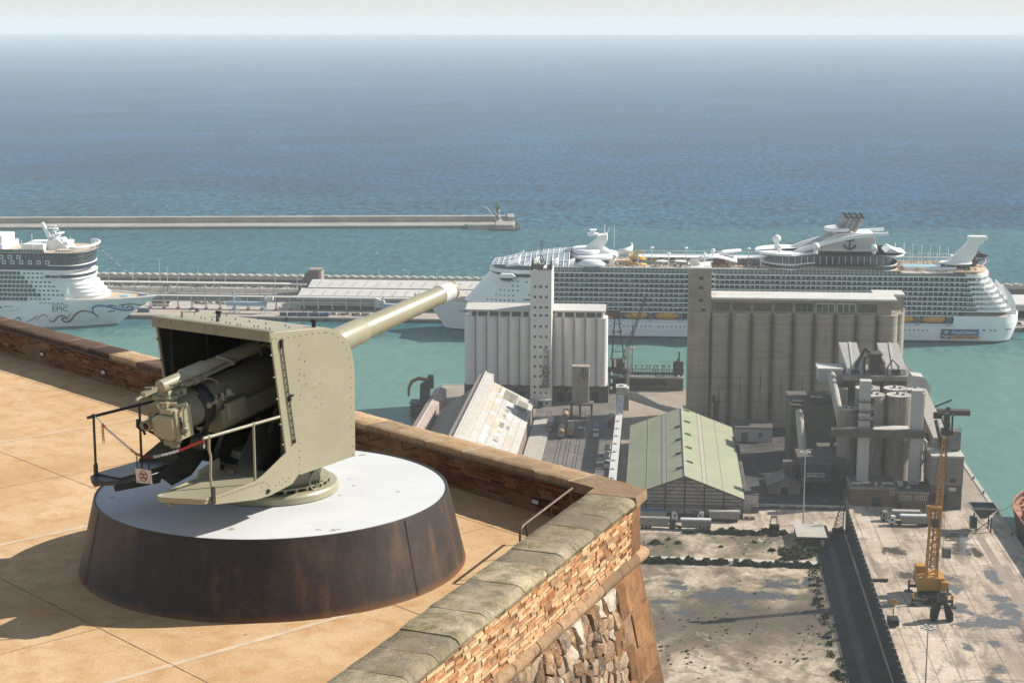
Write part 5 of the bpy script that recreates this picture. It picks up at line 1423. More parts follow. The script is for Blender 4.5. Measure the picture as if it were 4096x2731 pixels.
def wet_ground(k,b_,oc,blobs,col,ns):
    """rain-wet patches with soft, noisy outlines: darker and glossier ground"""
    acc=None
    for (cx,cy,rx,ry) in blobs:
        m=k.mapping(oc,(1/rx,1/ry,0),(0,0,0),(-cx/rx,-cy/ry,0)); ln=k.new('ShaderNodeVectorMath',operation='LENGTH'); k.link(m,ln.inputs[0])
        v=k.math('SUBTRACT',1.0,ln.outputs['Value']); acc=v if acc is None else k.math('MAXIMUM',acc,v)
    n=k.noise(oc,.16,7,.68,.8)
    w=k.math('ADD',k.math('MAXIMUM',acc,-.6),k.math('MULTIPLY',k.math('SUBTRACT',n,.5),3.2))
    mask=k.ramp(w,[(.30,0.),(.52,1.)]); src=b_.inputs['Base Color'].links[0].from_socket
    edge=k.ramp(w,[(.05,0.),(.34,.55)])
    c=k.mix(edge,src,k.mix(1.0,src,(.55,.50,.45),'MULTIPLY')); c=k.mix(k.math('MULTIPLY',mask,.92),c,col)
    k.link(c,b_.inputs['Base Color']); k.link(k.ramp(mask,[(0,.9),(1,.10)]),b_.inputs['Roughness'])
# mole with everything on it: x -107..129, y up to 855
b=MB().box(-107,129.3,350,855,-6,3.0); struct('quay_ground',b,M_asphalt)
MB_e=MB().box(127.9,129.5,350,855.2,2.9,3.25).box(-107.2,129.5,854.0,855.2,2.9,3.2)
e=MB_e.build('quay_kerb',M_conc); tag(e,kind='structure')
def sheet(pts,z,h=.0): return MB().ext(pts,'z',z-.01,z) if False else MB().add([(x,y,z) for x,y in pts],[tuple(range(len(pts)))])
def wob(pts,n=6,amp=1.0,seed=0):
    out=[]; 
    for i,p in enumerate(pts):
        q=pts[(i+1)%len(pts)]
        for j in range(n):
            t=j/n; x=p[0]+(q[0]-p[0])*t; y=p[1]+(q[1]-p[1])*t
            out.append((x+amp*noise.noise(V((x*.3+seed,y*.3,1))),y+amp*noise.noise(V((x*.3,y*.3+seed,5)))))
    return out
# dark yard between shed and plant, silo yard, rail yard, street behind the fence
struct('cement_yard',sheet(wob([(35,640),(74,640),(74,700),(60,775),(35,775)],8,1.5),3.006),M_yardark)
struct('silo_yard',sheet([(-56,640),(-17,640),(-17,850),(-56,850)],3.006),M_road)
mt,k,b_,oc=newmat('waste_ground')
n1=k.noise(k.mapping(oc,(1,.55,1)),.045,7,.62,.8); n2=k.noise(k.mapping(oc,(1,.8,1),(0,0,.2)),.16,8,.72,1.0); n3=k.noise(oc,.9,6,.7); sxyz=k.new('ShaderNodeSeparateXYZ'); k.link(oc,sxyz.inputs[0])
c=k.ramp(n1,[(.36,(.095,.068,.046)),(.45,(.22,.16,.105)),(.52,(.36,.28,.19)),(.62,(.50,.41,.30))])
c=k.mix(k.ramp(n2,[(.50,0.),(.62,.85)]),c,(.16,.115,.075)); c=k.mix(k.ramp(n2,[(.36,.8),(.44,0.)]),c,(.50,.42,.32))
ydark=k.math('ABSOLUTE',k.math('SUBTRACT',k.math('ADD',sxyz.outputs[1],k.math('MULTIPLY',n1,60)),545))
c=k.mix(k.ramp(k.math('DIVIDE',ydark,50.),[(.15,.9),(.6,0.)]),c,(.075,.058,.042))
c=k.mix(k.ramp(k.noise(k.mapping(oc,(1,1,1),(0,0,0),(9,3,0)),.11,6,.6,.4),[(.52,0.),(.66,.8)]),c,(.085,.088,.036))
c=k.mix(1.0,c,k.ramp(n3,[(.3,.62),(.65,1.12)]),'MULTIPLY')
k.link(c,b_.inputs['Base Color']); b_.inputs['Roughness'].default_value=.95; k.link(k.bump(n3,.5,.3),b_.inputs['Normal']); M_waste=mt
wet_ground(k,b_,oc,[(8,546,6,7),(23,538,14,10),(36,538,14,6),(4,530,6,4),(43,551,9,8),(51.5,552,3,7),(40,570,6,4),(10,520,8,3),(29,528,5,3)],(.060,.058,.056),.5)
struct('waste_ground',sheet([(-60,400),(53.5,400),(56.5,606),(-60,606)],3.006),M_waste)
struct('fence_lane',sheet([(53.5,400),(66.5,400),(68.5,612),(56.5,606)],3.007),M_lane)
struct('lane_path',sheet(wob([(57.5,400),(60.5,400),(63.5,600),(61.5,600)],8,.5),3.013),mat('lane_paving',(.12,.11,.105),rough=.9,var=.3,sc=.2,dirt=(.05,.045,.04),damt=.5,dsc=.3))
struct('white_path',sheet(wob([(-30,574.5),(56,573),(56,576.5),(-30,578.5)],10,.6),3.012),mat('white_gravel',(.62,.56,.48),rough=.95,var=.15,sc=.4,dirt=(.45,.36,.27),damt=.4))
mt,k,b_,oc=newmat('sunny_quay')
n1=k.noise(oc,.03,6,.62,.5); n2=k.noise(k.mapping(oc,(2.2,.5,1)),.10,7,.66,.5); n3=k.noise(oc,1.1,6,.7)
c=k.ramp(n1,[(.36,(.30,.235,.175)),(.50,(.45,.36,.27)),(.62,(.56,.465,.36))])
c=k.mix(k.ramp(n2,[(.48,0.),(.62,.85)]),c,(.21,.16,.12))
n5=k.noise(k.mapping(oc,(1,.8,1),(0,0,.3)),.22,8,.72,.9); c=k.mix(k.ramp(n5,[(.58,0.),(.66,.8)]),c,(.12,.095,.075))
c=k.mix(1.0,c,k.ramp(n3,[(.3,.72),(.62,1.08)]),'MULTIPLY')
k.link(c,b_.inputs['Base Color']); b_.inputs['Roughness'].default_value=.85; M_sunq=mt
wet_ground(k,b_,oc,[(107.5,606,6,9),(108,592,6,12),(113,566,4,15),(106,520,14,8),(112,532,7,19),(116,505,7,24),(120,525,5,14),(96,530,6,9),(84,590,5,8),(97,561,6,6),(98,551,4,9),(84.5,563,5,7),(95,515,5,5),(92.6,497,3,5),(99,480,3,6),(101,500,3,5),(96,470,3,5),(112,590,3,13)],(.070,.062,.054),.6)

struct('quay_apron',sheet([(66.8,400),(127.8,400),(127.8,655),(74,655),(70,640),(33.5,640),(-20,640),(-20,606.3),(57,606.3),(68.5,606.3)],3.006),M_sunq)
struct('crane_track',sheet([(115.2,400),(118.0,400),(118,640),(115.2,640)],3.010),M_asphalt)
lines=MB()
for x in (75,80.5,87,94,101,108,113.8,121.5): lines.add([(x-.09,400,3.012),(x+.09,400,3.012),(x+.09,640,3.012),(x-.09,640,3.012)],[(0,1,2,3)])
for y in (430,470,505,540,575,600): lines.add([(70,y,3.012),(114,y,3.012),(114,y+.16,3.012),(70,y+.16,3.012)],[(0,1,2,3)])
struct('slab_joints',lines,M_concd)
tyre=MB()
for r in (17.0,17.9,20.0,20.8,15.1):
    tyre.lathe([(r,0),(r+.42,0)],(98,462-6,3.014+r*.0002),40,a0=RAD(28),a1=RAD(175),caps=False)
tyre.v=[(98+(p[0]-98)*1.0,456+(p[1]-456)*.75,p[2]) for p in tyre.v]
struct('tyre_tracks',tyre,M_road)
# sun-lit yard strips: rails
b=MB()
for x0 in (-49.8,-48.4,-41.6,-40.1,-37.8,-36.3,-33.6,-32.2): b.box(x0-.08,x0+.08,640,800,3.0,3.17)
struct('railway_track',b,M_steeld)
struct('loading_platform',MB().box(-55,-47,690,785,2.9,3.7) ,M_conc)

# ================================================================== building helpers
def _wg(): pass
def win_grid(b,xs,zs,y,w,h,d=.06):
    for x in xs:
        for z in zs: b.box(x-w/2,x+w/2,y-d,y+.1,z,z+h)
M_silow=mat('white_silo_concrete',(.80,.765,.715),rough=.85,var=.06,sc=.06,dirt=(.58,.54,.49),damt=.22,streak=9,dsc=.5,fine=.04)
M_silob=mat('weathered_silo_concrete',(.41,.35,.27),rough=.9,var=.14,sc=.08,dirt=(.24,.205,.16),damt=.4,streak=12,dsc=.55,fine=.08)
mt=M_silob; k=NT(mt); b_=k.n['Principled BSDF']; src=b_.inputs['Base Color'].links[0].from_socket
tc=k.new('ShaderNodeTexCoord'); sx_=k.new('ShaderNodeSeparateXYZ'); k.link(tc.outputs['Object'],sx_.inputs[0])
band=k.noise(k.mapping(tc.outputs['Object'],(.02,.02,1)),.55,4,.7); c=k.mix(1.0,src,k.ramp(band,[(.35,.78),(.6,1.06)]),'MULTIPLY')
k.link(c,b_.inputs['Base Color'])
M_spear=mat('leak_stain',(.17,.15,.12),rough=.9,var=.2,sc=.3)
M_roofw=mat('white_flat_roof',(.68,.655,.60),rough=.85,var=.1,sc=.12,dirt=(.48,.44,.36),damt=.35)
M_grille=mat('lattice_grille',(.20,.175,.15),rough=.8,var=.7,sc=1.3,fine=.4)
# ---------------- white silo block
s1=empty('grain_silo',(-56.5,819,3),0,'white grain silo block with a tall windowed tower in the middle','silo')
X0=-92.2+56.5
for i in range(6):
    for row in range(2):
        MB().tube((-32.8+5.35*i,2.7+5.3*row,8),(-32.8+5.35*i,2.7+5.3*row,41.2),2.69,n=28).build('silo_cylinder',M_silow,s1,smooth=40)
for i in range(5):
    for row in range(2):
        MB().tube((9.5+5.35*i,2.7+5.3*row,8),(9.5+5.35*i,2.7+5.3*row,41.2),2.69,n=28).build('silo_cylinder',M_silow,s1,smooth=40)
MB().box(-35.6,34.2,1.2,9.8,0,8.2).build('base_storey',M_concd,s1)
b=MB()
for x in (-30,-24.5,-19,-13.5,-8,11.5,17,22.5,28): b.box(x-1.6,x+1.6,1.05,1.4,0,4.6)
b.build('gate_opening',M_black,s1)
b=MB(); win_grid(b,(-27,-16,-10,14,25,31),(5.6,),1.2,1.1,1.1); b.build('base_window',M_winp,s1)
for (x0,x1,xs) in ((-33.6,-2.6,(-30.6,-26.5,-21.1,-15.7,-10.3,-5.6)),(8.2,31.6,(10.6,15.2,20.4,25.5,29.4))):
    g=MB().box(x0,x1,1.5,8.6,41.2,44.6).build('roof_gallery',M_silow,s1)
    w=MB()
    for i,x in enumerate(xs):
        hw=2.2 if 0<i<len(xs)-1 else 1.2; w.box(x-hw,x+hw,1.38,1.55,41.5,43.7)
    w.build('gallery_grille',M_grille,g)
    b=MB().hexa([(x0-1.2,.2,44.3),(x1+1.0,.2,44.3),(x1+1.0,9.6,46.2),(x0-1.2,9.6,46.2),(x0-1.2,.2,44.8),(x1+1.0,.2,44.8),(x1+1.0,9.6,46.7),(x0-1.2,9.6,46.7)])
    b.build('gallery_roof',M_roofw,g)
tw=MB().box(-2.75,7.3,-10.4+.4,8,0,65.0).build('lift_tower',M_silow,s1)
w=MB()
for z in (57.3,52.4,47.4,43.6,38.3,33.3,28.4,23.6,19.0,14.2,9.1): win_grid(w,(-.55,2.2,4.9),(z-.1,),-10,1.15,1.15)
win_grid(w,(-.55,2.2,4.9),(6.2,),-10,1.0,.9); win_grid(w,(-.9,5.2),(1.2,),-10,1.1,1.1); w.box(1.0,3.4,-10.06,-9.9,0,2.4)
w.build('tower_window',M_winp,tw)
b=MB().lathe([(5.0,3.6),(5.0,3.9)],(2.2,-10.0,0),16,a0=math.pi,a1=2*math.pi,caps=False).box(-2.8,7.3,-13,-10,3.6,3.9)
b.build('porch_canopy',M_conc,tw)
b=MB()
for x in (3.9,5.2,5.9): b.tube((x,-10.3,9),(x,-10.3,27.5),.16,n=6)
b.path([(3.9,-10.3,27.5),(3.9,-10.5,28.3),(4.7,-10.5,28.3),(4.7,-10.3,27)],.14,5)
for z in (9.5,12.5,16,18.5): b.box(3.2,6.6,-11.2,-10,z,z+1.0)
b.box(3.0,3.8,-11,-10,9.2,11.8).box(3.0,3.8,-11,-10,15.2,18).sph((6.1,-10.8,18),.7,8,6).sph((6.1,-10.8,12),.7,8,6)
b.build('dust_pipes',M_steel,tw,smooth=50)
b=MB().box(-2.9,7.4,-10.1,8,65,65.5); b.build('tower_parapet',M_silow,tw)
t=MB()
for (x0,x1,h) in ((-2.6,-1.5,5.6),(6.2,7.2,5.4)):
    t.ext([(x0,65.5),(x1,65.5),(x1,65.5+h*.7),((x0+x1)/2,65.5+h)],'y',-9.5,-2)
t.beam((2.4,-9,65.5),(4.2,-9,69),.35).beam((4.2,-9,69),(2.4,-9,72.6),.35).beam((2.4,-9,72.6),(.6,-9,69),.35).beam((.6,-9,69),(2.4,-9,65.5),.35).beam((2.4,-9,65.5),(2.4,-9,71),.3).beam((.9,-9,68),(3.8,-9,68),.3).beam((1.8,-9,69.8),(3.4,-9,69.8),.25)
t.beam((-.6,-9,67.6),(1.8,-9,65.8),.25)
for x in (1.9,2.9): t.beam((x,-7,65.5),(x,-7,79.5),.16)
for i in range(12): t.beam((1.9,-7,66+i*1.1),(2.9,-7,67.1+i*1.1),.1)
t.beam((1.5,-7,77),(3.6,-7,77),.12).beam((1.5,-7,79),(3.3,-7,79),.1).beam((-2.2,-6,71),(-2.2,-6,75),.15).beam((-2.2,-6,73.5),(.3,-6,72),.12)
t.build('roof_sign_frame',M_steeld,tw)
b=MB().box(-2.0,1.4,-6,-1,65.5,68.2).box(4.8,6.4,-6,-1,65.5,67.4).box(1.6,3.2,-8.4,-7,66,67.8); b.build('roof_cabin',mat('roof_cabin_paint',(.38,.40,.36),rough=.7,var=.5,sc=.4),tw)
b=MB()
for i in range(17): b.path([(7.35,-3+.9*math.sin(t*.8),26+i*2.3+.02*t) for t in range(-1,2)],.05,4); 
for i in range(8): b.beam((7.6,-4,28+i*4.4),(7.6,-1,30.2+i*4.4),.14)
b.build('ladder_cage',M_yel,tw)
# ---------------- hopper tower in front
ht=empty('hopper_tower',(-34.3,790,3),0,'small concrete hopper tower with a diamond emblem in front of the white silo','tower')
b=MB().box(-4,-1.2,-2,3,6.8,24).box(-1.2,3.8,-1.6,3,6.8,17.5); b.build('tower_body',M_silob,ht)
MB().box(-1.3,3.9,-2.6,3,17.5,24).build('hopper_head',M_silob,ht)
b=MB().beam((1.3,-2.7,18.3),(2.9,-2.7,20.8),.35).beam((2.9,-2.7,20.8),(1.3,-2.7,23.3),.35).beam((1.3,-2.7,23.3),(-.3,-2.7,20.8),.35).beam((-.3,-2.7,20.8),(1.3,-2.7,18.3),.35).beam((1.3,-2.72,19.8),(1.3,-2.72,22.2),.3); b.build('diamond_emblem',M_steeld,ht)
b=MB()
for x in (-4.2,-.2,5.2):
    for y in (-4,3): b.box(x-.35,x+.35,y-.35,y+.35,0,6.8)
b.box(-5,6,-4.5,3.5,6.0,6.8); b.build('portal_legs',M_concd,ht)
# ---------------- grey silo block
s2=empty('grain_silo',(61,777,3),0,'grey weathered grain silo block of tall cylinders with a square tower on its left','silo')
xs=[-41.2+9.32*i for i in range(10)]
for i,x in enumerate(xs):
    for row in range(3):
        if row and i<8: continue
        h=51.3
        c=MB().tube((x,4.9+9.3*row,0),(x,4.9+9.3*row,h),4.66,n=36).build('silo_cylinder',M_silob,s2,smooth=40)
        if row==0:
            MB().lathe([(4.68,51.0),(4.78,51.1),(4.78,51.5),(4.5,51.6),(4.5,51.2)],(x,4.9,0),36,caps=False).build('silo_rim',M_conc,c,smooth=40)
            if i in (1,2,3,4,5,6,7,8):
                hh=(19,23,25,24,22,17,19,14)[i-1]; n_=8; vs=[]
                for j in range(n_+1):
                    t=j/n_; z=2+hh*t; ww=.24*(1-t)**1.2+.008; a0_=-math.pi/2-.04*(1-t)*(1 if i%2 else -1)
                    for s_ in (-1,1): vs.append((x+4.672*math.cos(a0_+ww*s_),4.9+4.672*math.sin(a0_+ww*s_),z))
                MB().add(vs,[(2*j,2*j+1,2*j+3,2*j+2) for j in range(n_)]).build('leak_streak',M_spear,c)
MB().box(-45,44,4.9,24,0,51).build('rear_cylinders_core',M_silob,s2)
b=MB()
for i in range(9): b.tube((xs[i]+4.66,.55+.6,0),(xs[i]+4.66,.55+.6,49),.28,n=8)
b.build('downpipes',M_steeld,s2,smooth=50)
ts=MB().box(-46.4,-36.4,1.5,20,0,71.4).build('lift_tower',M_silob,s2)
w=MB()
for z in (67.2,62.9,57.2): w.box(-41.9,-39.9,1.4,1.6,z-.7,z+.7)
w.box(-40.6,-38.6,1.4,1.6,52.2,53.4); w.build('tower_window',M_winp,ts)
b=MB().box(-46.6,-36.2,1.4,20.2,71.4,72.0).box(-36.6,-36.2,6,8,72,74.5).path([(-45.5,6,72),(-45.5,6,74),(-43,6,74.6),(-41.5,6,72.6)],.5,8).box(-46.0,-42,8,12,72,75.8); b.build('tower_top_gear',M_silow,ts,smooth=40)
b=MB()
for i in range(8): b.box(-36.35,-34.4,2.0,3.6,53+2.3*i,53.15+2.3*i)
for x in (-36.2,-34.5): b.box(x-.06,x+.06,2,2.15,52,70.5)
b.build('ladder_cage',M_galv,ts)
g=MB().box(-36.2,44.2,2.2,20,51.3,58.0).build('roof_gallery',M_silob,s2)
for i in range(8):
    x=-31.8+9.32*i
    if i>8: break
    kind=i
    fr_=MB().box(x-4.0,x+4.0,2.06,2.3,52.6,56.3)
    f=fr_.build('gallery_grille',M_grille if i!=4 else M_winp,g)
    mu=MB()
    if i in (4,5,6):
        for dx in (-4,-1.35,1.35,4): mu.box(x+dx-.12,x+dx+.12,1.95,2.1,52.6,56.4)
        if i>4: mu.box(x-4.1,x+4.1,1.95,2.1,56.1,56.5)
        mu.build('grille_mullion',M_silow if i>4 else M_silob,f)
b=MB()
for i in range(9): b.box(-36.5+9.32*i-.25,-36.5+9.32*i+.25,1.7,2.3,51.3,58)
b.build('gallery_pilaster',M_silob,g)
MB().box(-36.3,46.2,-.6,19,58.0,58.9).box(38,52,17,30,57.4,58.6).build('gallery_roof',M_roofw,g)
MB().box(44,51.5,18,29,51,57.4).build('rear_gallery',M_silob,s2)
for (x,y) in ((47.2,9),(47.2,18.3),(47.2,27.5),(49.5,22)):
    MB().tube((x-.1,y,0),(x-.1,y,51.4),3.4,n=28).build('silo_cylinder',M_silob,s2,smooth=40)
for x,y in ((-30.5,-.3),):
    MB().tube((x-3.2,y,3),(x-3.2,y,11),.5,n=8).box(x-4.6,x-1.2,y-1.2,y+.8,11,11.4).tube((x-3.8,y,11.4),(x-3.8,y,14),.5,n=8).tube((x-1.8,y-.5,0),(x-1.8,y-.5,11),.3,n=8).build('dust_filter',M_steeld,s2,smooth=50)
for x in (28,40): MB().box(x-1.8,x+1.8,-1.4,.4,24.0,24.3).box(x-1.8,x+1.8,-1.4,-1.3,24.3,26).box(x-1.3,x-1.0,-.9,.2,24.3,27.5).box(x+1,x+1.3,-.9,.2,24.3,27.5).build('maintenance_balcony',M_steeld,s2)
# ---------------- sloping-roof warehouse, left
M_fib=mat('fibre_cement_roof',(.56,.53,.48),rough=.9,var=.12,sc=.2,dirt=(.42,.37,.31),damt=.4,dsc=.35,fine=.1)
M_fibd=mat('old_dark_roof',(.25,.225,.19),rough=.9,var=.2,sc=.12,dirt=(.13,.12,.10),damt=.5)
M_pinkr=mat('pinkish_roof',(.47,.36,.30),rough=.9,var=.18,sc=.15,dirt=(.34,.26,.22),damt=.4)
wh=empty('sloped_warehouse',(-78,720,3),0,'warehouse with a long sloping patched roof and raised ridge in front of the white silo','warehouse')
Y0,Y1=-70,65
MB().ext([(3.4,16.7),(22.3,7.2),(22.3,6.9),(3.4,16.4)],'y',Y0,Y1).build('sloping_roof',M_fib,wh)
b=MB(); rq=random.Random(6)
def on_roof(x,y0,y1,x2,m):
    z=lambda x:16.7-(x-3.4)*.5026+.03
    b.add([(x,y0,z(x)),(x2,y0,z(x2)),(x2,y1,z(x2)),(x,y1,z(x))],[(0,1,2,3)],m)
for y in range(-66,62,5):
    if rq.random()<.95: on_roof(7.2+rq.uniform(-.2,.2),y,y+rq.uniform(3,5),9.1,rq.choice((0,0,0,1)))
    if rq.random()<.9: on_roof(12.2,y+.5,y+rq.uniform(3,5),14.1,rq.choice((0,0,1,2)))
on_roof(9.5,44,62,15.5,2); on_roof(16,38,56,20.5,2); on_roof(4.2,50,63,8,1); on_roof(17.0,26,42,21.5,3); on_roof(15.2,-4,3,16.4,3); on_roof(9,-12,-2,12,1); on_roof(5,10,30,6.6,1); on_roof(17,-30,-10,19,1); on_roof(13.5,14,24,16,0)
b.build('roof_patches',[mat('new_sheet',(.74,.72,.68),rough=.8,var=.06,sc=.5),mat('stained_sheet',(.55,.47,.37),rough=.9,var=.15,sc=.5),mat('lichen_sheet',(.33,.31,.25),rough=.95,var=.4,sc=1.2,fine=.3),mat('grey_sheet',(.27,.28,.28),rough=.85)],wh)
b=MB()
for i in range(6): x=3.9+i*3.1; b.add([(x,Y0,16.7-(x-3.4)*.5026+.05),(x+.12,Y0,16.7-(x-3.3)*.5026+.05),(x+.12,Y1,16.7-(x-3.3)*.5026+.05),(x,Y1,16.7-(x-3.4)*.5026+.05)],[(0,1,2,3)])
b.build('roof_laps',M_fibd,wh)
MB().ext([(-3.2,15.6),(-3.2,20.0),(.6,21.4),(.6,15.6)],'y',Y0,Y1).build('ridge_monitor_side',M_pinkr,wh)
MB().ext([(-.1,21.2),(3.6,20.2),(3.6,16.4),(3.2,16.4),(-.1,18)],'y',Y0,Y1+.2).build('ridge_monitor',M_fib,wh)
MB().ext([(-.15,21.15),(.4,21.15),(.4,21.75),(-.15,21.75)],'y',Y0,Y1+.3).build('ridge_cap',M_roofw,wh)
MB().ext([(-3.2,15.8),(-21.0,2.9),(-21.0,2.4),(-3.2,15.3)],'y',Y0,Y1).build('rear_slope',M_fibd,wh)
MB().ext([(22.0,0),(22.0,7.0),(3.4,16.4),(-3.2,15.5),(-21,2.5),(-21,0)],'y',Y0+.5,Y1-.4).build('masonry_body',mat('rubble_masonry',(.34,.26,.18),rough=.95,var=.5,sc=.8,fine=.3),wh)
lg_=MB().ext([(-27.9,0),(-27.9,6.2),(-25.2,7.3),(-22.4,6.2),(-22.4,0)],'y',Y0,96).build('side_gallery',M_pinkr,wh)
MB().ext([(-25.35,7.22),(-25.0,7.22),(-25.0,7.5),(-25.35,7.5)],'y',Y0,96.1).build('gallery_ridge_cap',M_roofw,lg_)
b=MB()
for i in range(12): b.box(-22.6,-22.2,20+i*6.2,23+i*6.2,3.2,6.0)
b.build('pale_panels',M_fib,lg_)
# ---------------- green shed
M_green=mat('green_sheet_roof',(.33,.35,.225),rough=.75,var=.10,sc=.06,dirt=(.36,.31,.19),damt=.3,dsc=.08,fine=.05)
M_greenl=mat('faded_roof_strip',(.40,.36,.29),rough=.8,var=.1,sc=.2)
M_clad=mat('corrugated_gable',(.44,.40,.345),rough=.8,var=.15,sc=.2,dirt=(.30,.24,.18),damt=.5,streak=6,fine=.1)
sh=empty('green_shed',(11.7,625.5,3),0,'large gabled shed with faded green roof and steel framed gable end','shed')
L_=114.5; ez,rz=7.8,16.2; hw=22.0
for sg,nm in ((-1,'roof_slope'),(1,'roof_slope')):
    r=MB().ext([(0,rz),(sg*hw,ez),(sg*hw,ez-.25),(0,rz-.3)],'y',-.6,L_).build(nm,M_green,sh)
    b=MB(); sl=(ez-rz)/hw
    for x,wd in ((6.6,1.5),(14.2,.25)) : 
        x0,x1=sg*x,sg*(x+wd); z0,z1=rz+sl*x+.04,rz+sl*(x+wd)+.04
        b.add([(x0,-.6,z0),(x1,-.6,z1),(x1,L_,z1),(x0,L_,z0)],[(0,1,2,3)])
    for x in (6.5,8.2,14.1): b.box(min(sg*x,sg*(x+.12)),max(sg*x,sg*(x+.12)),-.6,L_,rz+sl*x,rz+sl*x+.12)
    b.build('translucent_strip',M_greenl,r)
    for i in range(5 if sg>0 else 4):
        y=(12+i*22.5) if sg<0 else (22+i*22.5 if i<4 else 111)
        b=MB().hexa([(sg*.9,y,rz-.3),(sg*3.3,y,rz-1.2),(sg*3.3,y+.9,rz-1.2),(sg*.9,y+.9,rz-.3),(sg*.9,y,rz+.35),(sg*3.3,y,rz-.45),(sg*3.3,y+.9,rz-.45),(sg*.9,y+.9,rz+.35)]); b.build('ridge_vent',M_greenl if sg>0 else M_concd,r)
MB().box(-.25,.25,-.7,L_,rz-.1,rz+.22).build('ridge_cap',mat('ridge_pale',(.5,.52,.42)),sh)
MB().ext([(-hw+.4,0),(hw-.4,0),(hw-.4,ez-.3),(0,rz-.35),(-hw+.4,ez-.3)],'y',.25,L_-.5).build('shed_walls',M_clad,sh)
b=MB()
for x in (-21.3,-14.3,-7.2,0,7.2,14.3,21.3): b.box(x-.18,x+.18,-.15,.25,0,rz-.38-abs(x)*.38)
for z in (1.2,4.2,4.9,6.2,7.5,8.9,10.3,11.7,13.1,14.4):
    xm=min(21.5,(rz-.5-z)/.3818) if z>7.4 else 21.5; b.box(-xm,xm,-.08,.25,z-.10,z+.10)
for (x0,z0,x1,z1) in ((0,4.5,8,.4),(0,4.5,-8,.4),(-14,7.6,-21,4.8),(14,7.6,21,4.8),(-7,9,0,14.5),(7,9,0,14.5),(-14,4.4,-7,7.4),(14,4.4,21,1)): b.beam((x0,.0,z0),(x1,.0,z1),.14)
b.build('gable_frame',M_steeld,sh)
b=MB().ext([(-hw-.2,ez-.35),(0,rz-.35),(hw+.2,ez-.35),(hw+.2,ez-.6),(0,rz-.65),(-hw-.2,ez-.6)],'y',-.62,-.4); b.build('dark_verge_trim',M_concd,sh)  # dark strip along the gable verge
MB().box(-21,21,.1,.3,0,1.6).build('plinth_wall',M_concd,sh)
b=MB().box(22.2,24.2,20,95,4.6,5.0)
for i in range(22): b.box(22.0,22.5,4+i*5,4.6+i*5,ez-1.0,ez-.2)
b.build('side_gutter_gear',M_concd,sh)
# ---------------- conveyors
M_cream=mat('cream_cladding',(.56,.50,.40),rough=.7,var=.06,sc=.2,dirt=(.42,.36,.27),damt=.3)
cv=empty('conveyor_gallery',(-15.5,640,3),0,'long white conveyor gallery with roof vents running beside the green shed','conveyor')
MB().box(-1.35,1.35,-30,150,7.6,10.0).build('gallery_body',M_cream,cv)
MB().hexa([(-1.5,-30,10.0),(1.5,-30,10.0),(1.5,150,10.0),(-1.5,150,10.0),(-1.5,-30,10.15),(1.5,-30,10.35),(1.5,150,10.35),(-1.5,150,10.15)]).build('gallery_roof',M_roofw,cv)
for i in range(12):
    y=-12+i*13.6; MB().sph((-.2,y,10.25),.75,12,6,sc=(1.1,1.4,.8),z0=0).box(-1.0,.6,y-.9,y-.6,10.1,10.6).build('roof_vent',M_galv,cv,smooth=50)
b=MB()
for i in range(9):
    for x in (-1.2,1.2): b.box(x-.15,x+.15,-20+i*18,-19.6+i*18,0,7.6)
b.build('trestle_legs',M_steel,cv)
MB().box(-2.2,3.6,150,156,3,13.5).build('transfer_house',M_cream,cv); MB().box(-2.5,2.5,149.4,156.3,13.5,14.2).box(-1,1,151.5,153.5,14.2,15).build('house_roof',M_roofw,cv)
c2=empty('conveyor_gallery',(-12,793,3),0,'inclined cream conveyor descending to the back of the green shed','conveyor')
MB().ext([(-.5,9.2),(25.5,1.0),(25.5,4.0),(14,6.6),(3,12.2),(-.5,12.2)],'y',-6.5,-3.5).build('gallery_body',M_cream,c2)
MB().box(25,29.5,-7.5,-3,0,6.0).build('foot_house',M_cream,c2)
MB().tube((21,-8,2.6),(24,-8,2.2),.9,n=14).build('duct',M_roofw,c2,smooth=50)
# ---------------- quay wall sign, pipe rack and dark crane between the silos
qs=empty('quay_sign_wall',(-4,850,3),0,'low dark quay wall with CONDEMINAS lettering between the two silo blocks','wall')
MB().box(-17,18,0,1.2,0,6.2).build('wall_body',M_concd,qs); MB().box(-19,18,-.5,3.2,6.2,7.0).build('wall_coping',M_conc,qs)
text_mb('CONDEMINAS',3.0,.05,sx=1.05,shear=.2,bold=.05).xf(T(-.5,-.06,3.6)@UPX).build('wall_lettering',M_black,qs)
pr_=empty('ship_loader_rack',(-4,853.6,3),0,'dark pipe rack with a row of white valve heads along the quay','pipe rack')
b=MB().box(-17,18,.2,1.0,7.2,8.3)
for i in range(26): b.box(-17+i*1.4,-16.7+i*1.4,0.2,.5,8.3,10.0)
b.box(-17,18,.2,.4,9.9,10.1)
for x in (-12,-4.5,4,8,14): b.box(x-.5,x+.5,.2,1,3,7.2)
b.build('rack_frame',M_steeld,pr_)
b=MB()
for i,x in enumerate((-12,-9.8,-8,-5.6,-2.6,-.2,1.4,3.6,5,7.6,8.6,10.8,13.6)): b.box(x-.35,x+.35,0,.8,8.6,12.2); b.box(x-.35,x+.9,0,.5,11.6,12.3)
b.build('valve_heads',M_galv,pr_)
b=MB().box(13,18,0,2,8,14).box(15.5,16.2,0,1,14,19).beam((13,0.5,12),(16,.5,16),.6).box(14,15,-3,-2,0,9).box(16.5,17.5,-3,-2,0,9); b.build('loader_head',M_steeld,pr_)
dc=empty('quay_crane',(-18.5,846,3),0,'dark rusty harbour crane with a raised lattice jib beside the white silo','crane')
b=MB()
for x in (-4,4):
    for y in (-3,3): b.box(x-.4,x+.4,y-.4,y+.4,0,11)
b.box(-5,5,-4,4,10.6,11.8).box(-4.5,4.5,-3.4,3.4,3.2,3.6).box(-4.5,4.5,-3.4,3.4,7,7.3)
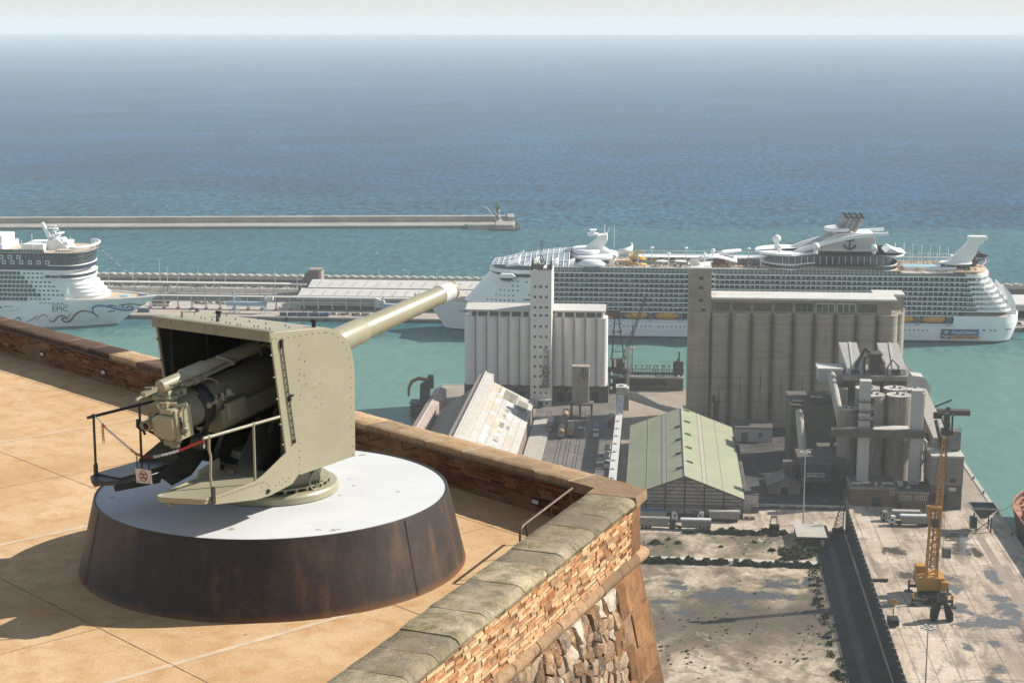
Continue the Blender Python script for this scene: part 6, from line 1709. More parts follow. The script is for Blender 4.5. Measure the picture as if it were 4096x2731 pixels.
for z in (0,3.5,7): b.beam((-4,-3,z),(4,-3,z+3.5),.25)
b.build('portal_frame',M_steeld,dc)
b=MB().box(-4,2.5,-2.5,2.5,11.8,16.5).box(2.2,3.5,-2,.5,12.5,15); b.build('machine_house',M_steeld,dc)
b=MB()
for x in (-3.4,-1.2): b.tube((x,-3,13),(x,-3,16.5),.55,n=10)
b.build('white_cylinders',M_roofw,dc,smooth=50)
b=MB().beam((-3,0,16.5),(-1.5,0,38.5),.7).beam((3.2,0,16.5),(0,0,38.5),.6).box(-5.5,1,-1.5,1.5,38,41)
for z in (20,25,30,34): b.box(-3,2.0,-.3,.3,z,z+.35)
b.beam((-3,0,20),(2.5,0,25),.2).beam((2.5,0,25),(-2.4,0,30),.2)
b.build('crane_mast',M_steeld,dc)
def lattice(b,p,q,w0,w1,nn_,th=.22):
    p=V(p);q=V(q);d=(q-p).normalized(); a=V((0,1,0)) if abs(d.y)<.9 else V((1,0,0)); e=d.cross(a).normalized(); a=e.cross(d).normalized()
    C=[]
    for i in range(nn_+1):
        t=i/nn_; w=(w0+(w1-w0)*t)/2; c=p+(q-p)*t; C.append([c+a*w+e*w,c-a*w+e*w,c-a*w-e*w,c+a*w-e*w])
    for j in range(4): b.beam(C[0][j],C[-1][j],th)
    for i in range(nn_):
        for j in range(4):
            b.beam(C[i][j],C[i+1][(j+1)%4],th*.6); b.beam(C[i+1][j],C[i+1][(j+1)%4],th*.6)
    return b
lattice(MB(),(2.6,-1,16.0),(13.2,-1,47.5),1.7,.9,14,.3).build('lattice_jib',M_steeld,dc)
b=MB().beam((-1,0,39),(6.5,-1,39.4),.5).tube((6.4,-1,39.5),(7.2,-1,37),.25,n=6).tube((7.2,-1,37),(7.2,-1,9),.09,n=5).tube((7.2,-1,33),(7.2,-1,9),.22,n=6); b.build('hoist_cable',M_steeld,dc)
b=MB().box(4.2,5.8,-2,-.5,0,22).box(3.8,8.4,-2.2,-.4,21.6,22.6).box(6.2,6.8,-2,-1,8,20); b.build('service_mast',M_galv,dc)
# ---------------- green ship loader at the far left water edge
gl=empty('dock_loader',(-110,795,0),0,'old dark green dock loader with curved rusty arm at the water edge','loader')
b=MB()
for i in range(3):
    for j in range(4): b.beam((-4+i*3,-3+j*2.5,-3),(-4+i*3,-3+j*2.5,7),.5)
for z in (1,3,5,7): b.box(-5,3,-4,5,z,z+.5)
b.build('timber_jetty',M_steeld,gl)
b=MB().hexa([(-.5,-1,7),(4,-1,7),(4,2,7),(-.5,2,7),(0,-1,16),(5,-1,19),(5,2,19),(0,2,16)]).box(3.5,6,-1.5,2.5,14,20); b.build('loader_body',mat('loader_green',(.035,.06,.04),rough=.6,var=.3,sc=.5),gl)
MB().path([(3,0,18),(-1,0,18.6),(-4.2,0,17),(-5.6,0,14),(-5.8,0,10)],[.9,.9,.8,.7,.5],8).build('curved_arm',mat('loader_rust',(.26,.13,.05),rough=.7,var=.4,sc=.8),gl,smooth=60)
# ================================================================== outer pier
struct('pier_ground',MB().box(-620,420,1051,1178,-6,2.6),M_conc)
struct('pier_road',MB().box(-620,420,1141,1162,2.5,2.66),M_road)
struct('pier_apron',MB().box(-620,420,1052.5,1072,2.5,2.64),mat('apron_tan',(.46,.38,.31),rough=.9,var=.2,sc=.05))
st=empty('sea_wall',(-100,1178,2.6),0,'long pale sea wall with notched top along the back of the outer pier','sea wall')
b=MB().box(-520,520,0,6,0,6.5)
for i in range(170): b.box(-520+i*6.1,-517.2+i*6.1,.2,5.8,6.5,7.2)
b.build('wall_body',M_conc,st)
MB().box(-520,520,-.3,0,0,4.0).build('wall_lower_face',M_concd,st)
quay=empty('quay_fender_wall',(-100,1051,0),0,'dark fender edge of the outer pier above the waterline','quay wall')
b=MB().box(-520,520,-.4,0,-1,1.7); b.build('wall_face',M_concd,quay)
b=MB()
for i in range(40): b.box(-505+i*25,-503+i*25,-1.6,-.4,-.5,2.4)
b.build('rubber_fenders',M_black,quay)
# terminal
tm=empty('cruise_terminal',(-190,1082,2.6),0,'long low cruise terminal with a stepped white roof and dark lower windows','terminal')
MB().box(-37,80,-2,30,0,9).build('terminal_walls',mat('terminal_grey',(.50,.49,.45),rough=.8,var=.1,sc=.1),tm)
MB().box(-36,80,-2.2,-1.9,0,3.0).build('dark_glazing',M_navy,tm)
MB().box(-38,80,-3.4,-1.6,3.0,3.9).build('white_fascia',M_roofw,tm)
b=MB()
b.ext([(-6,7.5),(12,11.2),(12,11.6),(-6,7.9)],'x',-38,80).ext([(12,11.8),(26,14.8),(26,15.2),(12,12.2)],'x',-34,80).ext([(26,15.0),(32,14.4),(32,9),(26,9)],'x',-33,80)
b.build('stepped_roof',M_roofw,tm)
b=MB()
for i in range(15):
    x=-31+i*7.6
    b.add([(x,-2,8.95),(x+1.0,-2,8.95),(x+2.4,8,11.0),(x+1.4,8,11.0)],[(0,1,2,3)]); b.add([(x+2,14,12.7),(x+3,14,12.7),(x+4.4,23,14.65),(x+3.4,23,14.65)],[(0,1,2,3)])
b.build('roof_skylights',M_conc,tm)
dk=empty('dark_tower_block',(-232,1142,2.6),0,'dark wedge shaped block standing left of the white terminal roof','building')
MB().ext([(-9,0),(-8,5),(-3.5,13.5),(-1.5,15.8),(5.5,16.2),(5.5,0)],'y',0,10).build('block_walls',mat('brown_cladding',(.11,.09,.08),rough=.7,var=.1,sc=.2),dk)
MB().box(5.5,7.4,-.4,10.3,7.5,16.6).box(-1.5,7.4,-.3,10.3,15.9,16.8).build('block_trim',mat('block_trim_paint',(.36,.29,.26),rough=.8),dk)
MB().box(7.5,12,-2,8,0,2.5).build('annex',M_conc,dk)
# covered walkways
wk=empty('elevated_walkway',(-240,1078,2.6),0,'long raised passenger walkway on slim white columns along the pier','walkway')
b=MB().box(-140,95,-1.5,1.5,4.8,5.4).box(-140,95,-1.9,1.9,8.0,8.5); b.build('walkway_slabs',M_roofw,wk)
b=MB().box(-140,95,-1.3,1.3,5.4,8.0); b.build('walkway_glazing',mat('walkway_glass',(.22,.23,.22),rough=.3,var=.3,sc=.2),wk)
for i in range(26):
    x=-138+i*9.1; MB().tube((x,-1.6,0),(x,-1.6,8),.32,n=6).tube((x,1.6,0),(x,1.6,8),.32,n=6).box(x-.8,x+.8,-2.2,2.2,0,.7,1).build('column_pair',[M_roofw,mat('kerb_red',(.35,.09,.07)) if i==0 else bpy.data.materials['kerb_red']],wk)
wk2=empty('canopy_walkway',(-300,1139,2.6),0,'white flat canopy on tall columns beside the pier road','canopy')
MB().box(-100,66,-3,3,6.9,7.6).build('canopy_roof',M_roofw,wk2)
b=MB()
for i in range(18):
    x=-98+i*9.45; MB().tube((x,-2.4,0),(x,-2.4,7),.32,n=6).build('canopy_column',M_roofw,wk2)
def boarding_bridge(x,y,lab,flip=1):
    r=empty('boarding_bridge',(x,y,2.6),0,lab,'boarding bridge','blue steel boarding bridges on the pier')
    b=MB()
    for dx in (-10,10):
        for dy in (-2,2): b.beam((dx,dy,0),(dx,dy,14 if dx*flip<0 else 11.5),.5)
        b.beam((dx-3.5,0,0),(dx,0,4.5),.35); b.beam((dx+3.5,0,0),(dx,0,4.5),.35); b.beam((dx,-2,5),(dx,2,5),.35); b.beam((dx,-2,10),(dx,2,10),.35)
    b.beam((-10*flip,0,12),(-3*flip,0,5.6),.3)
    b.build('support_frame',M_bluept,r)
    MB().box(-15,11,-1.4,1.4,4.8,7.2).build('bridge_tunnel',M_bluept,r)
    MB().hexa([(9*flip,-1.4,6.2),(15*flip,-1.4,8.4),(15*flip,1.4,8.4),(9*flip,1.4,6.2),(9*flip,-1.4,8.7),(15*flip,-1.4,11),(15*flip,1.4,11),(9*flip,1.4,8.7)]).build('ramp_section',M_roofw,r)
    b=MB()
    for i in range(12): b.beam((-14+i*2,-1.5,4.8),(-13+i*2,-1.5,3.9),.18); b.beam((-13+i*2,-1.5,3.9),(-12+i*2,-1.5,4.8),.18)
    b.build('truss_web',M_bluept,r)
boarding_bridge(-255,1063,'blue boarding bridge on a lattice frame left of the dark wedge block')
boarding_bridge(-160,1063,'blue boarding bridge just behind the gun muzzle',-1)
# palms, masts, vehicles on the pier
M_palm=mat('palm_leaf',(.055,.085,.03),rough=.7,var=.4,sc=1,island=.4); M_ptrunk=mat('palm_trunk',(.16,.12,.08),rough=.9,var=.2,sc=2)
def palm(x,y,h,label):
    r=empty('palm_tree',(x,y,2.6),0,label,'palm tree','palms along the pier road')
    MB().tube((0,0,0),(.15,0,h),.26,.2,7).build('trunk',M_ptrunk,r,smooth=60)
    b=MB(); rq=random.Random(int(x*10))
    for i in range(26):
        a=rq.uniform(0,6.28); e=rq.uniform(-.5,1.1); L=rq.uniform(2.0,2.9); P=[]
        for j in range(5):
            t=j/4; rad=L*t*math.cos(e*(1-.4*t)); z=h+L*(math.sin(e)*t-.75*t*t); P.append(V((.15+rad*math.cos(a),rad*math.sin(a),z)))
        s_=V((-math.sin(a),math.cos(a),0))
        for j in range(4):
            w0,w1=.42*(1-abs(2*j/4-.7)),.42*(1-abs(2*(j+1)/4-.7)); w0=max(.08,w0);w1=max(.05,w1)
            b.add([P[j]-s_*w0-V((0,0,.2)),P[j],P[j+1],P[j+1]-s_*w1-V((0,0,.2))],[(0,1,2,3)]); b.add([P[j]+s_*w0-V((0,0,.2)),P[j],P[j+1],P[j+1]+s_*w1-V((0,0,.2))],[(0,1,2,3)])
    b.build('crown',M_palm,r); return r
pn=['palm nearest the bow superstructure of the left cruise ship','second palm to the right of the left ship','third palm to the right of the left ship','fourth palm along the pier road','small palm standing between the mast and the fifth column','tall palm midway along the pier road','last palm toward the dark wedge block']
for i,(x,y,h) in enumerate(((-378,1160,5.5),(-364,1144,5.5),(-354,1144,6.2),(-345,1149,6.0),(-332,1147,4.2),(-320.5,1142,6),(-311.5,1148,5.2))): palm(x,y,h,pn[i])
def mast(x,y,h,lab,heads=2,grp='light masts on the outer pier'):
    r=empty('light_mast',(x,y,2.6),0,lab,'light mast',grp)
    MB().tube((0,0,0),(0,0,h),.32,.16,6).build('pole',M_roofw,r)
    b=MB()
    if heads>1: b.box(-1.5,1.5,-.4,.4,h-.2,h+.2)
    else: b.box(-.2,.2,-.5,.2,h-.1,h+.15)
    b.build('lamp_head',M_galv,r); return r
mast(-334.3,1138,23,'tall floodlight mast on the pier right of the left ship')
for i,(x,y,hh) in enumerate(((-380,1170,11.5),(-363.5,1172,12),(-352,1172,9),(-339,1172,13),(-331,1172,9.5),(-317,1172,12),(-306,1172,10),(-298,1172,11),(-262,1168,12.5),(-245,1160,11),(-213,1172,12),(-190,1172,12.5),(-170,1172,12),(-150,1172,12))):
    mast(x,y,hh,'slim lamp pole along the sea wall road of the pier',1,'slim lamp poles along the sea wall')
hedge=MB(); rq=random.Random(3)
def leafmound(b,cx,cy,cz,rx,ry,rz_,n,s,rq):
    for i in range(n):
        t=rq.uniform(0,6.283); u=rq.uniform(0,1)**.5; zz=rq.uniform(0,1); x=cx+rx*u*math.cos(t)*(1-.25*zz); y=cy+ry*u*math.sin(t)*(1-.25*zz)
        z=cz+rz_*(1-u*u)**.5*(.35+.65*zz)
        d=V((rq.gauss(0,1),rq.gauss(0,1),rq.gauss(.3,.7))).normalized(); e=d.orthogonal().normalized(); f=d.cross(e); q=s*rq.uniform(.6,1.3)
        p=V((x,y,z)); b.add([p-e*q-f*q*.5,p+e*q-f*q*.5,p+e*q*.4+f*q,p-e*q*.6+f*q*.8],[(0,1,2,3)])
M_leaf=mat('bush_leaf',(.060,.085,.028),rough=.8,var=.4,sc=.5,island=.5)
for i in range(60): leafmound(hedge,-395+i*4.4,1168+rq.uniform(-2,3),2.6,3,2,rq.uniform(.8,2.4),24,.55,rq)
o=hedge.build('roadside_shrubs',M_leaf); tag(o,kind='stuff')
def car(x,y,rz_,col,label,cat='car',L=4.4,H=1.5,grp='cars parked on the pier'):
    r=empty('parked_'+cat.replace(' ','_') if cat!='bus' else 'tour_bus',(x,y,2.66),rz_,label,cat,grp)
    h=L/2
    MB().ext([(-h,.35),(h,.35),(h,.85),(h-.9,.95),(-h,.95)],'y',-.9,.9).build('body',col,r,bevel=.08)
    MB().ext([(-h+.3,.95),(h-1.3,.95),(h-2.0,H),(-h+.8,H)],'y',-.8,.8).build('cabin_glass',M_winp,r)
    for sx in (-h+.8,h-.8):
        for sy in (-.9,.9): MB().tube((sx,sy-.1,.33),(sx,sy+.1,.33),.33,n=10).build('wheel',M_black,r)
    return r
M_carw=mat('car_white',(.7,.7,.7),rough=.3); M_cark=mat('car_black',(.03,.03,.03),rough=.3); M_cary=mat('car_yellow',(.7,.45,.05),rough=.3)
for i,(x,y) in enumerate(((-300,1100),(-297,1096),(-292,1094.5),(-289,1097),(-284,1098),(-281,1095))):
    car(x,y,0,(M_cark,M_cark,M_cary,M_carw,M_cark,M_cark)[i],('black taxi nearest the bus','black taxi second from the bus','yellow taxi in the pier taxi row','white car in the pier taxi row','black taxi just right of the white car','last black taxi toward the boarding bridge')[i])
bs=empty('tour_bus',(-319,1086,2.66),0,'white tour bus with dark windows just right of the left ship bow','bus')
MB().box(-6,6,-1.25,1.25,.4,2.0).box(-6,6,-1.25,1.25,3.1,3.4).build('bus_body',M_roofw,bs,bevel=.1); MB().box(-5.9,6.05,-1.28,1.28,2.0,3.1).build('bus_windows',M_winp,bs)
for x in (-4,4): MB().tube((x,-1.3,.5),(x,1.3,.5),.5,n=10).build('wheel',M_black,bs)
M_cont=mat('container_blue',(.03,.07,.16),rough=.6,var=.3,sc=.6)
for i,(x,y,l) in enumerate(((-291.5,1065,6),(-323,1061,7),(-232,1055,4),(-226.5,1055,5),(-220,1055,6.5),(-212.5,1055,6),(-206,1055,5.5))):
    r=empty('blue_skip',(x,y,2.64),0,('blue container by the walkway columns','dark container beside the left ship bow','short blue bin at the left end of the quay row','second blue bin in the quay row','long blue bin in the middle of the quay row','fourth blue bin in the quay row','last blue bin in the quay row')[i],'container','blue bins along the pier edge')
    MB().box(-l/2,l/2,-1.2,1.2,0,2.2).build('bin_body',M_cont,r); b=MB()
    for q in range(int(l)+1): b.box(-l/2+q-.06,-l/2+q+.06,-1.26,-1.2,0,2.2)
    b.build('bin_ribs',M_navy,r)
rq=random.Random(12)
for i in range(16):
    x=-226+i*3.1+rq.uniform(-.8,.8); y=1061+rq.uniform(-1.5,1.5)
    r=empty('luggage_trolley',(x,y,2.64),rq.uniform(-.3,.3),'dark luggage trolley among the trolleys parked in front of the terminal','trolley','luggage trolleys in front of the terminal')
    MB().box(-1.1,1.1,-.6,.6,.4,.6).box(-1.1,-1.0,-.6,.6,.6,1.9).box(1.0,1.1,-.6,.6,.6,1.5).build('trolley_frame',M_steeld,r)
    MB().box(-.8,.7,-.5,.5,.6,rq.uniform(1.0,1.6)).build('load',rq.choice((M_black,M_navy,M_recess,M_carw)),r)
    for sx in (-.8,.8): MB().tube((sx,-.6,.2),(sx,.6,.2),.2,n=8).build('wheel',M_black,r)
# right part of the pier behind the big ship stern
rs=empty('pier_shed',(300,1100,2.6),0,'pale pier shed glimpsed behind the stern of the big ship','building')
MB().box(-85,60,-20,18,0,8.5).build('shed_walls',mat('shed_bluegrey',(.40,.43,.46),rough=.7,var=.15,sc=.1),rs); MB().box(-86,61,-21,19,8.5,9.4).build('shed_roof',M_roofw,rs); MB().box(-85,60,-20.3,-20,4.2,4.8).build('blue_band',M_logob,rs)
mast(233,1085,15,'light mast behind the stern of the big ship',2)
vn=car(219,1056,0,M_carw,'white van on the quay behind the ship stern','car',5.2,2.2)
# ================================================================== breakwater and lighthouse
bw=empty('breakwater',(-140,1580,0),RAD(6.6),'long low concrete breakwater ending in a squared head far out at sea','breakwater')
M_bw=mat('breakwater_concrete',(.42,.38,.33),rough=.9,var=.2,sc=.05,dirt=(.22,.2,.18),damt=.5,fine=.15)
MB().box(-900,-8,-30,-2,-5,2.4).build('lower_quay',M_bw,bw); MB().box(-900,6,-2,8,-5,7.4).build('upper_wall',M_bw,bw)
MB().box(-900,-8,-30.3,-30,-2,1.0).build('wet_edge',M_concd,bw)
MB().box(-34,-8,-42,-20,-5,4.2).build('landing_step',M_bw,bw)
MB().hexa([(-11,-52,-5),(9,-52,-5),(12,8,-5),(-6,8,-5),(-9,-50,5),(7,-50,5),(9,8,5),(-6,8,5)]).build('head_block',M_bw,bw)
MB().box(3,9,-20,8,5,8.6).build('head_parapet',M_bw,bw); MB().box(-10.5,9.6,-52.6,-51,-3,1.6).build('wet_foot',M_concd,bw)
b=MB(); rq=random.Random(9)
for i in range(14): 
    x=8+rq.uniform(0,5); y=-50+i*4.0; s=rq.uniform(1,2.2); b.box(x-s,x+s,y-s,y+s,-2,rq.uniform(.3,1.8))
b.build('rock_armour',M_concd,bw)
wp=MB().path([(-43+18*(1-math.cos(math.pi*i/14))/1.0*.5*1.0,-4,5+11*math.sin(math.pi*i/14)) for i in range(15)],.35,6); wp.xf(T(14,4,0)).build('arched_pipe',M_galv,bw,smooth=60)
lh=empty('lighthouse',(-144.5,1566,5),0,'small white lighthouse with green spiral stripe on the breakwater head','lighthouse')
M_lgreen=mat('lighthouse_green',(.03,.16,.085),rough=.5,var=.1,sc=.5)
b=MB(); n_=32; vs=[]; fs=[]; ms=[]; NZ=24
for j in range(NZ+1):
    z=10.5*j/NZ; r=2.35-.35*j/NZ
    for i in range(n_): a=2*math.pi*i/n_; vs.append((r*math.cos(a),r*math.sin(a),z))
for j in range(NZ):
    for i in range(n_):
        ph_=((i/n_)*2 + (j/NZ)*1.9 +.30)%1.0
        fs.append((j*n_+i,j*n_+(i+1)%n_,(j+1)*n_+(i+1)%n_,(j+1)*n_+i)); ms.append(1 if (ph_<.48 or j>NZ-3) and j>1 else 0)
b.add(vs,fs); b.m=ms; b.build('tower',[M_roofw,M_lgreen],lh,smooth=60)
MB().lathe([(2.2,10.3),(3.2,12.2),(3.3,12.4),(3.3,13.4),(2.9,13.5),(1.2,13.6),(1.1,15.6),(.9,16.2),(.25,17.2),(.12,18.6),(.001,18.7)],(0,0,0),20).build('lantern',M_lgreen,lh,smooth=35)
MB().box(-.6,.6,-2.6,-2.0,0,2.3).build('door',M_black,lh)
# ================================================================== cement plant
M_plant=mat('plant_concrete',(.36,.325,.275),rough=.9,var=.16,sc=.15,dirt=(.13,.11,.09),damt=.62,streak=7,dsc=.7,fine=.15)
M_plantl=mat('plant_pale_panel',(.52,.52,.51),rough=.8,var=.05,sc=.2,dirt=(.40,.39,.37),damt=.3,streak=6)
M_topl=mat('dusty_top',(.60,.565,.50),rough=.95,var=.15,sc=.3,dirt=(.38,.34,.29),damt=.4)
M_brickb=mat('brown_office',(.20,.125,.075),rough=.85,var=.12,sc=.4,dirt=(.12,.085,.06),damt=.4)
M_cladg=mat('grey_corrugated',(.30,.28,.245),rough=.7,var=.15,sc=.3,dirt=(.17,.14,.11),damt=.5,streak=8)
M_pipe=mat('dusty_pipe',(.50,.46,.39),rough=.8,var=.12,sc=.4,dirt=(.30,.27,.22),damt=.4)
def rail(b,pts,h=1.1,step=1.6,th=.07):
    for p,q in zip(pts,pts[1:]):
        p=V(p);q=V(q); L=(q-p).length; n=max(1,int(L/step))
        for hh in (h,h*.55): b.beam(p+V((0,0,hh)),q+V((0,0,hh)),th)
        for i in range(n+1): c=p+(q-p)*i/n; b.beam(c,c+V((0,0,h)),th)
    return b
cp=empty('cement_plant',(85,660,3),0,'grimy cement plant with four round silos, pale columns, walkways and brown offices','factory')
# silos
for (x,y,r,h) in ((9.6,10,4.7,38.3),(-.4,10,4.5,38.3),(9.8,21,4.7,38.6),(-1.2,21,4.7,38.6),(-9.2,17,3.9,31),(18,22,3.6,38)):
    c=MB().tube((x,y,0),(x,y,h),r,n=32).build('round_silo',M_plant,cp,smooth=40)
    MB().lathe([(.001,h+.05),(r-.3,h+.05),(r+.15,h+.1),(r+.15,h+.35),(r-.1,h+.35),(r-.3,h+.25),(.001,h+.55)],(x,y,0),32,caps=False).build('silo_top',M_topl,c,smooth=40)
    b=MB(); 
    for i in range(18):
        a=2*math.pi*i/18; b.beam((x+r*math.cos(a),y+r*math.sin(a),h+.3),(x+r*math.cos(a),y+r*math.sin(a),h+1.4),.06)
    b.path([(x+r*math.cos(2*math.pi*i/18),y+r*math.sin(2*math.pi*i/18),h+1.4) for i in range(18)],.04,4,closed=True)
    b.box(x-1.2,x-.2,y-1,y,h+.4,h+1.5).tube((x+1.5,y-1.2,h+.4),(x+1.5,y-1.2,h+1.0),.6,n=10)
    b.build('top_railing',M_steel,c)
# pale columns
k1=MB().box(-7.0,-2.9,-5,-1,6,28).box(-7.0,-3.0,-5,-1,28,46.4).build('lift_column',M_plantl,cp)
b=MB()
for z in (27.6,31.5,34.5,38.4): b.box(-7.4,-1.6,-5.5,-.8,z,z+.35); rail(b,[(-7.3,-5.4,z+.35),(-1.7,-5.4,z+.35)],1.0)
for z in (28.5,33,37.5): b.box(-2.9,-1.5,-4.5,-1.5,z,z+2.6)
for z in (11,18): b.box(-2.9,-2.2,-4,-2.5,z,z+3)
b.build('column_landings',M_steeld,k1); MB().box(-7.1,-2.8,-5.1,-.9,46.4,46.8).build('column_cap',M_topl,k1)
k2=MB().box(12.6,16.4,-5,-1,6,43.0).build('lift_column',M_plantl,cp); MB().box(12.5,16.5,-5.1,-.9,43.0,43.4).build('column_cap',M_topl,k2)
MB().box(16.4,17.4,-3,-1,8,42).build('column_side_duct',M_topl,k2)
b=MB().box(-17,17.5,-6.6,2,25.6,27.4).box(-17,17.5,-6.8,-6.6,25.2,28.4); b.build('walkway_beam',M_concd,cp)
MB().box(-3.0,12.5,-6.4,4,27.45,27.65).build('walkway_deck',M_topl,cp)
b=rail(MB(),[(-17,-6.6,27.5),(17.4,-6.6,27.5),(17.4,1.8,27.5)],1.2); b.build('walkway_railing',M_steeld,cp)
# offices
o1=MB().box(-10.2,7.0,-13,3,0,6.6).build('office_block',M_brickb,cp); MB().box(-10.5,7.2,-13.3,3.2,6.6,7.6).build('office_parapet',M_plant,o1); MB().box(-9.8,7,-12.8,3,7.5,7.62).build('office_roof',M_concd,o1)
o2=MB().box(7.0,18.8,-15.2,0,0,5.6).build('office_block',M_brickb,cp); MB().box(6.8,19,-15.5,.2,5.6,6.7).build('office_parapet',M_plant,o2); MB().box(7.2,18.6,-15,0,6.6,6.72).build('office_roof',M_concd,o2)
for (x0,x1,y,z0,z1,nn_,par) in ((8.3,12.2,-15.2,3.5,5.0,6,o2),(13.6,17.8,-15.2,3.5,5.0,6,o2),(4.5,6.3,-13,4.6,6.1,3,o1)):
    f=MB().box(x0,x1,y-.08,y+.1,z0,z1).build('office_window',M_winp,par); b=MB()
    for i in range(nn_+1): xx=x0+(x1-x0)*i/nn_; b.box(xx-.12,xx+.12,y-.16,y-.05,z0,z1)
    b.box(x0,x1,y-.16,y-.05,z1-.1,z1+.12).box(x0,x1,y-.16,y-.05,z0-.1,z0+.08); b.build('window_frame',M_roofw,f)
b=MB().box(-2.2,1.2,-13.08,-12.9,0,3.4).box(7.0,8.6,-15.28,-15,0,2.6); b.build('office_door',M_winp,cp)
b=MB().box(-10.3,7.05,-13.06,-12.95,3.2,3.4).box(7.0,18.85,-15.26,-15.1,2.6,2.8); b.build('string_course',M_plant,cp)
b=MB().box(-9.5,-6,-10,-8,7.62,8.1).box(2,6.5,-9,-6.5,7.62,7.9).box(8,10,-8,-6,6.7,8.2).box(-1,0,-11,-10,7.6,8.8).box(11,12,-11,-10,6.7,7.6); b.build('roof_clutter',M_topl,cp)
# right clad tower
rt=MB().box(19.2,31.0,-15.3,4,9.4,20.2).build('clad_tower',M_cladg,cp); MB().box(19,31.2,-15.5,4.2,20.2,20.8).build('tower_roof',M_topl,rt)
MB().box(19.4,30.8,-15.1,4,0,9.4).build('tower_base',M_concd,rt)
b=MB()
for i in range(24): b.box(19.2+i*.5,19.28+i*.5,-15.4,-15.3,9.5,20)
b.build('cladding_ribs',M_plant,rt)
b=MB().box(26,28.4,-15.36,-15.1,10.6,12.2).box(20,22,-15.2,-15.0,3,6).box(23.5,25.5,-15.2,-15.0,3,6); b.build('dark_opening',M_black,rt)
b=MB().box(26,28.6,-15.3,-15.0,7.3,8.6); b.build('tower_window',M_roofw,rt)
fl=MB().box(26.5,30.8,-8,-2,21.5,28.5).hexa([(28.2,-6,19.0),(29,-6,19.0),(29,-5,19.0),(28.2,-5,19.0),(26.5,-8,21.5),(30.8,-8,21.5),(30.8,-2,21.5),(26.5,-2,21.5)]); fl.build('filter_house',M_steel,rt)
b=rail(MB(),[(26.3,-8.2,28.5),(31,-8.2,28.5),(31,-1.8,28.5)],1.1); b.tube((24.5,-6,20.8),(22.5,0,31),.8,n=8); b.build('filter_duct',M_steeld,rt)
# inclined gallery from the rear silos down to the clad tower
MB().hexa([(18.5,40,30),(24,40,30),(27.5,-2,19.5),(21.5,-2,19.5),(18.5,40,36),(24,40,36),(27.5,-2,24.5),(21.5,-2,24.5)]).build('inclined_gallery',M_pipe,cp)
b=MB().ext([(17.5,30),(26,30),(26,36),(23,40),(18.5,40.5),(17.5,38)],'y',38,46); b.build('transfer_tower',M_topl,cp)
b=MB().box(22,40,26,30,27,29).box(31,32.4,27,29,0,30).beam((22,28,28),(33,28,33),.6)
b.box(29,30,20,22,20,28); b.path([(18,6,26),(20,4,24),(20,2,18),(23,0,14)],.8,8); b.build('side_gantry',M_steeld,cp)
b=MB(); b.path([(17.6,-2,24),(19,-2,22.5),(19.5,-2,19),(21,-3,17)],.7,8).path([(17.2,-1,13),(18.6,-1,16),(18.4,-1,19)],.5,8); b.build('bent_duct',M_topl,cp,smooth=50)
# high equipment floor behind
hb_=MB().box(-7,21,56,80,0,34.5).build('mill_building',M_concd,cp)
MB().box(-7.6,21.8,54.6,80,34.6,36.6).build('equipment_floor',M_plant,cp)
for (x0,x1) in ((-7.8,2.2),(8.2,19.5)):
    f=MB().hexa([(x0+1.8,57,36.6),(x1-.6,57,36.6),(x1-.3,70,36.6),(x0+.8,70,36.6),(x0+2.5,57.5,39.2),(x1-.8,57.5,39.2),(x1-2.4,72,47.5),(x0,72,47.5)]).build('sloped_hood',M_topl,cp)
    m_=(x0+x1)/2; MB().hexa([(m_-.6,57.3,39.1),(m_+.3,57.3,39.1),(m_+.1,72,47.5),(m_-.8,72,47.5),(m_-.6,57.3,39.4),(m_+.3,57.3,39.4),(m_+.1,72,47.8),(m_-.8,72,47.8)]).build('hood_seam',M_roofw,f)
    b=MB().box(m_-1,m_+2.5,56.6,57.4,37,38.8); b.build('hood_opening',M_winp,f)
b=MB().box(4,8.4,58,64,36.6,45).box(3.2,9,57.5,64.5,44.8,45.4).path([(-2,58,38),(-1,58,42),(2,60,47.0),(4.2,60,45.5)],.75,8).path([(9,58,37),(9.6,58,41.5),(8.7,59,43)],.8,8).path([(11,56.5,36.8),(11,56.5,40),(13,57,43.2),(15.5,57,40.5),(15.5,57,36.8)],.35,6)
b.path([(1.5,57,36.7),(1.5,57,44),(3.8,58,44.5)],.6,8)
b.build('filter_unit',M_steeld,cp,smooth=45)
b=rail(MB(),[(-7.4,54.8,36.6),(21.6,54.8,36.6),(21.6,70,36.6)],1.2); b.build('floor_railing',M_steel,cp)
b=MB()
for i in range(8): b.box(-6.5+i*3.8,-5.9+i*3.8,54.7,55.6,27,34.6)
b.box(-7,21,54.9,55.4,29,29.5); b.build('floor_columns',M_steeld,cp)
# head house and long inclined pipe
MB().box(-17,-7.2,58,68,33,38.2).build('head_house',M_plantl,cp); MB().box(-17.5,-6.8,57.5,68.5,38.2,39.0).build('head_roof',M_roofw,cp)
MB().box(-10,-5.5,50,58,0,32).build('head_support',M_plant,cp)
MB().tube((-11.8,57.5,36.5),(-9.6,36,21),1.75,n=16).build('inclined_pipe',M_pipe,cp,smooth=45)
b=MB().box(-14,1.0,24,33,16.0,17.4).box(-14,1,23.6,24,17.4,19.6).box(-10.5,-4.5,26,32,17.4,21.5).sph((-7.5,28,21),3.2,14,8,sc=(1.1,.9,.8)).box(-2.5,1.0,20,30,17.4,26).path([(-10,34,20),(-11,36,21.5),(-9,30,24.5),(-4,28,26)],.4,6)
b.build('mid_platform',M_steeld,cp,smooth=45)
b=MB().sph((-6.2,26.5,22.6),2.6,14,8,sc=(1.2,.8,.75)); b.build('fan_casing',M_pipe,cp,smooth=50)
b=MB()
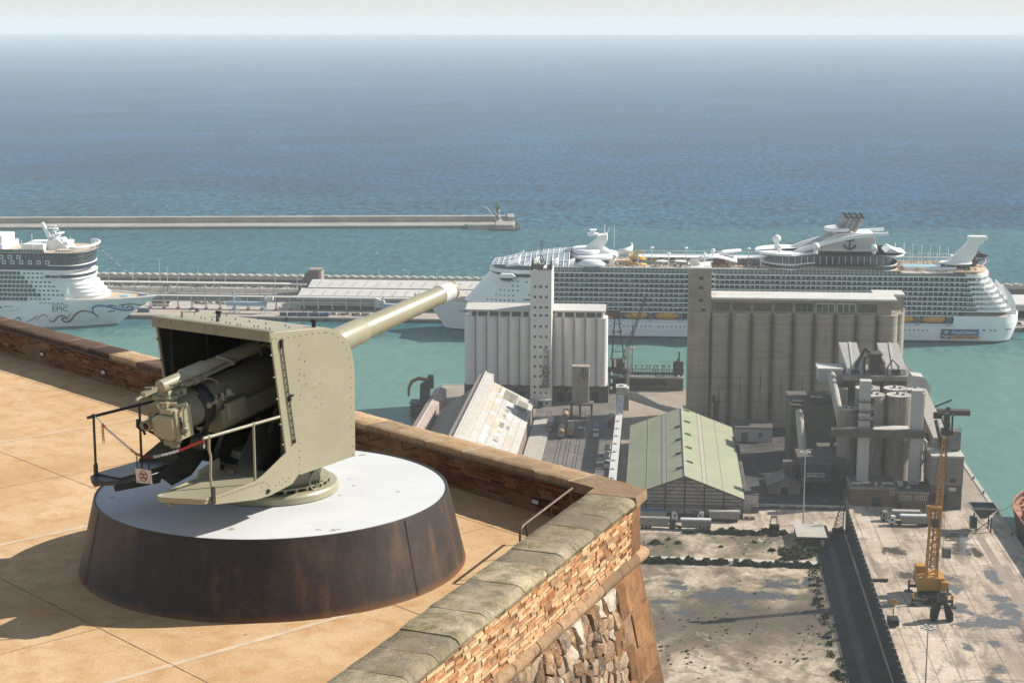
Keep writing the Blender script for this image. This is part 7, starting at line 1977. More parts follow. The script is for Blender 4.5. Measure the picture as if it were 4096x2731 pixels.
for x in (-13.5,-5,.5):
    for y in (24.5,32.5): b.box(x-.4,x+.4,y-.4,y+.4,0,16)
b.box(-14,0,24,32,8,9).box(-13,-2,26,33,0,8); b.build('platform_legs',M_concd,cp)
# dark mill hall to the left with a second pipe
dm=empty('mill_hall',(64,710,3),0,'dark mill hall in the shade of the grey silo with a pale sloping pipe','building')
MB().box(-8,9,-5,22,0,25.5).build('hall_walls',M_concd,dm); MB().box(-8.3,9.3,-5.3,22.3,25.5,26.1).build('hall_roof',M_concd,dm)
MB().tube((-4.6,-5.2,23.5),(-3.6,-21,6.5),1.65,n=16).build('sloping_pipe',M_pipe,dm,smooth=45)
b=MB().path([(2,-5,26),(2,-5,29.5),(4,-4,30.3),(8,-4,30.3),(8,-4,26)],.35,6).box(0,8,-4,4,26,29).box(-7,-3,-3,0,26,27); b.build('roof_plant',M_steeld,dm)
MB().box(2,11,-40,-12,0,12).build('lower_hall',M_concd,dm)
# sign building
sb=empty('depot_building',(63,665,3),0,'dark depot with an open bay and a white PORTCEMEN sign in the shaded yard','building')
MB().box(-6,6,0,24,4.4,11).box(-6,6,3,24,0,4.4).build('depot_walls',mat('depot_blue',(.05,.055,.07),rough=.6,var=.3,sc=.3),sb)
MB().box(-6.3,6.3,-.6,24.3,11,11.5).box(-6.2,6.2,-1.2,1,4.2,5.6).build('depot_canopy',M_concd,sb)
MB().box(-3.4,3.5,-.42,-.25,6.3,7.9).build('sign_board',M_roofw,sb)
text_mb('PORTCEMEN',1.25,.03,bold=.045,sx=.92).xf(T(.05,-.46,7.1)@UPX).build('sign_lettering',M_navy,sb)
b=MB().path([(-9,2,0),(-9,2,9.5),(-8,2,11),(-3.5,2,11.8),(-3,2,8)],.55,8).path([(0,1,11),(0,1,14.2),(-2,2,15.4)],.4,6).box(-12,-7,4,12,0,10); b.build('outdoor_ducts',M_concd,sb,smooth=50)
b=MB()
for x in (-5.8,0,5.8): b.box(x-.25,x+.25,-.3,.3,0,4.4)
b.build('bay_posts',M_concd,sb)
# small gabled hut
hu=empty('gabled_hut',(51,661.5,3),0,'small grey gabled hut with a dark door standing in the dirty yard','hut')
MB().ext([(-6.2,0),(6.2,0),(6.2,3.2),(0,6.0),(-6.2,3.2)],'y',0,13).build('hut_walls',M_plant,hu)
for sg in (-1,1): MB().ext([(0,6.5),(sg*7,3.3),(sg*7,3.0),(0,6.2)],'y',-.8,13.5).build('hut_roof',M_steel,hu)
MB().box(-1.4,1.4,-.08,.1,0,2.7).build('hut_door',M_winp,hu)
# small white cabin by the shed, building behind it
sw=empty('white_cabin',(36.6,636,3),0,'small white cabin with a lower lean-to beside the right corner of the green shed','cabin')
MB().box(-2.8,2.8,0,6,2.2,6.4).box(-2.8,1.0,0,6,0,2.2).build('cabin_walls',M_plantl,sw); MB().box(-3,3,-.2,6.2,6.4,6.7).build('cabin_roof',M_concd,sw); MB().box(.4,2.8,-2.2,3,0,2.6).build('lean_to',M_concd,sw)
wb=empty('white_building',(42.5,746,3),0,'low white building with a garage door half in shade behind the green shed','building')
MB().box(-7,9,0,14,0,6).build('building_walls',M_plantl,wb); MB().box(-7.3,9.3,-.3,14.3,6,6.5).build('flat_roof',M_concd,wb); MB().box(-4.5,-1.6,-.1,.2,0,4.2).build('garage_door',M_steel,wb); MB().box(3,4.6,-.1,.2,2.2,4.2).build('window',M_winp,wb)
fh_=empty('flat_hut',(55.8,594,3),0,'flat roofed brown brick hut near the foot of the tall lamp mast','hut')
MB().box(-5,5,0,15.5,0,3.0).build('hut_walls',mat('hut_brick',(.085,.05,.038),rough=.9,var=.25,sc=.6),fh_); MB().box(-5.3,5.3,-.3,15.8,3.0,3.35).build('hut_roof',M_conc,fh_); MB().box(-3.6,-2.8,-.06,.1,.9,2.1).build('hut_window',M_plant,fh_); MB().box(3.2,4.4,-.08,.1,0,2.3).build('hut_door',M_plantl,fh_)
MB().box(5.0,6.4,0,15,0,3.25).build('side_lean_to',M_concd,fh_)
lw=empty('low_kerb_wall',(52,643,3),0,'low dusty kerb wall crossing in front of the dirty yard','wall')
MB().box(-13,20,-.5,.5,0,1.0).build('kerb',M_topl,lw)
b=MB()
for i in range(5): b.box(-8+i*6,-4+i*6,-1.2,-.5,0,.5)
b.build('stacked_pallets',M_brickb,lw)
# ================================================================== fence
M_net=mat('dark_net',(.022,.026,.022),rough=.9,var=.3,sc=.5)
fe=empty('screen_fence',(69.6,615,3),0,'tall dark windbreak fence of netting with bent-over posts dividing the waste ground from the quay','fence')
def fx(y): return -.0125*(0-y)*1.0 if y>-45 else -.0125*45-.0118*(-45-y)
vs=[]; N=60
b=MB()
for i in range(N):
    y0,y1=-3.2*i,-3.2*(i+1); b.hexa([(fx(y0)-.04,y0,0),(fx(y0)+.04,y0,0),(fx(y1)+.04,y1,0),(fx(y1)-.04,y1,0),(fx(y0)-.04,y0,9.7),(fx(y0)+.04,y0,9.7),(fx(y1)+.04,y1,9.7),(fx(y1)-.04,y1,9.7)])
b.build('netting',M_net,fe)
for i in range(41):
    y=-4.8*i; x=fx(y); MB().beam((x+.12,y,0),(x+.12,y,10),.22).beam((x+.12,y,10),(x-1.1,y-.2,10.5),.12).build('fence_post',M_galv if i%1==0 else M_steel,fe)
b=MB()
for z in (9.75,6,3): b.tube((fx(0)+.05,0,z),(fx(-144),-144,z),.05,n=4).tube((fx(-144)+.05,-144,z),(fx(-192),-192,z),.05,n=4)
b.build('tension_wires',M_steel,fe)
lp=empty('lattice_pylon',(66.6,611.5,3),0,'short lattice pylon leaning against the far end of the dark fence','pylon')
lattice(MB(),(0,0,0),(1.6,0,12),3.4,1.0,8,.16).box(-2,2,-1.5,1.5,0,1.2).sph((1,-1.5,1.5),1.1,8,6).build('pylon_frame',M_steeld,lp)
# ================================================================== lamp masts
def highmast(x,y,h,label):
    r=empty('lamp_mast',(x,y,3),0,label,'lamp mast','tall flood-lamp masts on the quay')
    MB().tube((0,0,0),(0,0,h),.30,.16,10).box(-.5,.5,-.5,.5,0,.4).build('pole',M_galv,r,smooth=50)
    b=MB().lathe([(1.5,-.1),(1.6,-.1),(1.6,.1),(1.5,.1),(1.5,-.1)],(0,0,h),20,caps=False)
    for i in range(4): a=i*math.pi/2; b.beam((0,0,h),(1.5*math.cos(a),1.5*math.sin(a),h),.12)
    b.build('lamp_ring',M_galv,r)
    for i in range(8):
        a=2*math.pi*i/8+.2; c=V((1.75*math.cos(a),1.75*math.sin(a),h-.1)); MB().box(c.x-.32,c.x+.32,c.y-.3,c.y+.3,c.z-.18,c.z+.22).build('lamp_head',M_roofw,r)
    return r
highmast(54.9,620.3,27.3,'tall flood-lamp mast beside the flat roofed hut'); highmast(71.6,437,27.0,'tall flood-lamp mast in the foreground beside the dark fence')
for i,(x,y) in enumerate(((-28.5,762),(-29,749),(-29.4,728),(-29.7,700),(-30,680))):
    r=empty('street_lamp',(x,y,3),0,('street lamp by the hopper tower, farthest of its row','second street lamp from the hopper tower','third street lamp from the hopper tower','fourth street lamp, beside the white truck cabs','street lamp nearest the castle wall in the rail yard row')[i],'street lamp','street lamps in the rail yard')
    MB().tube((0,0,0),(0,0,8.2),.13,.09,6).path([(0,0,8.2),(-.6,0,9.0),(-2.0,0,9.3)],.08,5).build('pole',M_galv,r,smooth=50); MB().box(-3.0,-1.9,-.22,.22,9.15,9.4).build('lamp_head',M_roofw,r)
# ================================================================== trucks and machines
M_trl=mat('trailer_grey',(.34,.32,.29),rough=.6,var=.12,sc=.4,dirt=(.2,.17,.14),damt=.4); M_tarp=mat('white_tarp',(.72,.72,.70),rough=.6,var=.06,sc=.4); M_tarpb=mat('blue_tarp',(.10,.16,.30),rough=.6,var=.1)
M_cabw=mat('cab_white',(.70,.70,.69),rough=.35,var=.04); M_cabd=mat('cab_dark',(.05,.05,.055),rough=.4); M_cabr=mat('cab_red',(.25,.03,.03),rough=.4); M_tarpg=mat('dusty_tarp',(.50,.46,.40),rough=.8,var=.12,sc=.5)
def truck(x,y,rz_,cab,tarp,label,L=10.6,cabon=True,grp='tipper trucks parked on the quay'):
    r=empty('tipper_truck',(x,y,3.01),rz_,label,'truck',grp)
    # trailer along +x, cab in front at negative x
    b=MB().hexa([(0,-1.25,1.25),(L,-1.25,1.25),(L,1.25,1.25),(0,1.25,1.25),(.3 if not cabon else -.5,-1.28,3.7),(L,-1.28,3.7),(L,1.28,3.7),(-.5,1.28,3.7)])
    t=b.build('trailer_body',M_trl,r)
    q=MB()
    n=int(L/.75)
    for i in range(n): xx=.5+i*.75; q.box(xx-.06,xx+.06,-1.34,-1.25,1.35,3.5); q.box(xx-.06,xx+.06,1.25,1.34,1.35,3.5)
    q.build('trailer_ribs',M_trl,t)
    MB().hexa([(-.6,-1.34,3.65),(L+.05,-1.34,3.65),(L+.05,1.34,3.65),(-.6,1.34,3.65),(-.5,-1.1,4.15),(L,-1.1,4.15),(L,1.1,4.15),(-.5,1.1,4.15)]).build('tarpaulin',tarp,t,bevel=.06)
    MB().box(-3.6,L,-.5,.5,.75,1.2).box(2,L,-1.1,1.1,.95,1.25).build('chassis',M_black,r)
    for xx in ((L-1.2,L-2.5,L-3.8)+((-.8,-3.6) if cabon else ())):
        MB().tube((xx,-1.25,.52),(xx,1.25,.52),.52,n=14).build('wheel',M_black,r,smooth=40)
    if cabon:
        c=MB().ext([(-4.6,.5),(-2.3,.5),(-2.3,3.6),(-3.9,3.6),(-4.55,2.4)],'y',-1.2,1.2).build('cab',cab,r,bevel=.08)
        MB().box(-3.9,-3.1,-1.22,-1.18,1.9,2.8).box(-3.9,-3.1,1.18,1.22,1.9,2.8).hexa([(-4.6,-1.1,2.35),(-4.5,-1.1,2.35),(-4.5,1.1,2.35),(-4.6,1.1,2.35),(-4.12,-1.1,3.35),(-4.02,-1.1,3.35),(-4.02,1.1,3.35),(-4.12,1.1,3.35)]).build('cab_glass',M_winp,c)
    return r
truck(4.6,621.2,math.pi,M_cabw,M_tarpb,'truck with blue topped trailer and white cab in front of the shed corner',10.2)
truck(5.6,611.2,math.pi,M_cabd,M_trl,'uncovered grey trailer without a cab nearest the bastion corner',10.4,False)
truck(10.6,610.6,0,M_cabd,M_tarp,'white topped trailer truck with a dark cab beside the grass',10.4)
truck(21.0,622.0,0,M_cabw,M_tarpg,'truck with dusty pale trailer and white cab at the right end of the shed gable',10.8)
truck(88.4,628.0,0,M_trl,M_tarpg,'grey cab tipper truck parked behind another before the brown offices',9.6)
truck(90.6,622.2,0,M_cabw,M_tarp,'white cab tipper truck with ribbed trailer in front of the brown offices',10.2)
truck(-25.6,752,math.pi/2,M_cabw,M_tarpb,'blue topped truck facing the castle in the rail yard',9,grp='trucks in the rail yard')
truck(-46.8,760,math.pi/2,M_trl,M_tarpg,'dusty grey truck alongside the loading platform',11,grp='trucks in the rail yard')
truck(-19.6,772,math.pi/2,M_cabr,M_trl,'dark red truck in the shade by the transfer house',7,grp='trucks in the rail yard')
truck(-19.3,698,math.pi/2,M_cabw,M_trl,'white cab truck half under the conveyor, nearer the castle wall',7,grp='trucks in the rail yard')
truck(-19.4,713,math.pi/2,M_cabw,M_trl,'white cab truck half under the conveyor, farther along',7,grp='trucks in the rail yard')
def wagon(x,y,L,m,label):
    r=empty('rail_wagon',(x,y,3.15),0,label,'rail wagon','hopper wagons on the yard tracks')
    P=[(-1.45,1.2),(-1.2,.7),(1.2,.7),(1.45,1.2),(1.45,2.9)]+[(1.45*math.cos(RAD(a)),2.9+1.0*math.sin(RAD(a))) for a in (20,50,80,100,130,160)]+[(-1.45,2.9)]
    b=MB().add([(px,yy,pz) for yy in (0,L) for px,pz in P],[(i,(i+1)%len(P),len(P)+(i+1)%len(P),len(P)+i) for i in range(len(P))]+[tuple(range(len(P)))[::-1],tuple(range(len(P),2*len(P)))])
    t=b.build('hopper_body',m,r,smooth=40)
    q=MB()
    for i in range(8): q.box(-1.5,1.5,.6+i*(L-1.2)/7-.06,.6+i*(L-1.2)/7+.06,1.0,2.9)
    q.box(-.3,.3,.2,L-.2,3.85,4.0); q.build('body_ribs',m,t)
    MB().box(-1.2,1.2,-.4,L+.4,.5,.8).box(-1.3,-.9,-.7,-.3,.6,1.0).box(.9,1.3,-.7,-.3,.6,1.0).build('underframe',M_black,r)
    for yy in (1.2,3,L-3,L-1.2):
        MB().tube((-.9,yy,.45),(.9,yy,.45),.45,n=12).build('wheel_set',M_steeld,r)
M_wag=mat('wagon_ochre',(.42,.29,.17),rough=.7,var=.25,sc=.5,dirt=(.18,.12,.08),damt=.5); M_wagd=mat('wagon_green',(.16,.17,.13),rough=.7,var=.25,sc=.5)
wagon(-40.9,744,13.5,M_wag,'ochre hopper wagon at the front of the longer wagon string'); wagon(-40.9,759,13,M_wagd,'dark green wagon in the middle of the wagon string'); wagon(-40.9,773.5,14,M_wag,'ochre wagon farthest back beside the hopper tower'); wagon(-37.0,748,13,M_wag,'single ochre wagon on the second track under the hopper tower')
fk=empty('forklift',(43.5,609,3),0,'black forklift with a tall guard cage at the edge of the grass','forklift')
MB().box(-1.6,2.0,-1.2,1.2,.6,3.0).build('machine_body',M_black,fk,bevel=.1)
b=MB()
for sx in (-1.3,1.2):
    for sy in (-1,1): b.beam((sx,sy,3.0),(sx*.75,sy*.8,5.8),.16)
b.box(-1.2,1.1,-1,1,5.8,6.1); b.build('guard_cage',M_steeld,fk)
b=MB().beam((-1.7,0,1.0),(-4,0,.6),.5).box(-4.4,-3.6,-1.2,1.2,.2,1.4); b.build('fork_carriage',M_black,fk)
for sx in (-1,1.3): MB().tube((sx,-1.3,.65),(sx,1.3,.65),.65,n=14).build('wheel',M_black,fk,smooth=40)
# yellow harbour crane
M_cry=mat('crane_yellow',(.56,.27,.03),rough=.45,var=.12,sc=.3,dirt=(.30,.16,.05),damt=.3)
yc=empty('harbour_crane',(88.7,540,3),0,'yellow mobile harbour crane with a tall lattice boom standing on outriggers','crane')
b=MB().box(-3.4,3.4,-6.5,6.5,1.2,2.8).box(-2.4,2.4,-4,4,2.8,3.4); b.build('undercarriage',M_black,yc)
for i in range(6):
    for sx in (-2.8,2.8): MB().tube((sx-.5,-5.5+i*2.2,.75),(sx+.5,-5.5+i*2.2,.75),.75,n=14).build('wheel',M_black,yc,smooth=40)
for (sx,sy) in ((-6.6,-7),(5.6,-7.6),(-5.8,7),(6.2,5)):
    MB().beam((sx*.3,sy,1.9),(sx,sy,1.9),.9,.8).box(sx-1.2,sx+1.2,sy-1.0,sy+1.0,0,.35).tube((sx,sy,.3),(sx,sy,2.6),.35,n=10).build('outrigger',M_steeld,yc)
    MB().tube((sx,sy,2.4),(sx,sy,3.9),.4,n=10).build('outrigger_jack',M_cry,yc,smooth=40)
b=MB().box(-4.2,4.0,-2.5,6.5,3.4,7.6).box(2.6,4.4,-4,0,3.8,6.8).box(-4.4,-1.2,3,6.8,7.6,9.8); b.build('slewing_body',M_cry,yc,bevel=.15)
MB().box(-4.3,4.1,6.5,8.5,3.6,7.0).build('counterweight',M_steel,yc)
b=MB(); lattice(b,(0,0,6.0),(.3,.3,30),3.4,2.5,10,.38); b.build('lattice_tower',M_cry,yc)
MB().box(-2.4,-1.4,-2.0,.2,27.5,31.0).box(-2.5,2.0,-1.4,1.6,29.8,30.5).build('tower_head',M_cry,yc,bevel=.1)
b=MB().box(-1.0,1.1,-3.4,-1.6,24.5,27.2); b.build('operator_cab',M_cabd,yc)
b=MB(); lattice(b,(.3,-1.6,10.5),(2.9,3.4,53.5),2.2,1.4,20,.28); b.build('lattice_boom',M_cry,yc)
b=MB().box(1.6,5.0,1.5,5.0,53.2,55.0).box(2.4,3.4,2,4,55,60).box(-1.0,1.6,3,4,58.2,60.2).tube((3,2,54),(3,4.6,54),1.2,n=14).box(4.6,5.1,2.8,3.4,54,59.6).beam((1.0,3,60),(2.6,3,55),.3).box(2.2,4,1.6,2.8,55.5,57.5); b.build('boom_head',M_steeld,yc)
b=MB()
for dx in (-.5,0,.5): b.tube((3.4+dx*.5,2.5,54),(2.6+dx,-1.5,17),.05,n=4)
for dx in (-1,1): b.tube((2.4+dx*.3,3.4,53.5),(dx*1.2,1,30.5),.06,n=4)
b.build('hoist_ropes',M_black,yc)
MB().box(3.0,5.6,-1.5,.6,14.0,17.2).build('rope_weight',M_steel,yc)
gb_=empty('grab_bucket',(89,519.5,3),0,'black clamshell grab bucket lying on the quay in front of the yellow crane','grab bucket')
b=MB()
for sg in (-1,1):
    b.ext([(sg*.2,6.5),(sg*1.6,5.8),(sg*3.2,3.0),(sg*3.4,.6),(sg*2.6,0),(sg*1.5,.4),(sg*.9,3.4)],'y',-1.6,1.6)
b.build('bucket_shells',M_black,gb_); MB().box(-1.4,1.4,-1.2,1.2,5.6,8.2).box(-.8,.8,-.8,.8,8.2,9.2).build('bucket_head',M_steeld,gb_)
lt_=empty('light_tower',(73.6,514,3),0,'small yellow light tower on a dark trailer near the fence','light tower')
MB().box(-1.6,1.6,-2.2,2.2,.5,2.4).build('trailer',M_black,lt_,bevel=.1)
for sx in (-1.5,1.5): MB().tube((sx-.2,0,.5),(sx+.2,0,.5),.5,n=12).build('wheel',M_black,lt_)
MB().tube((0,0,2.4),(0,0,8.4),.22,.15,8).box(-1.3,1.3,-.2,.2,6.9,7.2).box(-.9,.9,-.2,.2,8.0,8.3).build('mast',M_cry,lt_)
for dx in (-1.1,-.4,.4,1.1): MB().box(dx-.25,dx+.25,-.35,-.05,7.2,7.8).build('lamp_head',M_cry,lt_)
lgp=empty('steel_pipe',(74.5,556,3.0),0,'dark steel pipe lying on the quay beside the fence','pipe')
MB().tube((-3.2,0,.55),(2.8,.3,.55),.5,n=12).lathe([(.52,2.6),(.62,2.6),(.62,2.9),(.52,2.9)],(0,.3,.55),12,ax='x',caps=False).build('pipe_body',M_steeld,lgp,smooth=45)
ho=empty('quay_hopper',(118.9,618.5,3),0,'dark blue steel loading hopper on four legs at the quay edge','hopper')
b=MB()
for sx in (-2.6,2.6):
    for sy in (-2.6,2.6): b.beam((sx,sy,0),(sx,sy,5.6),.5)
    b.beam((sx,-2.6,.5),(sx,2.6,4.8),.25)
b.beam((-2.6,-2.6,.5),(2.6,-2.6,4.8),.25).beam((2.6,-2.6,.5),(-2.6,-2.6,4.8),.25).box(-4.4,-2.6,-1.5,1.5,1,5); b.build('hopper_legs',mat('hopper_blue',(.04,.055,.085),rough=.5,var=.3,sc=.4),ho)
vs=[(-4.4,-4.2,9),(4.4,-4.2,9),(4.4,4.2,9),(-4.4,4.2,9),(-1,-1,4.6),(1,-1,4.6),(1,1,4.6),(-1,1,4.6)]
b=MB().add(vs,[(0,1,5,4),(1,2,6,5),(2,3,7,6),(3,0,4,7)]); b.build('hopper_funnel',bpy.data.materials['hopper_blue'],ho)
b=MB()
for (x0,y0,x1,y1) in ((-4.6,-4.4,4.6,-4.4),(4.6,-4.4,4.6,4.4),(4.6,4.4,-4.6,4.4),(-4.6,4.4,-4.6,-4.4)): b.beam((x0,y0,9.1),(x1,y1,9.1),.45)
b.build('hopper_rim',M_plant,ho)
# rust red ship at the right edge
M_rusth=mat('rusty_hull',(.055,.04,.038),rough=.6,var=.3,sc=.2,dirt=(.22,.09,.045),damt=.35); M_rustd=mat('rust_red_deck',(.50,.22,.13),rough=.8,var=.2,sc=.25,dirt=(.25,.10,.06),damt=.4)
rsn=empty('cargo_ship',(140.5,652,0),0,'rusty dark hulled cargo ship moored at the right edge beside the quay','cargo ship')
def shp(sc_,yo):
    P=[]
    for i in range(11):
        t=i/10; P.append((-9.5*sc_*(1-(1-t)**2.4),-34*t+yo))
    return P
rows=[]
for z,sc_,yo in ((-1,.85,-6),(2,.92,-4),(6,.97,-1.5),(9.2,1.0,0)):
    L=shp(sc_,yo); rows.append([(x,y,z) for x,y in L]+[(-9.5*sc_,-130,z),(9.5*sc_,-130,z)]+[(-x,y,z) for x,y in L[::-1]][:-1])
n=len(rows[0]); b=MB().add([p for r in rows for p in r],[(j*n+i,j*n+(i+1)%n,(j+1)*n+(i+1)%n,(j+1)*n+i) for j in range(3) for i in range(n)])
b.build('hull',M_rusth,rsn,smooth=45)
L=rows[-1]; b=MB().ext([(x*.97,y*.99-.4) for x,y,z in L],'z',7.2,7.6); b.build('deck',M_rustd,rsn)
b=MB().path(L,.28,5,closed=True); b.build('bulwark_rail',mat('rail_orange',(.50,.20,.10),rough=.7),rsn,smooth=50)
b=MB().box(-3,3,-24,-16,7.6,9.4).box(-1.5,1.5,-10,-6,7.6,8.6).tube((-4,-14,7.6),(-4,-14,8.8),.5,n=8).tube((4,-14,7.6),(4,-14,8.8),.5,n=8).tube((0,-20,9),(0,-20,16),.3,n=8); b.build('deck_gear',M_rustd,rsn)
b=MB().box(-7,7,-52,-30,7.6,10.5).box(-7,7,-80,-58,7.6,10.5); b.build('hatch_coaming',M_rustd,rsn)
# ================================================================== waste ground things
for i,(px) in enumerate((1.6,13.2,18.8,23.4,28.6,32.8,42.6,48.8)):
    r=empty('concrete_block',(px,574.2-.02*i,3),0,('concrete block at the bastion end of the white path','second concrete block along the white path','third concrete block along the white path','fourth concrete block along the white path','fifth concrete block along the white path','sixth concrete block along the white path','seventh concrete block along the white path','concrete block at the fence end of the white path')[i],'concrete block','concrete blocks along the white path')
    MB().box(-1,1,-.4,.4,0,.9).box(-.7,.7,-.15,.15,.9,1.05).build('block_body',M_concd,r,bevel=.06)
for i,(x,y) in enumerate(((34.6,625.5),(36.7,625.2))):
    r=empty('concrete_block',(x,y,3),0,('pale concrete cube at the right foot of the shed gable, left of its twin','pale concrete cube at the right foot of the shed gable, right of its twin')[i],'concrete block','cubes at the shed corner')
    MB().box(-.9,.9,-.6,.6,0,1.1).build('block_body',M_plant,r,bevel=.06); MB().box(-.3,.3,-.1,.1,1.1,1.25).build('lifting_loop',M_steel,r)
def shrub(name,label,spots,seed,grp=None,leaf=.42):
    r=tag(MB_shrub(spots,seed,leaf).build(name,M_leaf2 if seed%2 else M_leaf),label,'shrub',grp); return r
M_leaf2=mat('dry_leaf',(.085,.10,.035),rough=.85,var=.4,sc=.6,island=.5)
def MB_shrub(spots,seed,leaf):
    rq=random.Random(seed); b=MB()
    for (x,y,rx,ry,h) in spots: leafmound(b,x,y,2.98,rx,ry,h,int(26*rx*ry*.6+60*h),leaf,rq)
    return b
rq=random.Random(31)
shrub('scrub_hedge','ragged green scrub hedge between the parked trucks and the waste ground',[(13+i*1.7+rq.uniform(-.5,.5),607.8+rq.uniform(-2.0,1.2)-(i*.05),1.9,1.6,rq.uniform(.9,2.2)) for i in range(21)],1)
shrub('scrub_hedge','left half of the dark scrub hedge below the white path',[(-4+i*1.6+rq.uniform(-.4,.4),570.5+rq.uniform(-1.0,.8),1.7,1.5,rq.uniform(1.1,2.5)) for i in range(19)],2)
shrub('scrub_hedge','right half of the dark scrub hedge below the white path',[(28.5+i*1.6+rq.uniform(-.4,.4),569.6+rq.uniform(-1.0,.8),1.7,1.5,rq.uniform(1.0,2.2)) for i in range(18)],4)
shrub('scrub_patch','broad green scrub patch in front of the flat roofed brick hut',[(rq.uniform(45,57),rq.uniform(577,592),2.0,2.0,rq.uniform(.7,1.6)) for i in range(30)],3)
for i,(x,y,s) in enumerate(((1.0,592,2.2),(9.0,593,1.3),(24.0,590,.8),(41.5,587,1.4),(36,596,.9),(5.6,597,.9))):
    shrub('small_shrub',('round shrub nearest the bastion corner on the pale ground','small shrub right of the round one','tiny tuft in the middle of the pale ground','low shrub left of the broad scrub patch','low tuft below the scrub hedge','tiny tuft behind the round shrub')[i],[(x,y,s,s*.8,s*.7)],5+i,'single shrubs on the waste ground')
wd=MB(); rq=random.Random(77)
for i in range(420):
    x=rq.uniform(-25,53); y=rq.choice((rq.gauss(505,16),rq.gauss(470,25),rq.gauss(597,7),rq.gauss(485,12)))
    if noise.noise(V((x*.07,y*.05,2)))<-.05 or y<420 or y>604: continue
    s=rq.uniform(.15,.55); leafmound(wd,x,y,2.98,s,s,s*.7,int(5+s*12),.26,rq)
o=wd.build('ground_weeds',M_leaf2); tag(o,kind='stuff')
M_leafd=mat('dark_weed',(.03,.04,.018),rough=.9,var=.4,sc=.5,island=.5)
ed=MB()
for i in range(90):
    x=53.2+rq.uniform(-1.6,2.0); y=rq.uniform(430,570); leafmound(ed,x,y,2.98,1.2,1.6,rq.uniform(.3,1.4),16,.35,rq)
o=ed.build('lane_edge_weeds',M_leafd); tag(o,kind='stuff')
# gull in flight over the yard
gu=empty('flying_gull',(35.2,336,52.0),RAD(20),'white seagull gliding above the grey gabled hut','bird')
b=MB().sph((0,0,0),.15,10,8,sc=(2.3,.8,.8)).sph((.36,0,.05),.075,8,6).tube((.42,0,.05),(.52,0,.03),.02,.005,6).add([(-.3,-.05,0),(-.3,.05,0),(-.55,.12,0),(-.55,-.12,0)],[(0,1,2,3)])
b.build('body',M_logow,gu,smooth=60)
for sg in (1,-1):
    P=[(0,.10),(.02,.45),(-.10,.80)]; 
    w_=MB().add([(.12,sg*.08,.06),(-.12,sg*.08,.04),(-.05,sg*.38,.18),(.16,sg*.38,.20),(-.22,sg*.78,.10),(-.10,sg*.80,.12)],[(0,1,2,3),(3,2,4,5)]); o=w_.build('wing',M_logow if sg>0 else M_steel,gu); md=o.modifiers.new('t','SOLIDIFY'); md.thickness=.02
# ---- bollards, drums and odds and ends on the quay
for i,(x,y,lab) in enumerate(((128.3,690,'quay bollard farthest out beside the plant'),(128.3,668,'quay bollard level with the clad tower'),(128.3,640,'quay bollard just beyond the blue hopper'),(128.3,612,'quay bollard nearest the bow of the rusty ship'))):
    r=empty('bollard',(x,y,3.25),0,lab,'bollard','bollards along the quay edge')
    MB().lathe([(.45,0),(.35,.15),(.32,.7),(.5,.85),(.5,1.0),(.2,1.1),(.001,1.1)],(0,0,0),14).build('bollard_body',M_steeld,r,smooth=40)
r=empty('mooring_rope',(128.3,640,4.1),0,'thin mooring rope from the quay bollard to the rusty ship bow','rope')
MB().path([(0,0,0),(3,2,.2),(6,4,1.6),(8.5,5.5,4.6)],.09,5).build('rope_strand',M_galv,r)
for i,(x,y,a,lab) in enumerate(((70.5,541,.2,'stack of timber beams by the fence, nearer the yellow crane'),(61.5,640.5,0,'pallet stack left of the plant gate'))):
    r=empty('timber_stack',(x,y,3.01),a,lab,'timber stack')
    b=MB()
    for j in range(4): b.box(-1.6,1.6,-.7+j*.36,-.42+j*.36,0,.3); b.box(-1.5,1.5,-.66+j*.36,-.40+j*.36,.34,.62)
    b.build('timber_beams',M_brickb,r)
# ================================================================== light, sky, haze, camera
SUN_AZ=RAD(72)-YAW      # clockwise from +y (seaward), world frame
SUN_EL=RAD(36)
w=bpy.data.worlds.new('World'); SC.world=w; w.use_nodes=True
k=w.node_tree; bg=k.nodes['Background']
sky=k.nodes.new('ShaderNodeTexSky'); sky.sky_type='NISHITA'; sky.sun_disc=False
sky.sun_elevation=SUN_EL; sky.sun_rotation=SUN_AZ; sky.altitude=180; sky.air_density=1.0; sky.dust_density=.4; sky.ozone_density=2.0
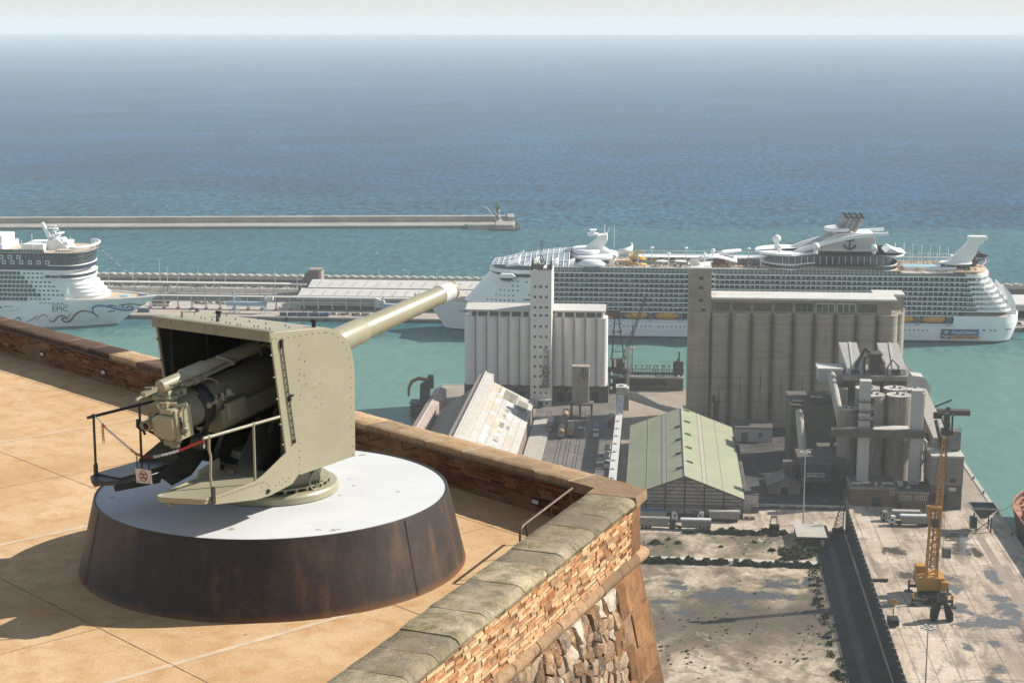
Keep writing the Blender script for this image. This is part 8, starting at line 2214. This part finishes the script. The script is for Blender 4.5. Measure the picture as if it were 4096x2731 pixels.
# thin bright veil of sea haze low in the sky, upper part added fill
kk=NT(w) if False else None
tc=k.nodes.new('ShaderNodeTexCoord'); sp=k.nodes.new('ShaderNodeSeparateXYZ'); k.links.new(tc.outputs['Generated'],sp.inputs[0])
rp=k.nodes.new('ShaderNodeValToRGB'); e=rp.color_ramp.elements; e[0].position=.0; e[0].color=(1,1,1,1); e[1].position=1.0; e[1].color=(.10,.10,.10,1); n_=e.new(.10); n_.color=(.80,.80,.80,1); n_=e.new(.40); n_.color=(.35,.35,.35,1)
k.links.new(sp.outputs[2],rp.inputs[0])
mx=k.nodes.new('ShaderNodeMix'); mx.data_type='RGBA'; k.links.new(rp.outputs[0],mx.inputs[0]); k.links.new(sky.outputs[0],mx.inputs[6]); mx.inputs[7].default_value=(VEIL[0]/SKY_STRENGTH,VEIL[1]/SKY_STRENGTH,VEIL[2]/SKY_STRENGTH,1)
k.links.new(mx.outputs[2],bg.inputs['Color']); bg.inputs['Strength'].default_value=SKY_STRENGTH
ld=bpy.data.lights.new('sun','SUN'); ld.energy=SUN_STRENGTH; ld.angle=RAD(.55); ld.color=(1.0,.945,.855)
lo=bpy.data.objects.new('sun',ld); COL.objects.link(lo)
d=V((math.sin(SUN_AZ)*math.cos(SUN_EL),math.cos(SUN_AZ)*math.cos(SUN_EL),math.sin(SUN_EL)))
lo.rotation_euler=(-d).to_track_quat('-Z','Y').to_euler(); lo.location=(300,300,400)
cd=bpy.data.cameras.new('camera'); cam=bpy.data.objects.new('camera',cd); COL.objects.link(cam); SC.camera=cam
F_PX=6950.0; PITCH=math.atan(1290/F_PX)
cd.sensor_width=36; cd.lens=F_PX/4096*36; cd.clip_start=.1; cd.clip_end=90000
cam.location=(0,0,185); cam.rotation_euler=(math.pi/2-PITCH,0,YAW)
SC.view_settings.view_transform='Standard'; SC.view_settings.look='None'; SC.view_settings.gamma=1; SC.view_settings.exposure=EXPOSURE
SC.view_settings.use_curve_mapping=False
SC.cycles.max_bounces=6; SC.cycles.diffuse_bounces=3; SC.cycles.glossy_bounces=3; SC.cycles.volume_bounces=3; SC.cycles.transparent_max_bounces=6
SC.cycles.use_denoising=True
SC.render.engine='CYCLES'
